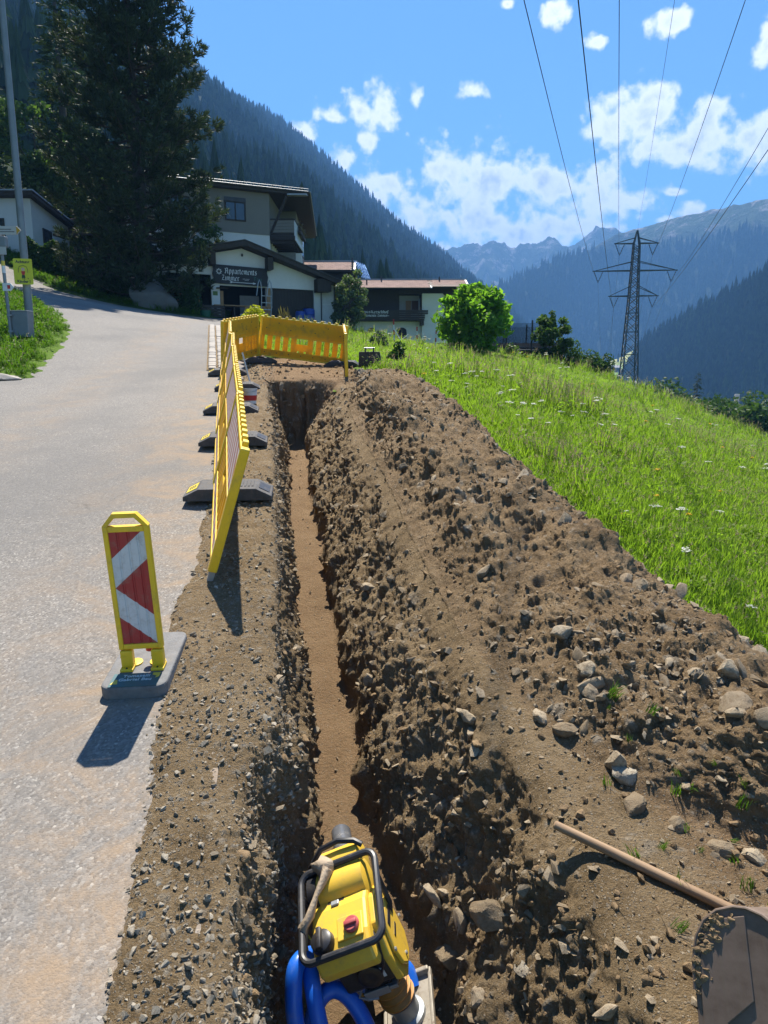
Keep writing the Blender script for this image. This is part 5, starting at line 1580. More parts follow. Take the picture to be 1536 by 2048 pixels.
# cable duct coming down the far end of the trench
b = MB()
cp = [(-2.32, 13.9, 1.35), (-2.22, 13.4, 1.05), (-2.10, 13.1, 0.62), (-1.98, 12.75, 0.34), (-1.92, 12.3, 0.2), (-1.86, 11.8, 0.1)]
b.tube(cp, 0.03, 8)
tag(b.build('cable_duct', paint('dusty_duct', (0.2, 0.17, 0.14), 0.6, dirt=0.5), None, smooth=True), 'brownish grey duct coming down the far end of the trench', 'duct')

# ---- wooden pole
A = Vector((0.72, 2.69, 0)); B = Vector((1.78, 2.02, 0))
_cl = [(t, soil_z(A.x + (B.x - A.x) * t, A.y + (B.y - A.y) * t) + 0.02) for t in np.linspace(0, 1.0, 40)]
B.z = _cl[-1][1] + 0.02
A.z = max((z - B.z * t) / (1 - t) for t, z in _cl[:34])
def mat_wood(name, c1, c2, sc=(3, 3, 0.25)):
    m, N, b = newmat(name)
    tc = N.n('ShaderNodeTexCoord').outputs['Object']
    n = N.n('ShaderNodeTexNoise', {'Vector': N.vmath('MULTIPLY', tc, sc).outputs[0], 'Scale': 9.0, 'Detail': 7.0, 'Roughness': 0.7}).outputs[0]
    c = N.ramp(n, [(0.3, c1), (0.7, c2)])
    setin(N, b, color=c, rough=0.7, spec=0.3)
    setin(N, b, normal=N.n('ShaderNodeBump', {'Height': n, 'Strength': 0.3, 'Distance': 0.01}).outputs[0])
    return m
M_POLE = mat_wood('handle_wood', (0.20, 0.125, 0.07), (0.40, 0.275, 0.165))
b = MB(); Lw = (B - A).length
b.lathe([(0.012, -0.006), (0.018, 0.0), (0.0195, 0.3), (0.020, Lw)], (0, 0, 0), 14)
o = b.build('wooden_pole', M_POLE, None, smooth=True, loc=A, rot=(B - A).to_track_quat('Z', 'Y').to_euler())
tag(o, 'long brown wooden tool handle lying on the bare soil', 'wooden pole')

# ---- excavator bucket in the near corner
def mat_rust():
    m, N, b = newmat('worn_bucket_steel')
    tc = N.n('ShaderNodeTexCoord').outputs['Object']
    n = N.n('ShaderNodeTexNoise', {'Vector': tc, 'Scale': 5.0, 'Detail': 9.0, 'Roughness': 0.7}).outputs[0]
    sv = N.n('ShaderNodeTexNoise', {'Vector': N.vmath('MULTIPLY', tc, (14, 14, 1.2)).outputs[0], 'Scale': 6.0, 'Detail': 6.0, 'Roughness': 0.7}).outputs[0]
    c = N.ramp(n, [(0.3, (0.10, 0.068, 0.048)), (0.55, (0.175, 0.128, 0.098)), (0.75, (0.23, 0.165, 0.135))])
    c = N.mix(N.maprange(sv, 0.45, 0.7, 0.0, 0.5), c, (0.17, 0.135, 0.095))
    setin(N, b, color=c, rough=0.6, metal=0.0, spec=0.35)
    setin(N, b, normal=N.n('ShaderNodeBump', {'Height': sv, 'Strength': 0.25, 'Distance': 0.004}).outputs[0])
    return m
M_BKT = mat_rust()
arch = [(0.0, -0.3), (0.002, 0.10), (0.006, 0.22), (0.022, 0.315), (0.052, 0.385), (0.095, 0.432), (0.15, 0.455), (0.19, 0.455), (0.235, 0.435), (0.285, 0.385), (0.325, 0.31), (0.355, 0.22), (0.375, 0.1), (0.385, -0.3)]
bk = empty('excavator_bucket')
_y = Vector((0.70, 0.55, -0.456)).normalized(); _z = Vector((0.08, 0.57, 0.81)); _z = (_z - _y * _z.dot(_y)).normalized(); _x = _y.cross(_z)
bk.matrix_world = Matrix.Translation((0.945, 1.83, -0.285)) @ Matrix(((_x.x, _y.x, _z.x, 0), (_x.y, _y.y, _z.y, 0), (_x.z, _y.z, _z.z, 0), (0, 0, 0, 1))) @ Matrix.Diagonal((0.95, 1, 0.67, 1))
tag(bk, 'rusty steel excavator bucket lying in the near corner, seen from its side plate', 'excavator bucket')
b = MB(); b.prism(arch, 'y', 0.0, 0.016); b.build('side_plate', M_BKT, bk, bevel=0.004)
b = MB(); b.prism([(0.02, -0.28), (0.024, 0.2), (0.05, 0.33), (0.10, 0.40), (0.183, 0.425), (0.183, 0.10), (0.10, 0.0), (0.08, -0.28)], 'y', -0.006, 0.0); b.build('wear_plate', M_BKT, bk, bevel=0.003)
b = MB()
Wd = 0.62
for i in range(len(arch) - 1):
    (x0, z0_), (x1, z1_) = arch[i], arch[i + 1]
    d_ = Vector((x1 - x0, 0, z1_ - z0_)).normalized(); n_ = Vector((-d_.z, 0, d_.x)) * 0.014
    b.add([(x0, 0.016, z0_), (x1, 0.016, z1_), (x1, Wd, z1_), (x0, Wd, z0_), (x0 - n_.x, 0.016, z0_ - n_.z), (x1 - n_.x, 0.016, z1_ - n_.z), (x1 - n_.x, Wd, z1_ - n_.z), (x0 - n_.x, Wd, z0_ - n_.z)],
          [(0, 1, 2, 3), (7, 6, 5, 4), (0, 4, 5, 1), (2, 6, 7, 3), (1, 5, 6, 2), (3, 7, 4, 0)])
b.build('shell', M_BKT, bk)
b = MB(); b.prism(arch, 'y', Wd, Wd + 0.016); b.build('side_plate', M_BKT, bk)
b = MB(); b.tube([(x, 0.0, z) for x, z in arch[1:-1]], 0.0075, 8); b.build('edge_weld', M_BKT, bk, smooth=True)
# dried mud on the plate edge
b = MB()
rd = random.Random(8)
for k in range(90):
    t = 1 + 3.9 * rd.random() ** 0.8; i = int(t); f_ = t - i
    x = arch[i][0] * (1 - f_) + arch[i + 1][0] * f_; z = arch[i][1] * (1 - f_) + arch[i + 1][1] * f_
    s = 0.004 + 0.013 * rd.random() ** 2
    b.lathe([(0.002, -0.5 * s), (s, -0.1 * s), (s * 0.8, 0.3 * s), (0.002, 0.45 * s)], (x + 0.005 + 0.05 * rd.random() ** 2, -0.004, z - rd.uniform(0.0, 0.035)), 6, Matrix.Rotation(R(90), 4, 'X'))
_mo = b.build('mud', M_CLOD, bk)
for v in _mo.data.vertices: v.co += Vector((rd.gauss(0, 0.0035), rd.gauss(0, 0.001), rd.gauss(0, 0.0035)))
tag(_mo, kind='stuff')

# ---- two trenching buckets at the far end
def trench_bucket(loc, rot, label, w=0.44, soil=False):
    o = empty('digging_bucket', loc, rot)
    tag(o, label, 'digging bucket', 'digging buckets at the far end of the heap')
    b = MB(); b.prism([(-w / 2, 0.0), (w / 2, 0.0), (w / 2 - 0.02, 0.34), (-w / 2 + 0.02, 0.34)], 'y', 0, 0.02); b.build('back_plate', M_DSTEEL, o)
    for sx in (-1, 1):
        b = MB(); b.prism([(0.02, 0.0), (0.3, 0.03), (0.26, 0.2), (0.02, 0.335)], 'x', sx * (w / 2 - 0.03) - 0.008, sx * (w / 2 - 0.03) + 0.008); b.build('side_plate', M_DSTEEL, o)
    b = MB(); b.box((-w / 2 + 0.02, 0.02, -0.005), (w / 2 - 0.02, 0.3, 0.014)); b.build('floor_plate', M_DSTEEL, o)
    for sx in (-1, 1):
        b = MB(); b.prism([(-0.02, 0.33), (0.07, 0.33), (0.05, 0.43), (0.0, 0.43)], 'x', sx * 0.09 - 0.012, sx * 0.09 + 0.012); b.build('lug', M_DSTEEL, o)
    b = MB(); b.tube([(-0.115, 0.025, 0.415), (0.115, 0.025, 0.415)], 0.016, 8); b.build('pin', M_STEEL, o)
    return o
trench_bucket((-0.32, 16.1, soil_z(-0.32, 16.1) + 0.10), (R(8), 0, R(-6)), 'dark steel digging bucket standing upright with a pin handle on top', 0.5)
trench_bucket((0.18, 14.9, soil_z(0.18, 14.9) - 0.1), (R(70), R(10), R(40)), 'dark digging bucket tipped over at the far tip of the soil heap', 0.5)

# ---- paint bucket and tool handle behind the panels
px_, py_ = -2.22, 11.9
bz = soil_z(px_, py_)
bu = empty('paint_bucket', (px_, py_, bz)); bu.scale = (0.85, 0.85, 0.85); tag(bu, 'white bucket with a red label standing behind the barrier panels', 'bucket')
b = MB(); b.lathe([(0.12, 0.0), (0.145, 0.27), (0.152, 0.275), (0.152, 0.29), (0.14, 0.29), (0.115, 0.03)], (0, 0, 0), 20); b.build('tub', M_WHITE, bu, smooth=True)
b = MB(); b.lathe([(0.1285, 0.06), (0.1395, 0.16)], (0, 0, 0), 20); b.f = b.f[:20]; b.m = b.m[:20]; b.build('label', M_RED, bu, smooth=True)
b = MB(); b.tube([(-0.15, 0, 0.27), (-0.13, -0.1, 0.24), (0.0, -0.16, 0.22), (0.13, -0.1, 0.24), (0.15, 0, 0.27)], 0.004, 6); b.build('handle', M_STEEL, bu)
b = MB(); b.tube([(-2.58, 13.95, soil_z(-2.58, 13.95)), (-2.72, 13.95, soil_z(-2.58, 13.95) + 0.62)], 0.017, 8)
tag(b.build('shovel_pole', M_WHITE, None, smooth=True), 'pale tool handle standing against the fourth barrier panel', 'tool handle')

# ---- setts beside the lane, kerb stone
M_SETT = paint('granite_sett', (0.31, 0.28, 0.24), 0.85, var=0.2, scale=2.0, bump=0.4, bscale=20)
cs_ = link('cobble_strip', mesh_np('cobble_strip', np.array([[-0.36, 0, 0.012], [0.36, 0, 0.012], [0.36, 11, 0.012], [-0.36, 11, 0.012]]), np.array([[0, 1, 2, 3]]), M_SOIL))
_ly = np.linspace(16.3, 28.5, 30)
V_ = []
for yy in _ly:
    xc = -3.66 - 0.232 * (yy - 16.4)
    for dx in (-0.36, 0.36): V_.append((xc + dx, yy, G(xc + dx, yy) + 0.016))
cs_.data = mesh_np('cobble_strip', V_, grid_faces(30, 2), M_SOIL)
tag(cs_, 'three rows of pale setts along the lane', kind='structure')
setts = [MB().box((-0.092, -0.15, -0.05), (0.092, 0.15, 0.05), 0.03).mesh('cobble', M_SETT) for _ in range(2)]
rd = random.Random(3)
for r_ in range(3):
    yy = 16.45 + rd.uniform(0, 0.2)
    while yy < 28.2:
        xc = -3.66 - 0.232 * (yy - 16.4) + (r_ - 1) * 0.225
        o = link('cobble', setts[r_ % 2], cs_, (xc, yy, G(xc, yy) + 0.012 + rd.uniform(-0.006, 0.008)), (R(9.5) + rd.uniform(-0.03, 0.03), rd.uniform(-0.03, 0.03), 0.228 + rd.uniform(-0.05, 0.05)))
        o.scale = (rd.uniform(0.93, 1.05), rd.uniform(0.9, 1.04), 1)
        yy += 0.37
kb = stone_mesh('kerb_stone', 901, M_SETT, 3, 0.5, 0.15, 6)
o = link('kerb_stone', kb, None, (-7.72, 14.75, G(-7.72, 14.75) + 0.02), (0, 0, 0.5)); o.scale = (0.38, 0.22, 0.24)
tag(o, 'pale kerb stone where the grass corner meets the road', 'kerb stone')
# ================================================================== BUILDINGS AND SIGNS
M_RENDER = paint('white_render', (0.62, 0.61, 0.58), 0.9, var=0.06, scale=0.8, bump=0.3, bscale=14, dirt=0.12, dirtcol=(0.4, 0.38, 0.34))
M_CREAM = paint('cream_render', (0.60, 0.57, 0.47), 0.9, var=0.06, scale=0.8, bump=0.3, bscale=14)
M_TAUPE = paint('taupe_render', (0.19, 0.175, 0.15), 0.9, var=0.05, scale=0.8, bump=0.3, bscale=14)
M_DWOOD = mat_wood('dark_brown_wood', (0.03, 0.022, 0.017), (0.055, 0.042, 0.032), (2, 2, 0.2))
M_GWOOD = mat_wood('weathered_wood', (0.10, 0.08, 0.065), (0.2, 0.165, 0.135), (3, 3, 0.2))
M_OWOOD = mat_wood('orange_wood', (0.26, 0.14, 0.06), (0.36, 0.21, 0.1), (3, 3, 0.3))
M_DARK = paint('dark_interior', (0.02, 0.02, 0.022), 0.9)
M_TILE = paint('brown_roof_tile', (0.22, 0.13, 0.105), 0.85, var=0.35, scale=1.6, bump=0.5, bscale=5, dirt=0.4, dirtcol=(0.09, 0.07, 0.06))
M_ROOFD = paint('dark_roof_felt', (0.06, 0.055, 0.05), 0.85, var=0.3, scale=1.0, dirt=0.3)
M_SHEET = paint('bluish_sheet_metal', (0.2, 0.33, 0.52), 0.3, metal=0.6, var=0.1)
M_ZINC = paint('zinc_flashing', (0.30, 0.31, 0.33), 0.5, metal=0.5, var=0.1)
M_PANEL = paint('pale_board', (0.52, 0.53, 0.53), 0.7, var=0.06, dirt=0.2)
M_SIGNB = paint('sign_board_dark', (0.022, 0.02, 0.021), 0.7, var=0.2)
M_SIGNW = paint('sign_paint_white', (0.6, 0.6, 0.58), 0.7)
M_SIGNG = paint('sign_paint_green', (0.03, 0.16, 0.12), 0.7)

def glassmat():
    m, N, b = newmat('window_glass')
    setin(N, b, color=(0.03, 0.04, 0.05), rough=0.04, spec=0.8)
    return m
M_GLASS = glassmat()

def frame_obj(name, loc, az, label, cat, group=None):
    """thing whose x axis runs along its front (az degrees turned away to the right)"""
    o = empty(name, loc, (0, 0, R(az)))
    return tag(o, label, cat, group)

def window(par, x, z, w, h, y=0.0, face='y', frame=None, bars=1, depth=0.06):
    """window part on the front wall at local y (front looks along -y)"""
    frame = frame or M_DWOOD
    f = MB(); t = 0.09
    f.box((x - w / 2, y - depth, z), (x - w / 2 + t, y + 0.02, z + h)); f.box((x + w / 2 - t, y - depth, z), (x + w / 2, y + 0.02, z + h))
    f.box((x - w / 2 + t, y - depth, z), (x + w / 2 - t, y + 0.02, z + t)); f.box((x - w / 2 + t, y - depth, z + h - t), (x + w / 2 - t, y + 0.02, z + h))
    for k in range(bars):
        xx = x - w / 2 + w * (k + 1) / (bars + 1)
        f.box((xx - 0.04, y - depth + 0.01, z + t), (xx + 0.04, y + 0.02, z + h - t))
    wo = f.build('window', frame, par)
    p = MB(); p.box((x - w / 2 + 0.02, y - 0.02, z + 0.02), (x + w / 2 - 0.02, y + 0.01, z + h - 0.02)); p.build('pane', M_GLASS, wo)
    return wo

# blackletter strokes written with a broad nib (x, y in stem units; height 6)
GLYPH = {
 'A': (6.2, [[(0.2, 0.6), (1.2, 0), (1.6, 1.2), (1.6, 4.6), (0.6, 5.4)], [(1.6, 4.8), (3, 6), (4.6, 5)], [(4.4, 5.2), (4.4, 0.6), (5.4, 0.2)], [(1.6, 2.8), (4.4, 2.8)]]),
 'p': (4.4, [[(0.2, 3.6), (1, 4.2), (1, -1.8)], [(1, 3.6), (2.4, 4.4), (3.4, 3.4), (3.4, 0.6), (2.2, -0.1), (1, 0.6)]]),
 'a': (4.2, [[(0.6, 3.6), (1.8, 4.3), (3, 3.6), (3, 0.5), (3.7, 0.1)], [(3, 2.4), (1.2, 2), (0.6, 1), (1.4, 0), (3, 0.8)]]),
 'r': (3.2, [[(0.2, 3.6), (1, 4.2), (1, 0.3), (1.5, 0)], [(1, 3.4), (2, 4.3), (2.9, 3.8)]]),
 't': (2.9, [[(1, 5.2), (1, 0.6), (1.8, 0), (2.6, 0.5)], [(0.1, 3.9), (2.4, 3.9)]]),
 'e': (3.6, [[(2.9, 0.6), (1.8, 0), (0.8, 0.8), (0.8, 3.2), (2, 4.3), (2.9, 3.2), (0.9, 2)]]),
 'm': (6.2, [[(0.2, 3.6), (1, 4.2), (1, 0.2)], [(1, 3.5), (2.2, 4.3), (2.9, 3.6), (2.9, 0.2)], [(2.9, 3.5), (4.2, 4.3), (5, 3.6), (5, 0.4), (5.6, 0)]]),
 'n': (4.3, [[(0.2, 3.6), (1, 4.2), (1, 0.2)], [(1, 3.5), (2.3, 4.3), (3.1, 3.6), (3.1, 0.4), (3.7, 0)]]),
 's': (3.6, [[(2.9, 3.7), (1.8, 4.3), (0.8, 3.4), (2.9, 1.6), (2.6, 0.4), (1.4, 0), (0.6, 0.7)]]),
 'Z': (5.0, [[(0.4, 5.3), (1.4, 5.9), (3.8, 5.6)], [(3.8, 5.6), (1.0, 0.5)], [(0.6, 0.2), (2.6, 0.6), (4.2, 0.1)], [(1.4, 3.0), (3.4, 3.0)]]),
 'i': (2.0, [[(0.2, 3.6), (1, 4.2), (1, 0.4), (1.6, 0)], [(0.9, 5.5), (1.3, 5.9)]]),
 'F': (4.6, [[(0.4, 5.4), (2, 6), (4, 5.4)], [(1.4, 5.6), (1.4, 0.4), (0.4, 0)], [(1.4, 3), (3, 3.2)]]),
 'H': (5.6, [[(0.4, 5.4), (1.4, 6), (1.4, 0.4), (0.6, 0)], [(1.4, 3), (3, 3.8), (4, 3), (4, 0.4), (3.2, -0.8)]]),
 'u': (4.3, [[(0.2, 3.8), (1, 4.2), (1, 0.6), (1.8, 0), (3.1, 0.8)], [(3.1, 4.2), (3.1, 0.4), (3.7, 0)]]),
 'K': (5.4, [[(0.4, 5.4), (1.4, 6), (1.4, 0.4), (0.6, 0)], [(1.4, 3), (3.2, 4.6), (4, 5.6)], [(1.8, 3), (3.4, 2.4), (3.8, 0.4), (4.6, 0)]]),
 'c': (3.2, [[(2.7, 3.8), (1.8, 4.3), (0.8, 3.4), (0.8, 0.8), (1.7, 0), (2.7, 0.6)]]),
 'h': (4.3, [[(0.6, 5.8), (1, 5.4), (1, 0.2)], [(1, 3.5), (2.3, 4.3), (3.1, 3.4), (3.1, 0.6), (2.4, -0.8)]]),
 'o': (3.9, [[(1.9, 4.3), (0.8, 3.5), (0.8, 0.7), (1.9, 0), (3, 0.8), (3, 3.5), (1.9, 4.3)]]),
 'f': (2.8, [[(2.4, 5.4), (1.6, 6), (1, 5.2), (1, -1)], [(0.1, 3.8), (2.3, 3.8)]]),
 ' ': (2.4, []),
}
def blackletter(mb, s, x, z, h, y, nib=0.95, slope=0.0, xs=1.0):
    u = h / 6.0; ux = u * xs
    a = R(40)
    nx, nz = cos(a) * nib * u / 2, sin(a) * nib * u / 2
    for ch in s:
        w, st = GLYPH[ch]
        for line in st:
            for (x0, y0), (x1, y1) in zip(line[:-1], line[1:]):
                p = [(x + x0 * ux, z + y0 * u), (x + x1 * ux, z + y1 * u)]
                q = [(p[0][0] - nx, p[0][1] - nz), (p[0][0] + nx, p[0][1] + nz), (p[1][0] + nx, p[1][1] + nz), (p[1][0] - nx, p[1][1] - nz)]
                mb.add([(qx, y, qz + slope * qx) for qx, qz in q], [(0, 1, 2, 3)])
                mb.v[-4:] = [(v[0], y - 0.0005 * (len(mb.f) % 7), v[2]) for v in mb.v[-4:]]
        x += w * ux
    return x

# ---------------------------------------------------------------- garage with the apartments sign (front runs 24 degrees off)
GA = frame_obj('garage', (-11.9, 43.5, 0), 24.0, 'low white garage with dark gable roof and open bays below the apartments sign', 'garage')
DEP = 7.0
def wall_holes(mb, x0, x1, z0, ztop, holes, y0, y1):
    """front wall pieces round rectangular openings; ztop(x) the gable line"""
    xs_ = sorted(set([x0, x1, 3.63] + [h[0] for h in holes] + [h[1] for h in holes]))
    xs_ = [x for x in xs_ if x0 <= x <= x1]
    for a, b_ in zip(xs_[:-1], xs_[1:]):
        hh = [h for h in holes if h[0] <= a + 1e-6 and h[1] >= b_ - 1e-6]
        lo = hh[0][3] if hh else z0
        mb.prism([(a, lo), (b_, lo), (b_, ztop(b_)), (a, ztop(a))], 'y', y0, y1)
gt = lambda x: np.interp(x, [-2.2, 3.63, 10.7], [8.15, 9.42, 7.2])
b = MB()
wall_holes(b, -1.4, 8.62, 4.3, lambda x: float(gt(x)), [(-0.9, 1.72, 0, 7.8), (2.22, 5.06, 0, 7.22), (5.34, 8.16, 0, 7.22)], 0.0, 0.25)
b.build('wall', M_RENDER, GA)
b = MB(); b.prism([(8.64, 4.3), (9.5, 4.3), (9.5, float(gt(9.5))), (8.64, float(gt(8.64)))], 'y', -0.02, 0.2); b.box((9.3, 0.2, 4.3), (9.5, DEP, 7.4)); b.box((-1.4, 0.25, 4.3), (-1.2, DEP, 7.6)); b.box((-1.2, DEP - 0.2, 4.3), (9.3, DEP, 7.4))
b.build('side_wall', M_RENDER, GA)
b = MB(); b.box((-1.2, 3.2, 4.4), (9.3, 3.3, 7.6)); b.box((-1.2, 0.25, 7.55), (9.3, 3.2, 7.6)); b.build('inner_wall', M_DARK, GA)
for k, (x0, x1) in enumerate(((8.72, 9.46),)):
    for z0_, z1_ in ((4.6, 6.36), (6.42, 7.45)):
        p_ = MB(); p_.box((x0, -0.06, z0_), (x1, -0.025, z1_)); p_.build('board', M_PANEL, GA)
p_ = MB(); p_.box((8.60, -0.07, 4.4), (8.66, -0.01, 7.5)); p_.box((9.48, -0.07, 4.4), (9.54, -0.01, 7.45)); p_.build('downpipe', M_DSTEEL, GA)
# roof: two slabs with a dark fascia, overhanging the front
b = MB()
b.prism([(-2.3, 8.20), (3.63, 9.48), (3.63, 9.74), (-2.3, 8.46)], 'y', -0.9, DEP + 0.5)
b.prism([(3.631, 9.48), (10.9, 7.10), (10.9, 7.36), (3.631, 9.74)], 'y', -0.9, DEP + 0.5)
roof = b.build('roof', M_DWOOD, GA)
b = MB()
b.prism([(-2.35, 8.47), (3.63, 9.75), (3.63, 9.80), (-2.35, 8.52)], 'y', -0.95, DEP + 0.55); b.prism([(3.631, 9.75), (10.95, 7.36), (10.95, 7.41), (3.631, 9.80)], 'y', -0.95, DEP + 0.55)
b.build('covering', M_ROOFD, roof)
for x, ww, hh in ((1.75, 0.32, 0.75), (5.2, 0.34, 0.75), (8.62, 0.9, 0.8)):
    b = MB(); zt = float(gt(x)); b.prism([(x - ww / 2, zt - hh), (x + ww / 2, zt - hh + 0.05), (x + ww / 2, zt), (x - ww / 2, zt)], 'y', -0.75, -0.001)
    b.build('bracket', M_DWOOD, roof)
for x, w_, h_ in ((3.63, 0.12, 0.25),):
    b = MB(); b.lathe([(0.05, 0), (0.06, 0.1), (0.03, 0.16)], (3.63, -0.08, 8.95), 10); b.build('lamp', M_BLK, GA, smooth=True)
b = MB(); b.box((5.08, -0.02, 4.6), (5.32, 0.22, 7.2)); b.box((2.24, -0.01, 4.6), (2.42, 0.2, 6.9)); b.build('post', M_OWOOD, GA)
b = MB(); b.box((5.36, 0.12, 4.4), (8.14, 0.2, 7.2)); door = b.build('door', paint('anthracite_door', (0.03, 0.028, 0.028), 0.7, var=0.2), GA)
for k in range(14):
    b = MB(); b.box((5.38 + k * 0.196, 0.10, 4.4), (5.55 + k * 0.196, 0.12, 7.18)); b.build('plank', M_DWOOD, door)
b = MB(); b.box((3.55, 0.6, 5.2), (4.75, 0.66, 6.75)); b.build('inner_door', paint('brown_grey_board', (0.16, 0.14, 0.12), 0.8), GA)
b = MB(); b.box((2.0, -0.28, 7.02), (2.7, 0.0, 7.07)); b.build('shelf', M_DWOOD, GA)
b = MB(); b.box((1.8, -0.02, 6.62), (2.08, -0.005, 6.86)); b.build('number_plate', paint('green_plate', (0.1, 0.16, 0.03), 0.6), GA)

SG = frame_obj('apartments_sign', (-11.9 + 3.5 * .9135, 43.5 + 3.5 * .4067, 0), 24.0, 'dark wooden sign reading Appartements Zimmer on the garage gable', 'sign')
b = MB()
L_ = 1.66
rag_ = [0, 0.05, -0.02, 0.06, 0.0]
left = [(-L_ - 0.02 + rag_[k] * 0.8, 7.32 + 0.27 * k) for k in range(5)]
right = [(L_ - rag_[k] * 0.8, 7.26 + 0.265 * k) for k in range(5)]
b.prism(left[::-1] + right, 'y', -0.16, -0.08)
b.build('board', M_SIGNB, SG)
lt = MB(); blackletter(lt, 'Appartements', -0.98, 7.90, 0.32, -0.164, 1.0, -0.012, 0.74); blackletter(lt, 'Zimmer', -1.18, 7.50, 0.30, -0.164, 1.0, -0.012, 0.82)
for k in range(5): lt.box((0.10 + k * 0.085, -0.163, 7.62), (0.155 + k * 0.085, -0.161, 7.645)); 
for k in range(3): lt.box((0.22 + k * 0.085, -0.163, 7.55), (0.275 + k * 0.085, -0.161, 7.575))
lt.add([(-0.62, -0.164, 7.405), (0.78, -0.164, 7.385), (0.78, -0.164, 7.42), (-0.62, -0.164, 7.44)], [(0, 1, 2, 3)])
lt.add([(0.70, -0.165, 7.33), (0.92, -0.165, 7.40), (0.70, -0.165, 7.475), (0.76, -0.165, 7.40)], [(0, 1, 2, 3)])
lt.add([(-0.72, -0.165, 7.36), (-0.62, -0.165, 7.42), (-0.50, -0.165, 7.42), (-0.60, -0.165, 7.36)], [(0, 1, 2, 3)]); lt.add([(-0.72, -0.165, 7.49), (-0.60, -0.165, 7.49), (-0.50, -0.165, 7.43), (-0.62, -0.165, 7.43)], [(0, 1, 2, 3)])
for k in range(8):
    a = k * pi / 4
    c = Vector((-1.32 + 0.0, 0, 8.0)); d1 = Vector((cos(a), 0, sin(a))); s1 = Vector((-sin(a), 0, cos(a)))
    q = [c + d1 * 0.06, c + d1 * 0.12 + s1 * 0.045, c + d1 * 0.19, c + d1 * 0.12 - s1 * 0.045]
    lt.add([(v.x, -0.165, v.z) for v in q], [(0, 1, 2, 3)])
lt.build('lettering', M_SIGNW, SG)
lt = MB(); blackletter(lt, 'Frei', 0.78, 7.55, 0.22, -0.164, 0.8); lt.build('lettering', M_SIGNG, SG)

def gpt(t, y=0.0):
    """a point of the garage forecourt: t along the front, y into the garage"""
    return (-11.9 + t * .9135 - y * .4067, 43.5 + t * .4067 + y * .9135)
def put(name, t, y, label, cat, group=None, rz=24.0, dz=0.0):
    x_, y_ = gpt(t, y)
    return frame_obj(name, (x_, y_, G(x_, y_) + dz), rz, label, cat, group)
# things in front of the garage
o = put('wooden_shed_box', 0.2, -1.0, 'small yellow wooden hutch in the left garage bay', 'hutch')
b = MB(); b.prism([(-0.75, 0), (0.75, 0), (0.75, 0.25), (0.5, 1.05), (-0.5, 1.05), (-0.75, 0.25)], 'y', 0, 0.9); b.build('body', M_DARK, o)
for sx in (-1, 1):
    b = MB(); b.prism([(sx * 0.80, 0.2), (sx * 0.70, 0.2), (sx * 0.46, 1.06), (sx * 0.54, 1.1)], 'y', -0.06, 0.95); b.build('gable_board', M_OWOOD, o)
b = MB(); b.box((-0.54, -0.06, 1.05), (0.54, 0.95, 1.14)); b.build('roof_board', M_OWOOD, o)
b = MB()
for k in range(5): b.box((-0.55, -0.05, 0.3 + k * 0.15), (0.55, -0.01, 0.4 + k * 0.15))
b.build('slat', M_GWOOD, o)
o = put('workbench', 3.7, -0.9, 'long brown bench of boards before the middle garage bay', 'bench')
b = MB(); b.box((-2.0, 0, 0.80), (1.5, 0.6, 0.86)); b.build('top', M_OWOOD, o)
for k in range(6):
    b = MB(); b.box((-0.2 + k * 0.28, 0.02, 0.02), (0.05 + k * 0.28, 0.05, 0.79)); b.build('plank', M_OWOOD, o)
for k in range(4):
    b = MB(); b.box((-1.95 + k * 1.1, 0.1, 0), (-1.87 + k * 1.1, 0.5, 0.8)); b.build('leg', M_DWOOD, o)
o = put('crate', 1.5, -1.4, 'dark brown crate standing at the road edge left of the bench', 'crate')
for sx in (0, 1):
    b = MB(); b.box((-0.7 + sx * 1.35, 0, 0.0), (-0.65 + sx * 1.35, 0.7, 0.72)); b.build('end', M_DWOOD, o)
for k in range(4):
    b = MB(); b.box((-0.64, 0.0, 0.04 + k * 0.17), (0.64, 0.03, 0.18 + k * 0.17)); b.build('plank', M_DWOOD, o)
o = put('green_tub', 0.95, -1.9, 'small green tub by the dark crate', 'tub')
b = MB(); b.lathe([(0.26, 0), (0.32, 0.3), (0.34, 0.3), (0.34, 0.34), (0.3, 0.34), (0.25, 0.04)], (0, 0, 0), 16); b.build('shell', paint('green_plastic', (0.01, 0.09, 0.05), 0.5), o, smooth=True)
for k, (t, y, s, lb) in enumerate(((3.75, -1.6, 1.0, 'taller white bucket on the ground before the bench'), (4.15, -1.3, 0.75, 'smaller white bucket right of the taller one'), (3.1, -2.0, 0.9, 'white bucket at the road edge left of the tall white bucket'))):
    o = put('white_bucket', t, y, lb, 'bucket', 'white buckets before the garage')
    o.scale = (s, s, s)
    b = MB(); b.lathe([(0.15, 0), (0.18, 0.4), (0.19, 0.4), (0.19, 0.43), (0.16, 0.43), (0.13, 0.03)], (0, 0, 0), 16); b.build('tub', M_WHITE, o, smooth=True)
    b = MB(); b.tube([(-0.18, 0, 0.4), (0, -0.15, 0.33), (0.18, 0, 0.4)], 0.008, 6); b.build('handle', M_STEEL, o)
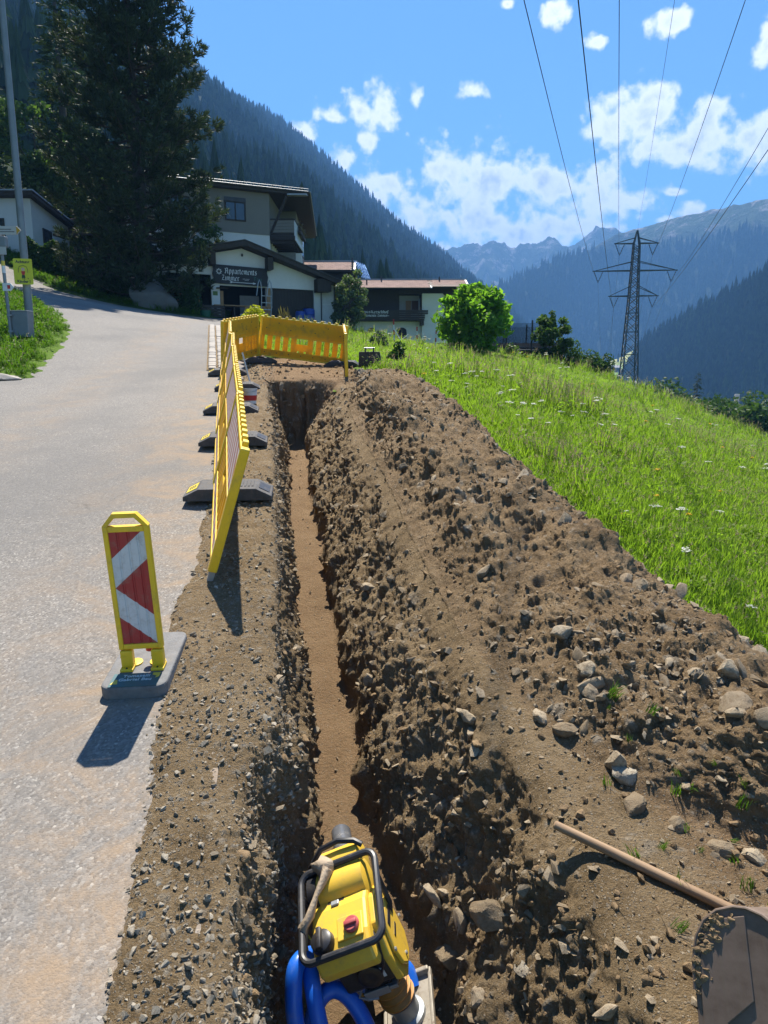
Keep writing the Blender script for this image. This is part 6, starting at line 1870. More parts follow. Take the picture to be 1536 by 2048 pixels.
for k, (t, w_, lb) in enumerate(((7.55, 0.34, 'large blue barrel before the right garage door'), (6.95, 0.27, 'smaller blue barrel left of the large one'))):
    o = put('blue_barrel', t, -0.7 - 0.2 * k, lb, 'barrel', 'blue barrels before the garage')
    s = w_ / 0.34
    o.scale = (s * 1.15, s * 1.15, s)
    b = MB(); b.lathe([(0.27, 0.0), (0.33, 0.05), (0.34, 0.3), (0.35, 0.32), (0.34, 0.34), (0.34, 0.62), (0.35, 0.64), (0.34, 0.66), (0.33, 0.93), (0.27, 0.98)], (0, 0, 0), 20); b.build('shell', paint('blue_barrel', (0.012, 0.05, 0.28), 0.5), o, smooth=True)
    b = MB(); b.lathe([(0.28, 0.975), (0.29, 1.02), (0.26, 1.04)], (0, 0, 0), 20); b.build('lid', M_BLK, o, smooth=True)
o = put('step_ladder', 4.75, -1.0, 'grey aluminium ladder with curved rails leaning before the middle bay', 'ladder')
for sx in (-0.25, 0.38):
    b = MB(); b.tube([(sx - 0.12, 0.1, 0.0), (sx, 0.05, 0.9), (sx + 0.02, 0.0, 1.75), (sx - 0.02, 0.0, 2.3), (sx - 0.1, 0.0, 2.42), (sx - 0.2, -0.05, 2.2), (sx - 0.32, -0.1, 1.5)], 0.03, 8); b.build('rail', M_STEEL, o, smooth=True)
for k in range(4):
    b = MB(); b.box((-0.30 + k * 0.02, 0.03, 0.3 + k * 0.4), (0.34 + k * 0.02, 0.08, 0.34 + k * 0.4)); b.build('rung', M_STEEL, o)
x_, y_ = gpt(-0.9, -1.2)
b = MB(); b.tube([(x_ - 1.0, y_ - 0.2, G(x_, y_) + 2.3), (x_ + 0.7, y_ + 0.0, G(x_, y_) + 0.2)], 0.03, 6)
tag(b.build('leaning_pole', M_GWOOD, None), 'thin pale pole leaning from the bushes beside the boulder', 'pole')

# ---------------------------------------------------------------- tall house behind the garage
HO = frame_obj('apartment_house', (-7.95, 52.0, -0.5), 0.0, 'tall apartment house, taupe above and white below, with a railed corner balcony', 'house')
def hp(t):
    return (t * .9135, t * .4067)
# front block: slanted front, right wall straight back
fx0 = -9.5
def slab(mb, poly, z0, z1):
    mb.prism(poly, 'z', z0, z1)
FRONT = [(fx0 * .9135, fx0 * .4067), (0, 0), (0, 5.2), (fx0 * .9135, 5.2)]
b = MB(); slab(b, FRONT, 3.5, 12.0); b.build('lower_wall', M_RENDER, HO)
b = MB(); slab(b, [(FRONT[0][0] - 0.03, FRONT[0][1] - 0.05), (0.03, -0.05), (0.03, 5.2), (FRONT[3][0], 5.2)], 12.003, 14.72); b.build('upper_wall', M_TAUPE, HO)
REAR = [(-6.0, 5.203), (1.25, 5.203), (0.75, 15.0), (-6.0, 15.0)]
b = MB(); slab(b, REAR, 8.4, 14.72); b.build('upper_wall', M_TAUPE, HO)
b = MB(); slab(b, [(-5.9, 5.25), (1.0, 5.25), (0.6, 14.9), (-5.9, 14.9)], 3.5, 8.397); b.build('lower_wall', M_RENDER, HO)
b = MB(); b.box((0.05, 0.6, 3.5), (0.06, 5.15, 11.9)); b.build('cream_wall', M_CREAM, HO)
# windows on the slanted front
wf = empty('front_windows'); wf.parent = HO; wf.rotation_euler = (0, 0, R(24))
window(wf, -2.35, 12.75, 1.42, 1.25, y=-0.06, bars=1)
window(wf, -2.85, 9.95, 1.35, 1.05, y=-0.01, bars=1)
window(wf, -6.0, 12.75, 1.3, 1.25, y=-0.06, bars=1)
b = MB(); b.box((-3.08, -0.10, 13.98), (-1.62, 0.0, 14.25)); b.build('shutter_box', M_DSTEEL, wf)
# side windows
def side_window(y0, y1, z0, z1, x, par):
    f = MB(); f.box((x, y0, z0), (x + 0.06, y1, z1)); wo = f.build('window', M_DWOOD, par)
    p_ = MB(); p_.box((x + 0.06, y0 + 0.08, z0 + 0.08), (x + 0.07, (y0 + y1) / 2 - 0.03, z1 - 0.08)); p_.box((x + 0.06, (y0 + y1) / 2 + 0.03, z0 + 0.08), (x + 0.07, y1 - 0.08, z1 - 0.08)); p_.build('pane', M_GLASS, wo)
side_window(1.8, 3.6, 9.6, 11.0, 0.06, HO)
side_window(7.2, 8.6, 12.4, 14.0, 1.17, HO); side_window(10.6, 12.0, 12.4, 14.0, 1.0, HO)
# balcony in the corner
b = MB(); b.box((0.035, 0.0, 11.72), (1.75, 5.2, 11.98)); bal = b.build('balcony', M_DWOOD, HO)
for k in range(6):
    b = MB(); b.box((0.04, 0.15 + k * 0.85, 11.5), (1.6, 0.3 + k * 0.85, 11.719)); b.build('joist', M_DWOOD, bal)
for k in range(5):
    b = MB(); b.box((0.06, 0.0, 12.0 + k * 0.205), (1.7, 0.04, 12.18 + k * 0.205)); b.build('front_board', M_TAUPE if k else M_DWOOD, bal)
for k in range(15):
    b = MB(); b.box((1.71, 0.05 + k * 0.345, 12.0), (1.75, 0.27 + k * 0.345, 13.0)); b.build('slat', M_PANEL, bal)
b = MB(); b.box((1.69, -0.02, 13.0), (1.79, 5.2, 13.08)); b.box((0.06, -0.05, 13.02), (1.69, 0.05, 13.1)); b.build('rail', M_DWOOD, bal)
b = MB(); b.box((1.76, 0.02, 11.7), (1.80, 5.2, 11.99)); b.build('fascia', M_PANEL, bal)
b = MB(); b.tube([(0.1, 0.0, 12.1), (1.25, 0.05, 14.6)], 0.11, 4); b.build('brace', M_DWOOD, HO)
rd = random.Random(12)
fl = MB()
for k in range(260):
    c = Vector((1.85 + rd.gauss(0, 0.12), rd.uniform(1.6, 4.9), 12.85 + rd.gauss(0, 0.22)))
    u = Vector((rd.gauss(0, 1), rd.gauss(0, 1), rd.gauss(0, 1))).normalized() * 0.09; w_ = u.orthogonal().normalized() * 0.06
    fl.add([c - u, c - w_, c + u, c + w_], [(0, 1, 2, 3)])
FB = empty('flower_box', (-7.95, 52, -0.5))
fl.build('foliage', leafmat('withered_flowers', (0.1, 0.07, 0.045), (0.16, 0.12, 0.07), 0.3), FB)
b = MB(); b.box((1.81, 1.5, 12.45), (2.0, 5.0, 12.68)); b.build('box', M_DWOOD, FB)
tag(FB, 'brownish balcony flowers on the corner balcony of the tall house', 'flowers')
# lower lobby beside the wall
b = MB(); b.box((0.07, 2.8, 8.2), (1.45, 5.1, 11.35)); b.build('bay', paint('grey_bay', (0.22, 0.22, 0.22), 0.8), HO)
b = MB(); b.box((1.46, 2.78, 8.2), (1.9, 3.1, 11.3)); b.build('pillar', M_RENDER, HO)
# roof: wide dark overhang with gutter and snow rail
b = MB()
b.prism([(-9.3, -4.6), (2.72, 0.55), (1.75, 15.6), (-9.3, 15.6)], 'z', 14.723, 14.9)
ro = b.build('roof', M_DWOOD, HO)
b = MB(); b.prism([(-9.4, -4.75), (2.80, 0.45), (1.82, 15.7), (-9.4, 15.7)], 'z', 14.903, 14.97); b.build('covering', M_ROOFD, ro)
b = MB(); b.tube([(-9.3, -4.75, 14.98), (2.7, 0.42, 14.98)], 0.02, 6); b.tube([(-9.3, -4.45, 15.2), (2.7, 0.7, 15.2)], 0.018, 6); b.tube([(2.83, 0.45, 14.95), (1.86, 15.6, 14.95)], 0.04, 6)
for k in range(10):
    f_ = k / 9; b.tube([(-9.3 + 12 * f_, -4.5 + 5.17 * f_, 14.97), (-9.3 + 12 * f_, -4.45 + 5.15 * f_, 15.2)], 0.02, 4)
b.build('snow_rail', M_ZINC, ro)
b = MB(); b.box((1.3, -0.12, 14.62), (2.65, 0.3, 14.72)); b.build('flashing', M_ZINC, ro)
b = MB(); b.tube([(1.28, 5.1, 6.0), (1.28, 5.1, 12.5)], 0.06, 6); b.build('downpipe', M_DSTEEL, HO)

# ---------------------------------------------------------------- guest house further down
GH = frame_obj('guest_house', (0.0, 62.0, 2.07), 0.0, 'guest house with brown tiled roof, dark timber front and white arched basement', 'guest house')
GH.scale = (1, 1, 0.726)
sx_ = lambda u: (u - 768) / 1420 * 61.2
X0, X1, X2, X3 = sx_(688), sx_(842), sx_(893), sx_(925)
# roof slope towards us in rows of tiles, ridge flashing
TILE = MB().box((-0.19, -0.24, 0), (0.19, 0.24, 0.035)).mesh('tile', M_TILE)
def tiled_slope(par, xa, xb, ye, ze, yr_, zr_, rows=9, n=None):
    b = MB()
    d_ = Vector((0, yr_ - ye, zr_ - ze)); L_ = d_.length; ang = math.atan2(zr_ - ze, yr_ - ye)
    for r_ in range(rows):
        f_ = r_ / rows
        for k in range(int((xb - xa) / 0.36)):
            c = Vector((xa + 0.18 + k * 0.36 + (0.18 if r_ % 2 else 0), ye, ze)) + d_ * (f_ + 0.5 / rows)
            dx, dl = 0.172, L_ / rows * 0.58
            u = d_.normalized() * dl; nn_ = Vector((0, -sin(ang), cos(ang)))
            o0 = c + nn_ * 0.03; o1 = c + nn_ * 0.005
            b.add([o0 - u - Vector((dx, 0, 0)), o0 - u + Vector((dx, 0, 0)), o1 + u + Vector((dx, 0, 0)), o1 + u - Vector((dx, 0, 0)), c - u - Vector((dx, 0, 0)) - nn_ * 0.02, c - u + Vector((dx, 0, 0)) - nn_ * 0.02], [(0, 1, 2, 3), (4, 5, 1, 0)])
    return tag(b.build('tiles', M_TILE, par), kind='stuff')
b = MB()
b.prism([(60.0 - 62, 9.42), (62.9 - 62, 10.75), (62.9 - 62, 10.9), (60.0 - 62, 9.57)], 'x', sx_(700), sx_(857)); b.prism([(60.3 - 62, 9.62), (62.9 - 62, 10.75), (62.9 - 62, 10.9), (60.3 - 62, 9.77)], 'x', sx_(857) + 0.002, sx_(927))
b.prism([(62.9 - 62, 10.75), (66.2 - 62, 9.3), (66.2 - 62, 9.45), (62.9 - 62, 10.9)], 'x', sx_(700), sx_(927))
gr_ = b.build('roof', M_DWOOD, GH)
tiled_slope(gr_, sx_(702), sx_(855), -2.05, 9.56, 0.85, 10.89); tiled_slope(gr_, sx_(858), sx_(925), -1.75, 9.72, 0.85, 10.91, 8)
b = MB(); b.box((sx_(720), 0.75, 10.90), (sx_(931), 1.1, 11.02)); b.box((sx_(925), -1.8, 9.72), (sx_(925) + 0.12, 0.7, 9.76)); b.prism([(-1.85, 9.62), (0.9, 10.83), (0.9, 10.98), (-1.85, 9.77)], 'x', sx_(926), sx_(926) + 0.14); b.prism([(-2.1, 9.44), (-1.4, 9.76), (-1.4, 9.9), (-2.1, 9.58)], 'x', sx_(856), sx_(856) + 0.12)
b.build('flashing', M_ZINC, gr_)
for u in (735, 763, 876):
    b = MB(); yy_ = 0.2 if u > 740 else -0.9; b.tube([(sx_(u), yy_, 10.3 if u > 740 else 10.0), (sx_(u), yy_, 11.15 if u > 740 else 10.6)], 0.06, 6); b.build('vent_pipe', M_DSTEEL, gr_)
b = MB(); b.box((sx_(690), 0.3, 6.35), (sx_(798), 4.0, 9.7)); b.box((sx_(838), 0.1, 9.2), (sx_(926), 4.0, 9.9)); b.box((sx_(798), 0.1, 9.2), (sx_(838), 4, 9.7))
b.build('timber_wall', M_DWOOD, GH)
for k in range(20):
    x_ = sx_(691) + k * (sx_(797) - sx_(691)) / 20
    b = MB(); b.box((x_, 0.26, 7.4), (x_ + 0.2, 0.299, 9.5)); b.build('plank', M_DWOOD, GH)
b = MB(); b.box((sx_(798), 1.2, 6.6), (sx_(838), 4, 9.19)); b.build('recess_wall', paint('grey_recess', (0.36, 0.36, 0.35), 0.9), GH)
b = MB(); b.box((sx_(811), 1.12, 6.7), (sx_(822), 1.19, 8.6)); b.build('door', M_OWOOD, GH)
b = MB(); b.box((sx_(823), 1.12, 7.3), (sx_(836), 1.19, 8.6)); b.build('shutter', paint('brown_shutter', (0.12, 0.06, 0.04), 0.8), GH)
b = MB(); b.box((X1, -0.4, 1.5), (X2 - 0.5, 4.0, 9.18)); b.prism([(X2 - 0.498, -0.4), (X2 + 0.3, 3.2), (X2 + 0.3, 4.0), (X2 - 0.498, 4.0)], 'z', 1.5, 9.18); b.build('white_wall', M_RENDER, GH)
side = MB(); side.box((sx_(895), 1.2, 6.9), (sx_(897), 2.8, 8.4)); side.build('window', M_DWOOD, GH)
b = MB(); b.box((sx_(684), 0.0, 1.5), (X1 - 0.003, 4.0, 6.1)); b.build('basement_wall', M_RENDER, GH)
for u, w_ in ((703, 0.62), (744, 0.66), (803, 0.8)):
    b = MB(); x_ = sx_(u); b.prism([(x_ - w_ / 2, 2.6), (x_ + w_ / 2, 2.6)] + [(x_ + w_ / 2 * cos(R(a)), 5.0 + 0.42 * sin(R(a))) for a in range(0, 181, 20)], 'y', -0.06, -0.004); wo = b.build('arched_window', M_DARK, GH)
    b = MB(); b.box((x_ - 0.03, -0.09, 2.6), (x_ + 0.03, -0.062, 5.3)); b.box((x_ - w_ / 2, -0.085, 4.4), (x_ - 0.032, -0.063, 4.46)); b.box((x_ + 0.032, -0.085, 4.4), (x_ + w_ / 2, -0.063, 4.46)); b.build('glazing_bar', M_GWOOD, wo)
# balcony with the name
b = MB(); b.box((sx_(690), -1.0, 6.12), (sx_(846), 0.29, 6.3)); bal = b.build('balcony', M_DWOOD, GH)
for k in range(4):
    b = MB(); b.box((sx_(690), -1.05, 6.32 + k * 0.24), (sx_(847) + (0.25 if k > 1 else 0), -1.0, 6.53 + k * 0.24)); b.build('board', M_DWOOD, bal)
b = MB(); b.box((sx_(838), -1.0, 5.6), (sx_(845), 0.0, 6.1)); b.build('corbel', M_DWOOD, bal)
lt = MB(); blackletter(lt, 'Haus', sx_(722), 6.93, 0.30, -1.056, 1.1, 0); blackletter(lt, 'Kerschhof', sx_(743), 6.90, 0.32, -1.056, 1.1, 0, 0.8)
blackletter(lt, 'Appartements Zimmer', sx_(716), 6.53, 0.27, -1.056, 1.1, 0, 0.72)
lt.box((sx_(772), -1.058, 6.6), (sx_(778), -1.056, 6.64))
lt.build('lettering', M_SIGNW, bal)
# upper wing behind with the blue sheet roof
UW = frame_obj('roof_wing', (0.0, 66.0, -0.8), 0.0, 'higher roof wing with brown tiles and a bluish sheet-metal flank, left of the guest house', 'house wing')
sy = lambda u: (u - 768) / 1420 * 65.5
b = MB(); b.prism([(-1.2, 11.75), (1.0, 12.75), (1.0, 12.9), (-1.2, 11.9)], 'x', sy(610), sy(712)); b.prism([(1.0, 12.75), (3.5, 11.7), (3.5, 11.85), (1.0, 12.9)], 'x', sy(610), sy(712)); r2 = b.build('roof', M_DWOOD, UW)
tiled_slope(r2, sy(611), sy(708), -1.2, 11.9, 0.95, 12.89, 7)
b = MB(); b.box((sy(610), 0.9, 12.90), (sy(716), 1.15, 13.02)); b.prism([(-1.25, 11.8), (1.0, 12.8), (1.0, 12.95), (-1.25, 11.95)], 'x', sy(711), sy(711) + 0.14); b.build('flashing', M_ZINC, r2)
b = MB(); b.box((sy(612), 0.0, 4), (sy(704), 3.0, 11.7)); b.build('timber_wall', M_DWOOD, UW)
b = MB()
for k in range(6):
    b.add([(sy(711) + k * 0.17, -0.2 - 0.0, 12.75 - 0.06 * k), (sy(711) + k * 0.17 + 0.13, -0.2, 12.70 - 0.06 * k), (sy(711) + 0.75 + k * 0.14 + 0.10, -2.4, 11.0 - 0.04 * k), (sy(711) + 0.75 + k * 0.14, -2.4, 11.05 - 0.04 * k), (sy(711) + k * 0.17 + 0.06, -0.15, 12.85 - 0.06 * k), (sy(711) + 0.75 + k * 0.14 + 0.05, -2.35, 11.13 - 0.04 * k)], [(0, 4, 5, 3), (4, 1, 2, 5)])
b.build('sheet_metal', M_SHEET, r2)
b = MB(); b.box((sy(706), -0.6, 11.0), (sy(709), -0.45, 13.0)); b.build('chimney', M_DSTEEL, r2)

# ---------------------------------------------------------------- white house and sheds on the left
WH = frame_obj('white_house', (-21.9, 46.2, 0), 0.0, 'white house with flat dark eaves behind the hedge on the left', 'house')
b = MB(); b.box((-8.0, 0.0, 7.2), (0.0, 0.3, 12.55)); b.prism([(0.0, 0.0), (0.25, 5.2), (-8, 5.2), (-8, 0.3), (0, 0.3)], 'z', 7.2, 12.0); b.build('wall', M_RENDER, WH)
b = MB(); b.prism([(0.0, 7.2), (5.2, 7.2), (5.2, 11.9), (0.0, 12.55)], 'x', 0.003, 0.25); b.build('side_wall', M_RENDER, WH)
b = MB(); b.prism([(-0.5, 12.62), (5.6, 11.86), (5.6, 12.1), (-0.5, 12.86)], 'x', -8.4, 0.62); rr_ = b.build('roof', M_DWOOD, WH)
b = MB(); b.prism([(-0.55, 12.88), (5.65, 12.11), (5.65, 12.19), (-0.55, 12.96)], 'x', -8.45, 0.68); b.build('covering', M_ZINC, rr_)
window(WH, -2.0, 10.1, 1.1, 1.3, y=-0.01); window(WH, -5.6, 10.1, 1.1, 1.3, y=-0.01)
side_window(1.3, 2.5, 10.0, 11.1, 0.25, WH)
TB = frame_obj('timber_shed', (-21.6, 52.0, 0), -6.0, 'weathered board shed with an orange corner post beside the white house', 'shed')
b = MB(); b.box((0.0, 0.05, 7.5), (4.2, 4.0, 12.3)); b.build('wall', M_GWOOD, TB)
for k in range(16):
    b = MB(); b.box((0.32 + k * 0.245, 0.0 if k % 2 else 0.02, 7.5), (0.54 + k * 0.245, 0.049, 12.3)); b.build('plank', M_GWOOD, TB)
b = MB(); b.box((0.0, -0.05, 7.5), (0.3, 0.25, 12.4)); b.build('post', M_OWOOD, TB)
window(TB, 2.6, 10.6, 0.8, 1.3, y=-0.01, frame=M_WHITE)
b = MB(); b.prism([(-0.6, 12.3), (5.0, 13.2), (5.0, 13.35), (-0.6, 12.45)], 'x', -0.5, 4.6); rt = b.build('roof', M_DWOOD, TB)
tag(tiled_slope(rt, -0.5, 4.6, -0.6, 12.46, 5.0, 13.36, 9), kind='stuff')
OS = frame_obj('garden_shed', (-18.7, 44.6, 0), -4.0, 'low dark plank shed with a flat roof under the pine', 'shed')
b = MB(); b.box((0.0, 0.4, 6.4), (4.2, 2.8, 9.9)); b.build('body', M_DARK, OS)
for k in range(17):
    b = MB(); b.box((0.02 + k * 0.245, 0.30, 6.4), (0.19 + k * 0.245, 0.36, 9.85)); b.build('plank', M_DWOOD if k % 3 else M_GWOOD, OS)
b = MB(); b.prism([(-0.7, 9.95), (3.2, 10.15), (3.2, 10.25), (-0.7, 10.07)], 'x', -0.7, 4.7); b.build('roof', M_DWOOD, OS)

# ---------------------------------------------------------------- boulder
bo = stone_mesh('boulder', 77, mat_rock('boulder_rock', (0.10, 0.10, 0.095), (0.2, 0.2, 0.19), 0.2), 4, 0.9, 0.14, 5)
o = link('boulder', bo, None, (-12.75, 40.75, G(-12.75, 40.75) + 0.55), (0, 0.15, 0.6)); o.scale = (1.3, 1.05, 1.35)
tag(o, 'big grey boulder at the road edge under the pine', 'boulder')

# ---------------------------------------------------------------- lamp post, trail signs, bin
LPx, LPy = -10.11, 20.92
lz = G(LPx, LPy)
M_POST = paint('weathered_steel_post', (0.2, 0.22, 0.23), 0.55, metal=0.4, var=0.15, scale=2.0)
lp_ = empty('lamp_post', (LPx, LPy, lz)); tag(lp_, 'tall grey tapered lamp post in the grass corner', 'lamp post')
b = MB(); b.tube([(0, 0, -0.1), (0, 0, 0.9), (0, 0, 1.5), (0, 0, 12.4)], [0.115, 0.112, 0.105, 0.065], 12); b.build('pole', M_POST, lp_, smooth=True)
b = MB(); b.tube([(0, 0, 12.35), (0.3, 0, 12.75), (1.3, 0, 12.95)], 0.035, 8); b.build('arm', M_POST, lp_, smooth=True)
b = MB(); b.box((1.2, -0.14, 12.88), (1.95, 0.14, 13.02), 0.03); b.build('lamp_head', M_POST, lp_)
ys_ = empty('warning_sign', (LPx + 0.02, LPy - 0.17, lz + 1.30), (0, 0, R(12))); tag(ys_, 'yellow sign reading Achtung Kinder on the lamp post', 'sign')
M_SY = paint('sign_yellow', (0.58, 0.56, 0.02), 0.5, var=0.06, dirt=0.2)
b = MB(); b.prism(rounded(0.245, 0.345, 0.04), 'y', -0.012, 0.0); pl_ = b.build('plate', M_SY, ys_, loc=(0, 0, 0.345))
for tx, zz, sz in (('Achtung', 0.57, 0.105), ('Kinder !', 0.045, 0.105)):
    q = link('lettering', text_mesh(tx, sz, M_BLK, bold=0.004), pl_, (0, -0.0125, zz - 0.345), (R(90), 0, 0))
# a plain child figure with a skipping rope
b = MB(); b.lathe([(0.001, -0.05), (0.04, -0.03), (0.05, 0.0), (0.04, 0.03), (0.001, 0.05)], (0, -0.013, 0.06), 14, Matrix.Diagonal((1, 0.05, 1, 1))); b.build('head', paint('skin_print', (0.6, 0.4, 0.28), 0.6), pl_)
b = MB(); b.prism([(-0.055, 0.01), (0.055, 0.01), (0.035, -0.09), (-0.035, -0.09)], 'y', -0.014, -0.0125); b.build('jumper', M_RED, pl_)
b = MB(); b.prism([(-0.035, -0.091), (0.035, -0.091), (0.05, -0.17), (-0.05, -0.17)], 'y', -0.014, -0.0125); b.build('skirt', paint('dark_green_print', (0.02, 0.06, 0.03), 0.6), pl_)
b = MB(); b.tube([(-0.12, -0.0145, -0.03), (-0.12, -0.0145, 0.06), (-0.09, -0.0145, 0.13), (0, -0.0145, 0.165), (0.09, -0.0145, 0.13), (0.12, -0.0145, 0.06), (0.12, -0.0145, -0.03)], 0.006, 5)
b.tube([(-0.02, -0.0145, -0.17), (-0.02, -0.0145, -0.215)], 0.009, 5); b.tube([(0.02, -0.0145, -0.17), (0.03, -0.0145, -0.215)], 0.009, 5); b.tube([(0.11, -0.0145, -0.17), (0.12, -0.0145, -0.2)], 0.01, 5)
b.build('rope', M_BLK, pl_)
SPx, SPy = -9.62, 18.85
sz_ = G(SPx, SPy)
sp_ = empty('trail_signpost', (SPx, SPy, sz_)); tag(sp_, 'thin steel hiking signpost with pale arrow boards beside the lamp post', 'signpost')
b = MB(); b.tube([(0, 0, -0.1), (-0.06, 0, 2.95)], 0.042, 10); b.build('post', M_POST, sp_, smooth=True)
M_ARW = paint('arrow_board', (0.42, 0.42, 0.4), 0.6, var=0.08, dirt=0.25)
def arrow(x0, x1, z, h, tip, name='arrow_board', mat=None):
    b = MB()
    if tip > 0: poly = [(x0, z), (x1 - h / 2, z), (x1, z + h / 2), (x1 - h / 2, z + h), (x0, z + h)]
    else: poly = [(x0, z + h / 2), (x0 + h / 2, z), (x1, z), (x1, z + h), (x0 + h / 2, z + h)]
    b.prism(poly, 'y', -0.075, -0.055); a = b.build(name, mat or M_ARW, sp_)
    t_ = MB()
    for k in range(2):
        t_.box((min(x0, x1) + 0.16, -0.0775, z + h * (0.28 + 0.3 * k)), (max(x0, x1) - 0.16 - 0.08 * k, -0.0755, z + h * (0.28 + 0.3 * k) + 0.016))
    t_.build('print', M_BLK, a)
    t_ = MB()
    if tip > 0: t_.prism([(x1 - h / 2 - 0.01, z + 0.005), (x1 - h / 2 + 0.01, z + 0.005 + 0.02), (x1 - 0.012, z + h / 2), (x1 - h / 2 - 0.01, z + h - 0.005)], 'y', -0.0775, -0.0755)
    else: t_.prism([(x0 + h / 2 + 0.01, z + 0.005), (x0 + h / 2 + 0.01, z + h - 0.005), (x0 + 0.012, z + h / 2)], 'y', -0.0775, -0.0755)
    t_.build('tip_mark', paint('arrow_tip_yellow', (0.5, 0.28, 0.02), 0.6), a)
    return a
arrow(-0.18, 0.52, 2.72, 0.2, 1); arrow(-0.55, 0.10, 2.24, 0.19, -1)
b = MB(); b.box((-0.13, -0.07, 2.43), (0.10, 0.09, 2.69), 0.02); b.build('small_box', M_POST, sp_)
b = MB(); b.lathe([(0.044, 1.98), (0.044, 2.1)], (-0.042, 0, 0), 12); b.build('yellow_band', M_LBL, sp_)
b = MB(); b.lathe([(0.0445, 1.8), (0.0445, 1.975)], (-0.038, 0, 0), 12); b.build('white_band', M_WHITE, sp_)
b = MB(); b.prism([(-0.07, 1.36), (0.13, 1.36), (0.22, 1.455), (0.13, 1.55), (-0.07, 1.55)], 'y', -0.075, -0.055); aw = b.build('arrow_board', M_WHITE, sp_)
b = MB(); b.box((0.05, -0.0775, 1.41), (0.125, -0.0755, 1.5)); b.build('red_square', M_RED, aw)
bn = empty('litter_bin', (SPx + 0.19, SPy + 0.16, sz_ + 0.22)); tag(bn, 'grey sheet metal litter bin hung on the hiking signpost', 'litter bin')
b = MB(); b.prism([(-0.24, 0.0), (0.24, 0.0), (0.25, 0.66), (-0.25, 0.66)], 'y', -0.12, 0.2); b.build('body', M_POST, bn, bevel=0.01)
b = MB(); b.box((-0.255, -0.125, 0.64), (0.255, 0.205, 0.675), 0.008); b.build('rim', M_POST, bn)
b = MB(); b.box((-0.235, -0.2, 0.52), (-0.12, -0.121, 0.57)); b.box((-0.235, -0.2, 0.12), (-0.12, -0.121, 0.17)); b.build('clamp', M_ZINC, bn)

# red and white poles and trampoline by the guest house garden
for k, (x_, y_, h_, lb) in enumerate(((0.55, 38.5, 1.35, 'leaning red and white pole, leftmost of three before the guest house'), (1.75, 38.8, 1.1, 'middle red and white pole before the guest house'), (2.75, 39.0, 1.05, 'red and white pole nearest the round green tree'))):
    o = empty('marker_pole', (x_, y_, G(x_, y_)), (0, R(2 * k - 2), 0)); tag(o, lb, 'marker pole', 'red and white poles before the guest house')
    for q in range(5):
        b = MB(); b.tube([(0, 0, q * h_ / 5), (0, 0, (q + 1) * h_ / 5)], 0.035, 8); b.build('band', M_RED if q % 2 == 0 else M_WHITE, o)
    if k == 0:
        b = MB(); b.tube([(0, 0, 0.85), (0.35, 0, 0.25), (0.75, 0, 0.55)], 0.03, 8); b.build('tape', M_WHITE, o)
TR = empty('trampoline', (8.55, 45.0, G(8.55, 45.0) + 0.2)); tag(TR, 'garden trampoline with dark net poles beside the round green tree', 'trampoline')
b = MB(); b.lathe([(1.4, 0.78), (1.75, 0.80), (1.78, 0.86), (1.4, 0.88)], (0, 0, 0), 28); b.build('pad', paint('grey_pad', (0.15, 0.16, 0.19), 0.6), TR, smooth=True)
for k in range(7):
    a = 2 * pi * k / 7 + 0.35
    b = MB(); b.tube([(1.7 * cos(a), 1.7 * sin(a), 0), (1.75 * cos(a), 1.75 * sin(a), 2.55)], 0.05, 8); b.build('net_pole', M_BLK, TR)
m, N_, bs = newmat('safety_net'); setin(N_, bs, color=(0.03, 0.03, 0.035), rough=0.8, alpha=0.35); M_NET = m
b = MB(); b.lathe([(1.68, 0.9), (1.68, 2.4)], (0, 0, 0), 28); b.f = b.f[:28]; b.m = b.m[:28]; b.build('net', M_NET, TR)
o = empty('garden_wall', (5.0, 44.6, 0)); tag(o, 'dark timber retaining wall behind the round green tree', 'wall')
for k in range(4):
    b = MB(); zz = G(5, 44.6) - 0.3 + k * 0.26
    b.box((-4.6, 0, zz), (6.0, 0.22, zz + 0.235)); b.build('plank', M_GWOOD if k == 3 else M_DWOOD, o)
# ================================================================== TREES AND SHRUBS
M_BARK = paint('bark', (0.075, 0.06, 0.048), 0.95, var=0.35, scale=6, bump=0.8, bscale=16)
M_PINE = leafmat('pine_needles', (0.032, 0.046, 0.026), (0.072, 0.09, 0.045), trans=0.15, rough=0.6)
M_LEAFB = leafmat('bright_leaves', (0.09, 0.19, 0.025), (0.19, 0.31, 0.05), trans=0.62)
M_LEAFD = leafmat('dark_leaves', (0.026, 0.055, 0.016), (0.06, 0.105, 0.03), trans=0.3)
M_LEAFM = leafmat('shrub_leaves', (0.045, 0.085, 0.022), (0.09, 0.14, 0.04), trans=0.35)
M_LEAFG = leafmat('grey_green_leaves', (0.075, 0.11, 0.06), (0.14, 0.17, 0.10), trans=0.35)
M_LEAFT = leafmat('deep_green_leaves', (0.032, 0.062, 0.018), (0.07, 0.115, 0.03), trans=0.28)  # darker green, less translucent leaves for the trees below the meadow
M_LEAFY = leafmat('yellow_green_bracts', (0.34, 0.38, 0.015), (0.5, 0.5, 0.03), trans=0.4, tcol=(1.1, 1.1, 0.5))

def quads_mesh(name, C, U, Wv, mat, fold=0.0):
    """leaf quads: centres C, half length U, half width W"""
    n = len(C)
    V = np.stack([C - U, C - Wv + U * 0.15, C + U, C + Wv + U * 0.15], 1).reshape(-1, 3)
    F = np.arange(4 * n).reshape(n, 4)
    return mesh_np(name, V, F, mat, smooth=False)

def rand_dirs(n, rg):
    v = rg.normal(size=(n, 3)); return v / np.linalg.norm(v, axis=1)[:, None]

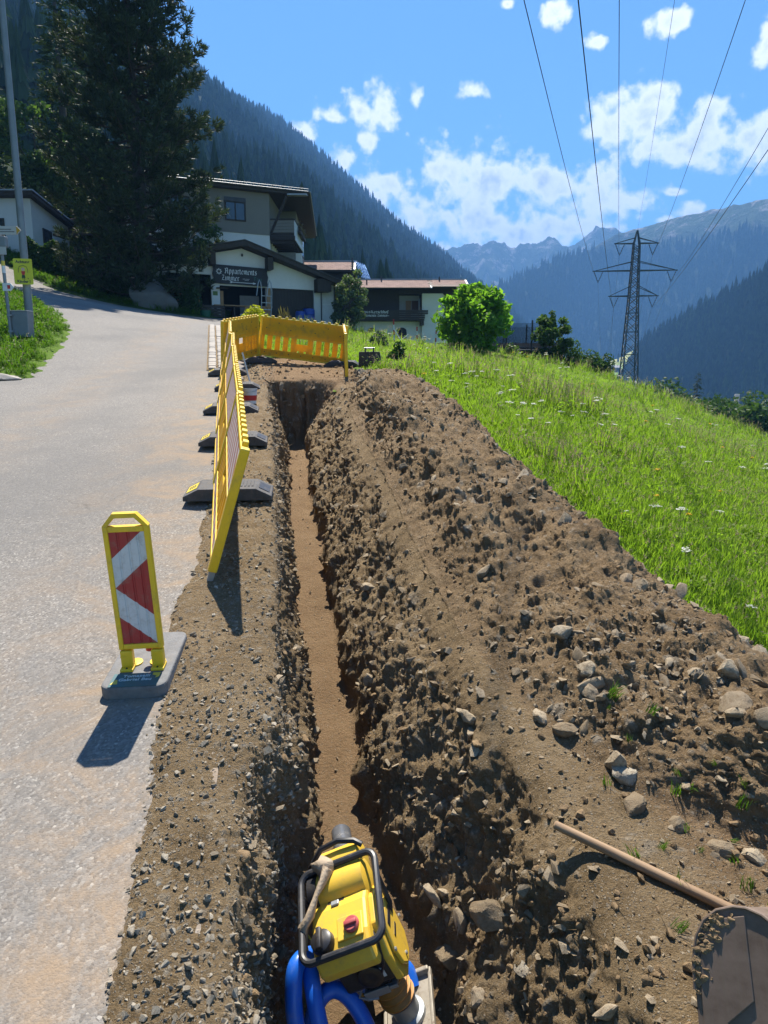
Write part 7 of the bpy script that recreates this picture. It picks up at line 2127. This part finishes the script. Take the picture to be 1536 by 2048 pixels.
def leaf_cloud(C, size, rg, mat, name='crown', up=0.3, aspect=0.5):
    n = len(C)
    U = rand_dirs(n, rg); U[:, 2] = U[:, 2] * 0.7 - 0.25; U /= np.linalg.norm(U, axis=1)[:, None]
    T = rand_dirs(n, rg); T[:, 2] += up
    Wv = np.cross(U, T); Wv /= np.linalg.norm(Wv, axis=1)[:, None] + 1e-9
    s = size * rg.uniform(0.6, 1.3, n)[:, None]
    return quads_mesh(name, C, U * s, Wv * s * aspect, mat)

def leaf_tree(name, loc, h, r, label, cat, mat, seed, n=5000, leaf=0.12, trunk=0.09, clear=0.22, clumps=34, group=None, shape=1.0, lean=0.0):
    """tapered trunk, limbs to every leaf clump, an uneven crown of single leaves"""
    rg = np.random.default_rng(seed); rd = random.Random(seed)
    o = empty(name, loc); tag(o, label, cat, group)
    cz = h * (clear + (1 - clear) * 0.46); rz = h * (1 - clear) * 0.52
    cl = []
    for k in range(clumps):
        d_ = rand_dirs(1, rg)[0]
        q = rg.uniform(0.35, 1.0) ** 0.7
        zz = d_[2] * q
        wr = r * (1 - 0.35 * shape * max(0, zz)) * (1 - 0.15 * max(0, -zz))
        cl.append((lean * h * 0.3 + d_[0] * q * wr, d_[1] * q * wr, cz + zz * rz, r * rg.uniform(0.16, 0.36)))
    mb = MB()
    top = Vector((lean * h * 0.3, 0, h * 0.86))
    mb.tube([(0, 0, -0.2), (0.02 * h, 0, h * clear * 0.6), (lean * h * 0.12, 0.01 * h, h * 0.45), top], [trunk * 1.25, trunk, trunk * 0.7, trunk * 0.12], 8)
    for c in cl[:: max(1, clumps // 16)]:
        z0_ = max(h * clear * 0.7, c[2] - r * 0.8); f_ = z0_ / h
        b0 = Vector((lean * h * 0.3 * f_, 0, z0_)); e = Vector(c[:3])
        mb.tube([b0, b0.lerp(e, 0.5) + Vector((0, 0, -0.05 * h)), e], [trunk * 0.45, trunk * 0.28, trunk * 0.08], 5, cap=False)
    mb.build('trunk', M_BARK, o, smooth=True)
    per = rg.choice(len(cl), n, p=np.array([c[3] ** 2 for c in cl]) / sum(c[3] ** 2 for c in cl))
    CA = np.array(cl)
    dd = rand_dirs(n, rg) * (rg.random(n) ** 0.42)[:, None]
    C = CA[per, :3] + dd * CA[per, 3][:, None] * np.array([1.1, 1.1, 0.85])
    link('crown', leaf_cloud(C, leaf, rg, mat), o)
    return o

def bush(name, loc, sx, sy, sz, label, cat, mat, seed, n=2500, leaf=0.08, group=None, rot=0.0, spiky=0.0):
    rg = np.random.default_rng(seed)
    o = empty(name, loc, (0, 0, rot)); tag(o, label, cat, group)
    k = 14
    cc = rand_dirs(k, rg) * rg.uniform(0.3, 0.75, k)[:, None]; cc[:, 2] = np.abs(cc[:, 2])
    per = rg.integers(0, k, n)
    C = cc[per] + rand_dirs(n, rg) * (rg.random(n) ** 0.4)[:, None] * rg.uniform(0.25, 0.5, k)[per][:, None]
    C[:, 2] = np.maximum(C[:, 2], -0.15)
    C = C * np.array([sx, sy, sz])
    if spiky:
        U = np.stack([rg.normal(0, 0.3, n), rg.normal(0, 0.3, n), np.ones(n)], -1); U /= np.linalg.norm(U, axis=1)[:, None]
        Wv = np.cross(U, rand_dirs(n, rg)); Wv /= np.linalg.norm(Wv, axis=1)[:, None]
        s = leaf * rg.uniform(0.6, 1.5, n)[:, None]
        me = quads_mesh('foliage', C, U * s, Wv * s * 0.16, mat)
    else:
        me = leaf_cloud(C, leaf, rg, mat, 'foliage')
    link('foliage', me, o)
    b = MB()
    for q in range(7):
        e = cc[q] * np.array([sx, sy, sz]) * 0.8
        b.tube([(e[0] * 0.1, e[1] * 0.1, -0.15), (e[0] * 0.5, e[1] * 0.5, max(0.02, e[2] * 0.6)), tuple(e)], [0.03 * sz, 0.02 * sz, 0.006 * sz], 5, cap=False)
    b.build('stem', M_BARK, o)
    return o

# ---- the big dark pine
def big_pine(loc, H, label, seed, prof, step=0.42):
    rg = np.random.default_rng(seed); rd = random.Random(seed)
    o = empty('pine_tree', loc); tag(o, label, 'pine tree')
    mb = MB(); mb.tube([(0, 0, -0.3), (0.05, 0, H * 0.25), (-0.1, 0.05, H * 0.6), (0, 0, H)], [0.42, 0.34, 0.2, 0.03], 12); mb.build('trunk', M_BARK, o, smooth=True)
    limbs = MB()
    tc, td = [], []
    z = 0.8
    while z < H - 0.4:
        L0 = float(np.interp(z, *zip(*prof)))
        nb = rd.randint(4, 6)
        a0 = rd.uniform(0, 6.28)
        for k in range(nb):
            a = a0 + 2 * pi * k / nb + rd.uniform(-0.35, 0.35)
            L_ = L0 * rd.uniform(0.7, 1.12)
            da = Vector((cos(a), sin(a), 0))
            rise = rd.uniform(-0.05, 0.25) * (0.4 + z / H)
            P_ = [Vector((0, 0, z)) + da * (L_ * t) + Vector((0, 0, L_ * (rise * t - 0.32 * t * (1 - t) + 0.14 * t * t * t))) for t in (0, 0.25, 0.5, 0.75, 1.0)]
            limbs.tube(P_, [0.07, 0.055, 0.04, 0.025, 0.01], 5, cap=False)
            nt_ = int(9 + L_ * 9)
            for q in range(nt_):
                t = 0.22 + 0.78 * rd.random() ** 0.75
                i = min(3, int(t * 4)); f_ = t * 4 - i
                p = P_[i].lerp(P_[i + 1], f_)
                side = Vector((-da.y, da.x, 0)) * rd.gauss(0, 0.30 * L_ * (1.05 - t * 0.55) * 0.42)
                p = p + side + Vector((0, 0, rd.gauss(0.05, 0.12)))
                dr = (da * rd.uniform(0.2, 1.0) + side.normalized() * 0.5 * rd.random() + Vector((0, 0, rd.uniform(0.3, 1.1)))).normalized() if side.length > 1e-4 else da
                tc.append(p[:]); td.append(dr[:])
        z += step * rd.uniform(0.8, 1.2)
    limbs.build('limbs', M_BARK, o)
    tc = np.array(tc); td = np.array(td); n = len(tc)
    m_ = 14
    C = np.repeat(tc, m_, 0); D = np.repeat(td, m_, 0)
    U = D + rg.normal(0, 0.55, (n * m_, 3)); U /= np.linalg.norm(U, axis=1)[:, None]
    s = rg.uniform(0.11, 0.24, n * m_)[:, None]
    Wv = np.cross(U, rand_dirs(n * m_, rg)); Wv /= np.linalg.norm(Wv, axis=1)[:, None]
    link('crown', quads_mesh('crown', C + U * s * 0.9, U * s, Wv * 0.028, M_PINE), o)
    return o
PZ = G(-13.6, 42.0)
big_pine((-13.6, 42.0, PZ), 24.5, 'huge dark pine filling the left of the view beside the house', 5,
         [(0.5, 3.2), (1.6, 4.3), (3.2, 4.9), (6.0, 4.9), (8.5, 4.4), (11, 3.9), (14, 3.6), (18, 3.1), (21, 2.2), (24.6, 0.3)])

def spruce(loc, H, r, label, seed, group=None, name='spruce_tree', mat=None, dens=1.0):
    rg = np.random.default_rng(seed)
    o = empty(name, loc); tag(o, label, 'tree', group)
    mb = MB(); mb.tube([(0, 0, -0.4), (0, 0, H * 0.5), (0, 0, H)], [H * 0.016, H * 0.01, 0.01], 7); mb.build('trunk', M_BARK, o, smooth=True)
    nb = int(H * 11 * dens)
    C, U, Wv = [], [], []
    for k in range(nb):
        f_ = rg.random() ** 0.8
        z = H * (0.05 + 0.94 * f_); L_ = r * (1 - f_) ** 0.8 * rg.uniform(0.7, 1.15) + 0.12
        a = rg.uniform(0, 6.28); da = np.array([cos(a), sin(a), 0])
        for t in np.linspace(0.25, 1.0, max(3, int(L_ / 0.32))):
            p = np.array([0, 0, z]) + da * L_ * t + np.array([0, 0, -L_ * (0.42 * t - 0.16 * t * t)])
            for q in range(2):
                sd = np.array([-da[1], da[0], 0]) * (1 if q else -1)
                u = da * 0.7 + sd * 0.75 + np.array([0, 0, rg.uniform(-0.45, 0.1)]); u /= np.linalg.norm(u)
                s = (0.10 + 0.26 * L_ * (1.05 - t) ** 0.6 * 0.6) * rg.uniform(0.7, 1.3) + 0.06
                C.append(p + u * s * 0.8); U.append(u * s); w_ = np.cross(u, rg.normal(size=3)); Wv.append(w_ / np.linalg.norm(w_) * s * 0.28)
    link('crown', quads_mesh('crown', np.array(C), np.array(U), np.array(Wv), mat or M_SPRUCE), o)
    return o

def MZ(x, y):
    """surface height of the foot of the left mountainside or the bank, whichever is higher"""
    d_ = ((LM[..., 0] - x) ** 2 + (LM[..., 1] - y) ** 2)
    i = np.unravel_index(np.argmin(d_), d_.shape)
    g_ = G(np.clip(x, -60, 60), np.clip(y, -3, 110))
    return max(g_, float(LM[i][2]) if d_[i] < 64 else -99)

for k, (x, y, H_, r_, lb) in enumerate([(-33, 62, 25, 3.4, 'tall spruce at the left edge behind the white house'), (-27.5, 66, 27, 3.6, 'tall spruce behind the timber shed, second from the left edge'), (-38, 56, 22, 3.2, 'spruce left of the lamp post behind the white house'),
                                        (-22.5, 70, 26, 3.4, 'tall spruce half hidden behind the pine'), (-31, 78, 28, 3.6, 'spruce high on the slope at the left edge'), (-40, 72, 26, 3.4, 'dark spruce at the upper left corner'), (-24, 86, 27, 3.5, 'spruce on the slope behind the pine'), (-36, 92, 28, 3.6, 'upper spruce on the slope left of the pine')]):
    spruce((x, y, MZ(x, y) - 0.3), H_, r_, lb, 40 + k, 'spruces at the foot of the mountainside')
for k, (x, y, H_, r_, lb) in enumerate([(-29.8, 55.5, 9.5, 2.6, 'bright leafy tree at the left edge above the white house'), (-26.5, 58, 11.5, 3.0, 'leafy tree behind the white house, left of the pine'), (-23.2, 57.5, 9.0, 2.6, 'leafy tree behind the timber shed'), (-33.5, 53, 8.0, 2.4, 'leafy tree behind the left end of the white house')]):
    leaf_tree('leafy_tree', (x, y, MZ(x, y)), H_, r_, lb, 'tree', M_LEAFM, 70 + k, n=7000, leaf=0.2, trunk=0.16, group='leafy trees behind the white house')

# hedges by the white house
def hedge(a, b_, h, w, label, seed, n=5200):
    rg = np.random.default_rng(seed)
    a = Vector(a); b_ = Vector(b_)
    o = empty('hedge', a); tag(o, label, 'hedge', 'hedges before the white house')
    L_ = (b_ - a).length; ex = (b_ - a).normalized(); ey = Vector((-ex.y, ex.x, 0)).normalized()
    u = rg.random(n); v = rg.choice([-1, 1], n) * (rg.random(n) ** 0.35); z = rg.random(n) ** 0.85
    hh = h * (0.92 + 0.12 * np.sin(u * L_ * 4.0 + rg.random()) + 0.08 * vnoise(P3(u * L_ * 2.2, 0 * u), seed))
    C = np.outer(u * L_, np.array(ex)) + np.outer(v * w / 2 * (1.05 - 0.4 * z ** 3), np.array(ey)); C[:, 2] += z * hh
    link('foliage', leaf_cloud(C, 0.11, rg, M_LEAFD, 'foliage'), o)
    b = MB()
    for k in range(int(L_ / 0.6) + 1):
        p = ex * (k * 0.6); b.tube([p + Vector((0, 0, -0.2)), p + Vector((0, 0, h * 0.8))], 0.04, 5)
    b.build('stems', M_BARK, o)
hedge((-27.5, 41.6, G(-27.5, 41.6)), (-22.2, 42.3, G(-22.2, 42.3)), 2.3, 1.1, 'clipped dark hedge before the white house, left of the lamp post', 1)
hedge((-21.0, 43.4, G(-21.0, 43.4)), (-17.9, 44.2, G(-17.9, 44.2)), 1.9, 1.2, 'ragged hedge right of the lamp post below the white house', 2)
# shrubs round the boulder and under the pine
for k, (x, y, sx, sz, lb) in enumerate([(-11.4, 42.4, 1.0, 2.3, 'dark bush right of the boulder at the garage corner'), (-13.2, 42.3, 1.3, 2.0, 'dark bush growing over the boulder'), (-15.2, 42.0, 1.4, 1.6, 'dark bush under the pine, left of the boulder'), (-17.0, 42.6, 1.1, 1.2, 'low dark bush before the garden shed')]):
    bush('bush', (x, y, G(x, y)), sx, sx, sz, lb, 'bush', M_LEAFD, 90 + k, 4200, 0.10, 'dark bushes under the pine')
leaf_tree('leafy_tree', (-11.6, 49.6, G(-11.6, 49.6)), 5.6, 1.5, 'light green tree between the garage roof and the tall house', 'tree', M_LEAFM, 101, n=4500, leaf=0.11)
leaf_tree('leafy_tree', (-2.15, 45.8, G(-2.15, 45.8)), 4.0, 1.25, 'slender grey-green tree at the right corner of the garage', 'tree', M_LEAFG, 102, n=4200, leaf=0.10, trunk=0.05, clear=0.08, clumps=26)
# planting behind the end panel
bush('shrub', (-4.25, 25.3, G(-4.25, 25.3) + 0.05), 1.15, 0.8, 4.15 - G(-4.25, 25.3), 'yellow-green flowering shrub above the end barrier panel', 'shrub', M_LEAFY, 111, 6500, 0.065)
bush('shrub', (-2.75, 24.6, G(-2.75, 24.6) + 0.02), 1.2, 0.7, 3.65 - G(-2.75, 24.6), 'grey-green low shrub right of the yellow-green one', 'shrub', M_LEAFG, 112, 5200, 0.05, spiky=1)
bush('shrub', (-1.75, 24.0, G(-1.75, 24.0) + 0.02), 0.8, 0.6, 3.3 - G(-1.75, 24.0), 'second grey-green low shrub, running down to the meadow', 'shrub', M_LEAFG, 114, 3200, 0.05, spiky=1)
bush('ornamental_grass', (-3.55, 26.2, G(-3.55, 26.2)), 0.5, 0.4, 4.15 - G(-3.55, 26.2), 'reddish ornamental grass behind the low shrubs', 'ornamental grass', leafmat('reddish_grass', (0.10, 0.075, 0.045), (0.17, 0.13, 0.07), 0.3), 113, 700, 0.12, spiky=1)
# meadow weeds and the round tree
bush('plant', (0.30, 18.0, G(0.30, 18.0)), 0.3, 0.3, 0.6, 'dark leafy weed in the meadow behind the digging bucket', 'plant', M_LEAFD, 121, 900, 0.06)
bush('plant', (-0.2, 27.0, G(-0.2, 27.0)), 0.5, 0.4, 0.8, 'tall flowering hogweed before the guest house', 'plant', M_LEAFG, 122, 900, 0.08)
leaf_tree('round_tree', (4.35, 36.0, G(4.35, 36.0) - 0.15), 3.7, 1.8, 'round bright green young tree on the meadow edge', 'tree', M_LEAFB, 131, n=5200, leaf=0.17, trunk=0.07, clear=0.12, clumps=60)
leaf_tree('leafy_tree', (9.75, 42.0, G(9.75, 42.0)), 3.6, 1.15, 'narrow green tree right of the trampoline', 'tree', M_LEAFM, 132, n=4600, leaf=0.11, trunk=0.06, clear=0.12)
bush('bush', (11.3, 42.0, G(11.3, 42.0)), 1.5, 1.2, 2.3, 'wide bush beside the narrow tree on the meadow edge', 'bush', M_LEAFM, 133, 6500, 0.09)
bush('bush', (12.3, 41.2, G(12.3, 41.2)), 1.0, 0.9, 1.6, 'rightmost dark bush on the meadow edge', 'bush', M_LEAFD, 134, 3800, 0.09)
for k, (x, y, s, lb) in enumerate([(7.3, 41.0, 0.75, 'small bush before the trampoline'), (5.9, 39.5, 0.5, 'low bush right of the round green tree'), (8.4, 40.6, 0.55, 'low bush in the grass below the trampoline')]):
    bush('bush', (x, y, G(x, y)), s, s, s * 1.4, lb, 'bush', M_LEAFM, 140 + k, 1800, 0.08, 'small bushes by the trampoline')

# ---- trees below the meadow on the right
def TZ(x, y):
    dx = np.abs(xs_v - x); dy = np.abs(ys_v - y)
    return float(Zv_all[int(np.argmin(dy)), int(np.argmin(dx))])
LOWER = [(37.5, 103.54, 0.53, 'leftmost leafy tree below the meadow, right of the pylon foot'), (37.66, 97.47, 0.72, 'second leafy tree below the meadow from the pylon'), (38.48, 93.32, 0.25, 'third leafy tree below the meadow from the pylon'), (31.77, 85.03, -0.56, 'leafy tree below the meadow, before the leftmost one'), (32.79, 80.91, -0.85, 'leafy tree below the meadow, before the second one'), (43.62, 99.33, -0.24, 'leafy tree below the meadow, under the pointed spruce'), (39.28, 84.92, -1.14, 'leafy tree left of the hidden house below the meadow'), (39.0, 78.8, -1.27, 'leafy tree right below the roof of the hidden house'), (48.2, 93.27, -0.0, 'leafy tree behind the right end of the hidden house roof'), (45.96, 85.09, -0.21, 'large leafy tree at the right edge below the meadow'), (47.47, 83.09, -0.06, 'leafy tree cut by the right edge below the meadow'), (35.05, 68.48, -2.03, 'near dark tree at the right edge by the meadow'), (34.07, 72.55, -2.05, 'near dark tree left of the house gable below the meadow'), (36.81, 66.47, -1.93, 'lowest tree at the right edge by the meadow')]
for k, (x, y, zt, lb) in enumerate(LOWER):
    zt += 1.0; zb = min(TZ(x, y), zt - 6.0)
    leaf_tree('leafy_tree', (x, y, zb), zt - zb, (zt - zb) * 0.46, lb, 'tree', M_LEAFT, 150 + k, n=7500, leaf=0.33, trunk=0.2, clumps=38, clear=0.1, group='leafy trees below the meadow')
VH = empty('valley_house', (50.4, 105.0, -9.0), (0, 0, R(-18))); tag(VH, 'house with a brown roof half hidden by the trees on the right', 'house')
b = MB(); b.box((-3.5, -4, -4), (3.5, 5, 5.2)); b.prism([(-3.5, 5.2), (3.5, 5.2), (0.0, 7.2)], 'y', -3.9, 4.9); b.build('wall', M_DWOOD, VH)
b = MB(); b.prism([(-4.4, 4.85), (0, 7.45), (0, 7.7), (-4.4, 5.1)], 'y', -5.0, 6.0); b.prism([(0.001, 7.45), (4.4, 4.85), (4.4, 5.1), (0.001, 7.7)], 'y', -5.0, 6.0); b.build('roof', M_TILE, VH)
b = MB(); b.box((1.0, 1.5, 6.2), (1.6, 2.1, 8.6)); b.build('chimney', M_RENDER, VH)
window(VH, -1.6, 1.8, 1.2, 1.3, y=-4.01); window(VH, 1.6, 1.8, 1.2, 1.3, y=-4.01)
spruce((52.3, 120.3, -13.0), 16.1, 2.6, 'single pointed spruce rising from the trees on the right', 170)
# ================================================================== POWER LINE
M_PYL = paint('painted_lattice_steel', (0.018, 0.032, 0.03), 0.6, var=0.2, scale=0.5)
PX_, PY_, PZ_ = 51.4, 152.0, -0.7
pyl = empty('power_pylon', (PX_, PY_, PZ_), (0, 0, R(-6))); tag(pyl, 'dark green lattice power pylon with three cross-arms below the meadow', 'pylon')
def half(z):
    return float(np.interp(z, [-24, 0, 17.5, 24.5, 29.5, 32.2], [2.5, 1.68, 0.95, 0.72, 0.58, 0.06]))
def bar(mb, a, b_, r=0.07):
    mb.tube([a, b_], r * 1.45, 4)
corner = [(-1, -1), (1, -1), (1, 1), (-1, 1)]
for sx, sy2 in corner:
    b = MB()
    for z0_, z1_ in ((-24, 0), (0, 17.5), (17.5, 24.5), (24.5, 29.5), (29.5, 32.2)):
        bar(b, (sx * half(z0_), sy2 * half(z0_), z0_), (sx * half(z1_), sy2 * half(z1_), z1_), 0.11)
    b.build('leg', M_PYL, pyl)
lv = [-24, -18, -13, -8.5, -4.5, -0.8, 2.2, 5.0, 7.6, 10.0, 12.2, 14.2, 16.0, 17.6, 19.2, 20.7, 22.1, 23.4, 24.6, 25.7, 26.7, 27.7, 28.6, 29.5]
for k in range(4):
    (ax_, ay_), (bx_, by_) = corner[k], corner[(k + 1) % 4]
    b = MB()
    for i in range(len(lv) - 1):
        h0, h1 = half(lv[i]), half(lv[i + 1])
        bar(b, (ax_ * h0, ay_ * h0, lv[i]), (bx_ * h1, by_ * h1, lv[i + 1]), 0.05); bar(b, (bx_ * h0, by_ * h0, lv[i]), (ax_ * h1, ay_ * h1, lv[i + 1]), 0.05)
        if i % 2 == 0: bar(b, (ax_ * h0, ay_ * h0, lv[i]), (bx_ * h0, by_ * h0, lv[i]), 0.05)
    b.build('lattice', M_PYL, pyl)
ATT = []
for z, hl, up, nm in ((19.4, 5.05, 1.9, 0), (24.4, 8.45, 1.75, 1), (29.7, 4.45, 1.1, 2)):
    b = MB()
    for sx in (-1, 1):
        tip = (sx * hl, 0, z)
        for sy2 in (-1, 1):
            h0, h1 = half(z), half(z + up)
            bar(b, (sx * h0, sy2 * h0, z), tip, 0.08)
            if nm < 2: bar(b, (sx * h1, sy2 * h1, z + up), (sx * (hl * 0.93), 0, z + 0.1), 0.06)
            else: bar(b, (sx * h1 * 0.9, sy2 * h1 * 0.9, z + up), tip, 0.06)
        n_ = 6
        for q in range(n_):
            f0, f1 = q / n_, (q + 1) / n_
            yy0, yy1 = half(z) * (1 - f0), half(z) * (1 - f1)
            xx0, xx1 = sx * (half(z) + (hl - half(z)) * f0), sx * (half(z) + (hl - half(z)) * f1)
            bar(b, (xx0, -yy0, z), (xx1, yy1, z), 0.04)
    b.build('cross_arm', M_PYL, pyl)
    for sx in (-1, 1):
        x0 = sx * (hl - 0.25); x1 = sx * (hl - 2.1); xm = (x0 + x1) / 2
        b = MB()
        for xa in (x0, x1):
            pts_ = [(xa + (xm - xa) * t, 0, z - 2.25 * t) for t in np.linspace(0, 1, 11)]
            b.tube(pts_, [0.045 if q % 2 else 0.1 for q in range(11)], 6)
        b.build('insulator', paint('insulator_glass', (0.03, 0.045, 0.045), 0.3), pyl)
        ATT.append((nm, sx, xm, z - 2.3))
Mw = Matrix.Translation((PX_, PY_, PZ_)) @ Matrix.Rotation(R(-6), 4, 'Z')
M_WIRE = paint('aluminium_cable', (0.03, 0.033, 0.036), 0.5, metal=0.3)
near = {(1, -1): (5.3, 30, 15.8), (0, -1): (5.4, 22, 12.0), (2, -1): (11.0, 37, 19.1), (2, 1): (16.9, 37, 19.1), (1, 1): (22.0, 44, 15.8), (0, 1): (17.6, 35, 12.0)}
NAMES = {(1, -1): 'long left', (0, -1): 'low left', (2, -1): 'upper left', (2, 1): 'upper right', (1, 1): 'long right', (0, 1): 'low right'}
def cable(A, N_, F, lab, rad=0.02):
    """from behind us over the near point N_ to the attachment A and on to the far side F"""
    A = Vector(A); N_ = Vector(N_); F = Vector(F)
    pts_ = []
    # parabola through A and N_ that is mirrored at mid-span
    Ln = (A - N_).xy.length; d2 = (N_ - A).xy.normalized()
    S = 330.0
    k = (N_.z - A.z + 0.0) / (Ln * Ln - S * Ln) if abs(Ln * Ln - S * Ln) > 1 else 0
    for s in np.linspace(S * 0.72, 0, 40):
        pts_.append((A.x + d2.x * s, A.y + d2.y * s, A.z + k * (s * s - S * s)))
    Lf = (F - A).xy.length
    for t in np.linspace(0.06, 1, 14):
        pts_.append((A.x + (F.x - A.x) * t, A.y + (F.y - A.y) * t, A.z + (F.z - A.z) * t - 9 * 4 * t * (1 - t)))
    b = MB(); b.tube(pts_, rad, 5, cap=False)
    tag(b.build('power_cable', M_WIRE, None, smooth=True), lab, 'power cable', 'cables of the power line')
for nm, sx, xm, z in ATT:
    a = Mw @ Vector((xm, 0, z))
    n_ = near[(nm, sx)]
    cable(a, n_, (136 + sx * (3 + nm), 430, 3 + 5 * nm), 'power cable hung from the %s arm of the pylon' % {(1, -1): 'long middle left', (0, -1): 'lowest left', (2, -1): 'topmost left', (2, 1): 'topmost right', (1, 1): 'long middle right', (0, 1): 'lowest right'}[(nm, sx)])
a = Mw @ Vector((0, 0, 32.2)); cable(a, (17.3, 47, 24.2), (138, 430, 20), 'thin earth cable running over the tip of the pylon', 0.014)
# next pylon down the valley
far = []
p2 = copy_tree(pyl); p2.location = (136, 430, -12); p2.scale = (0.8, 0.8, 0.8); tag(p2, 'small far pylon down in the valley behind the tall one', 'pylon')
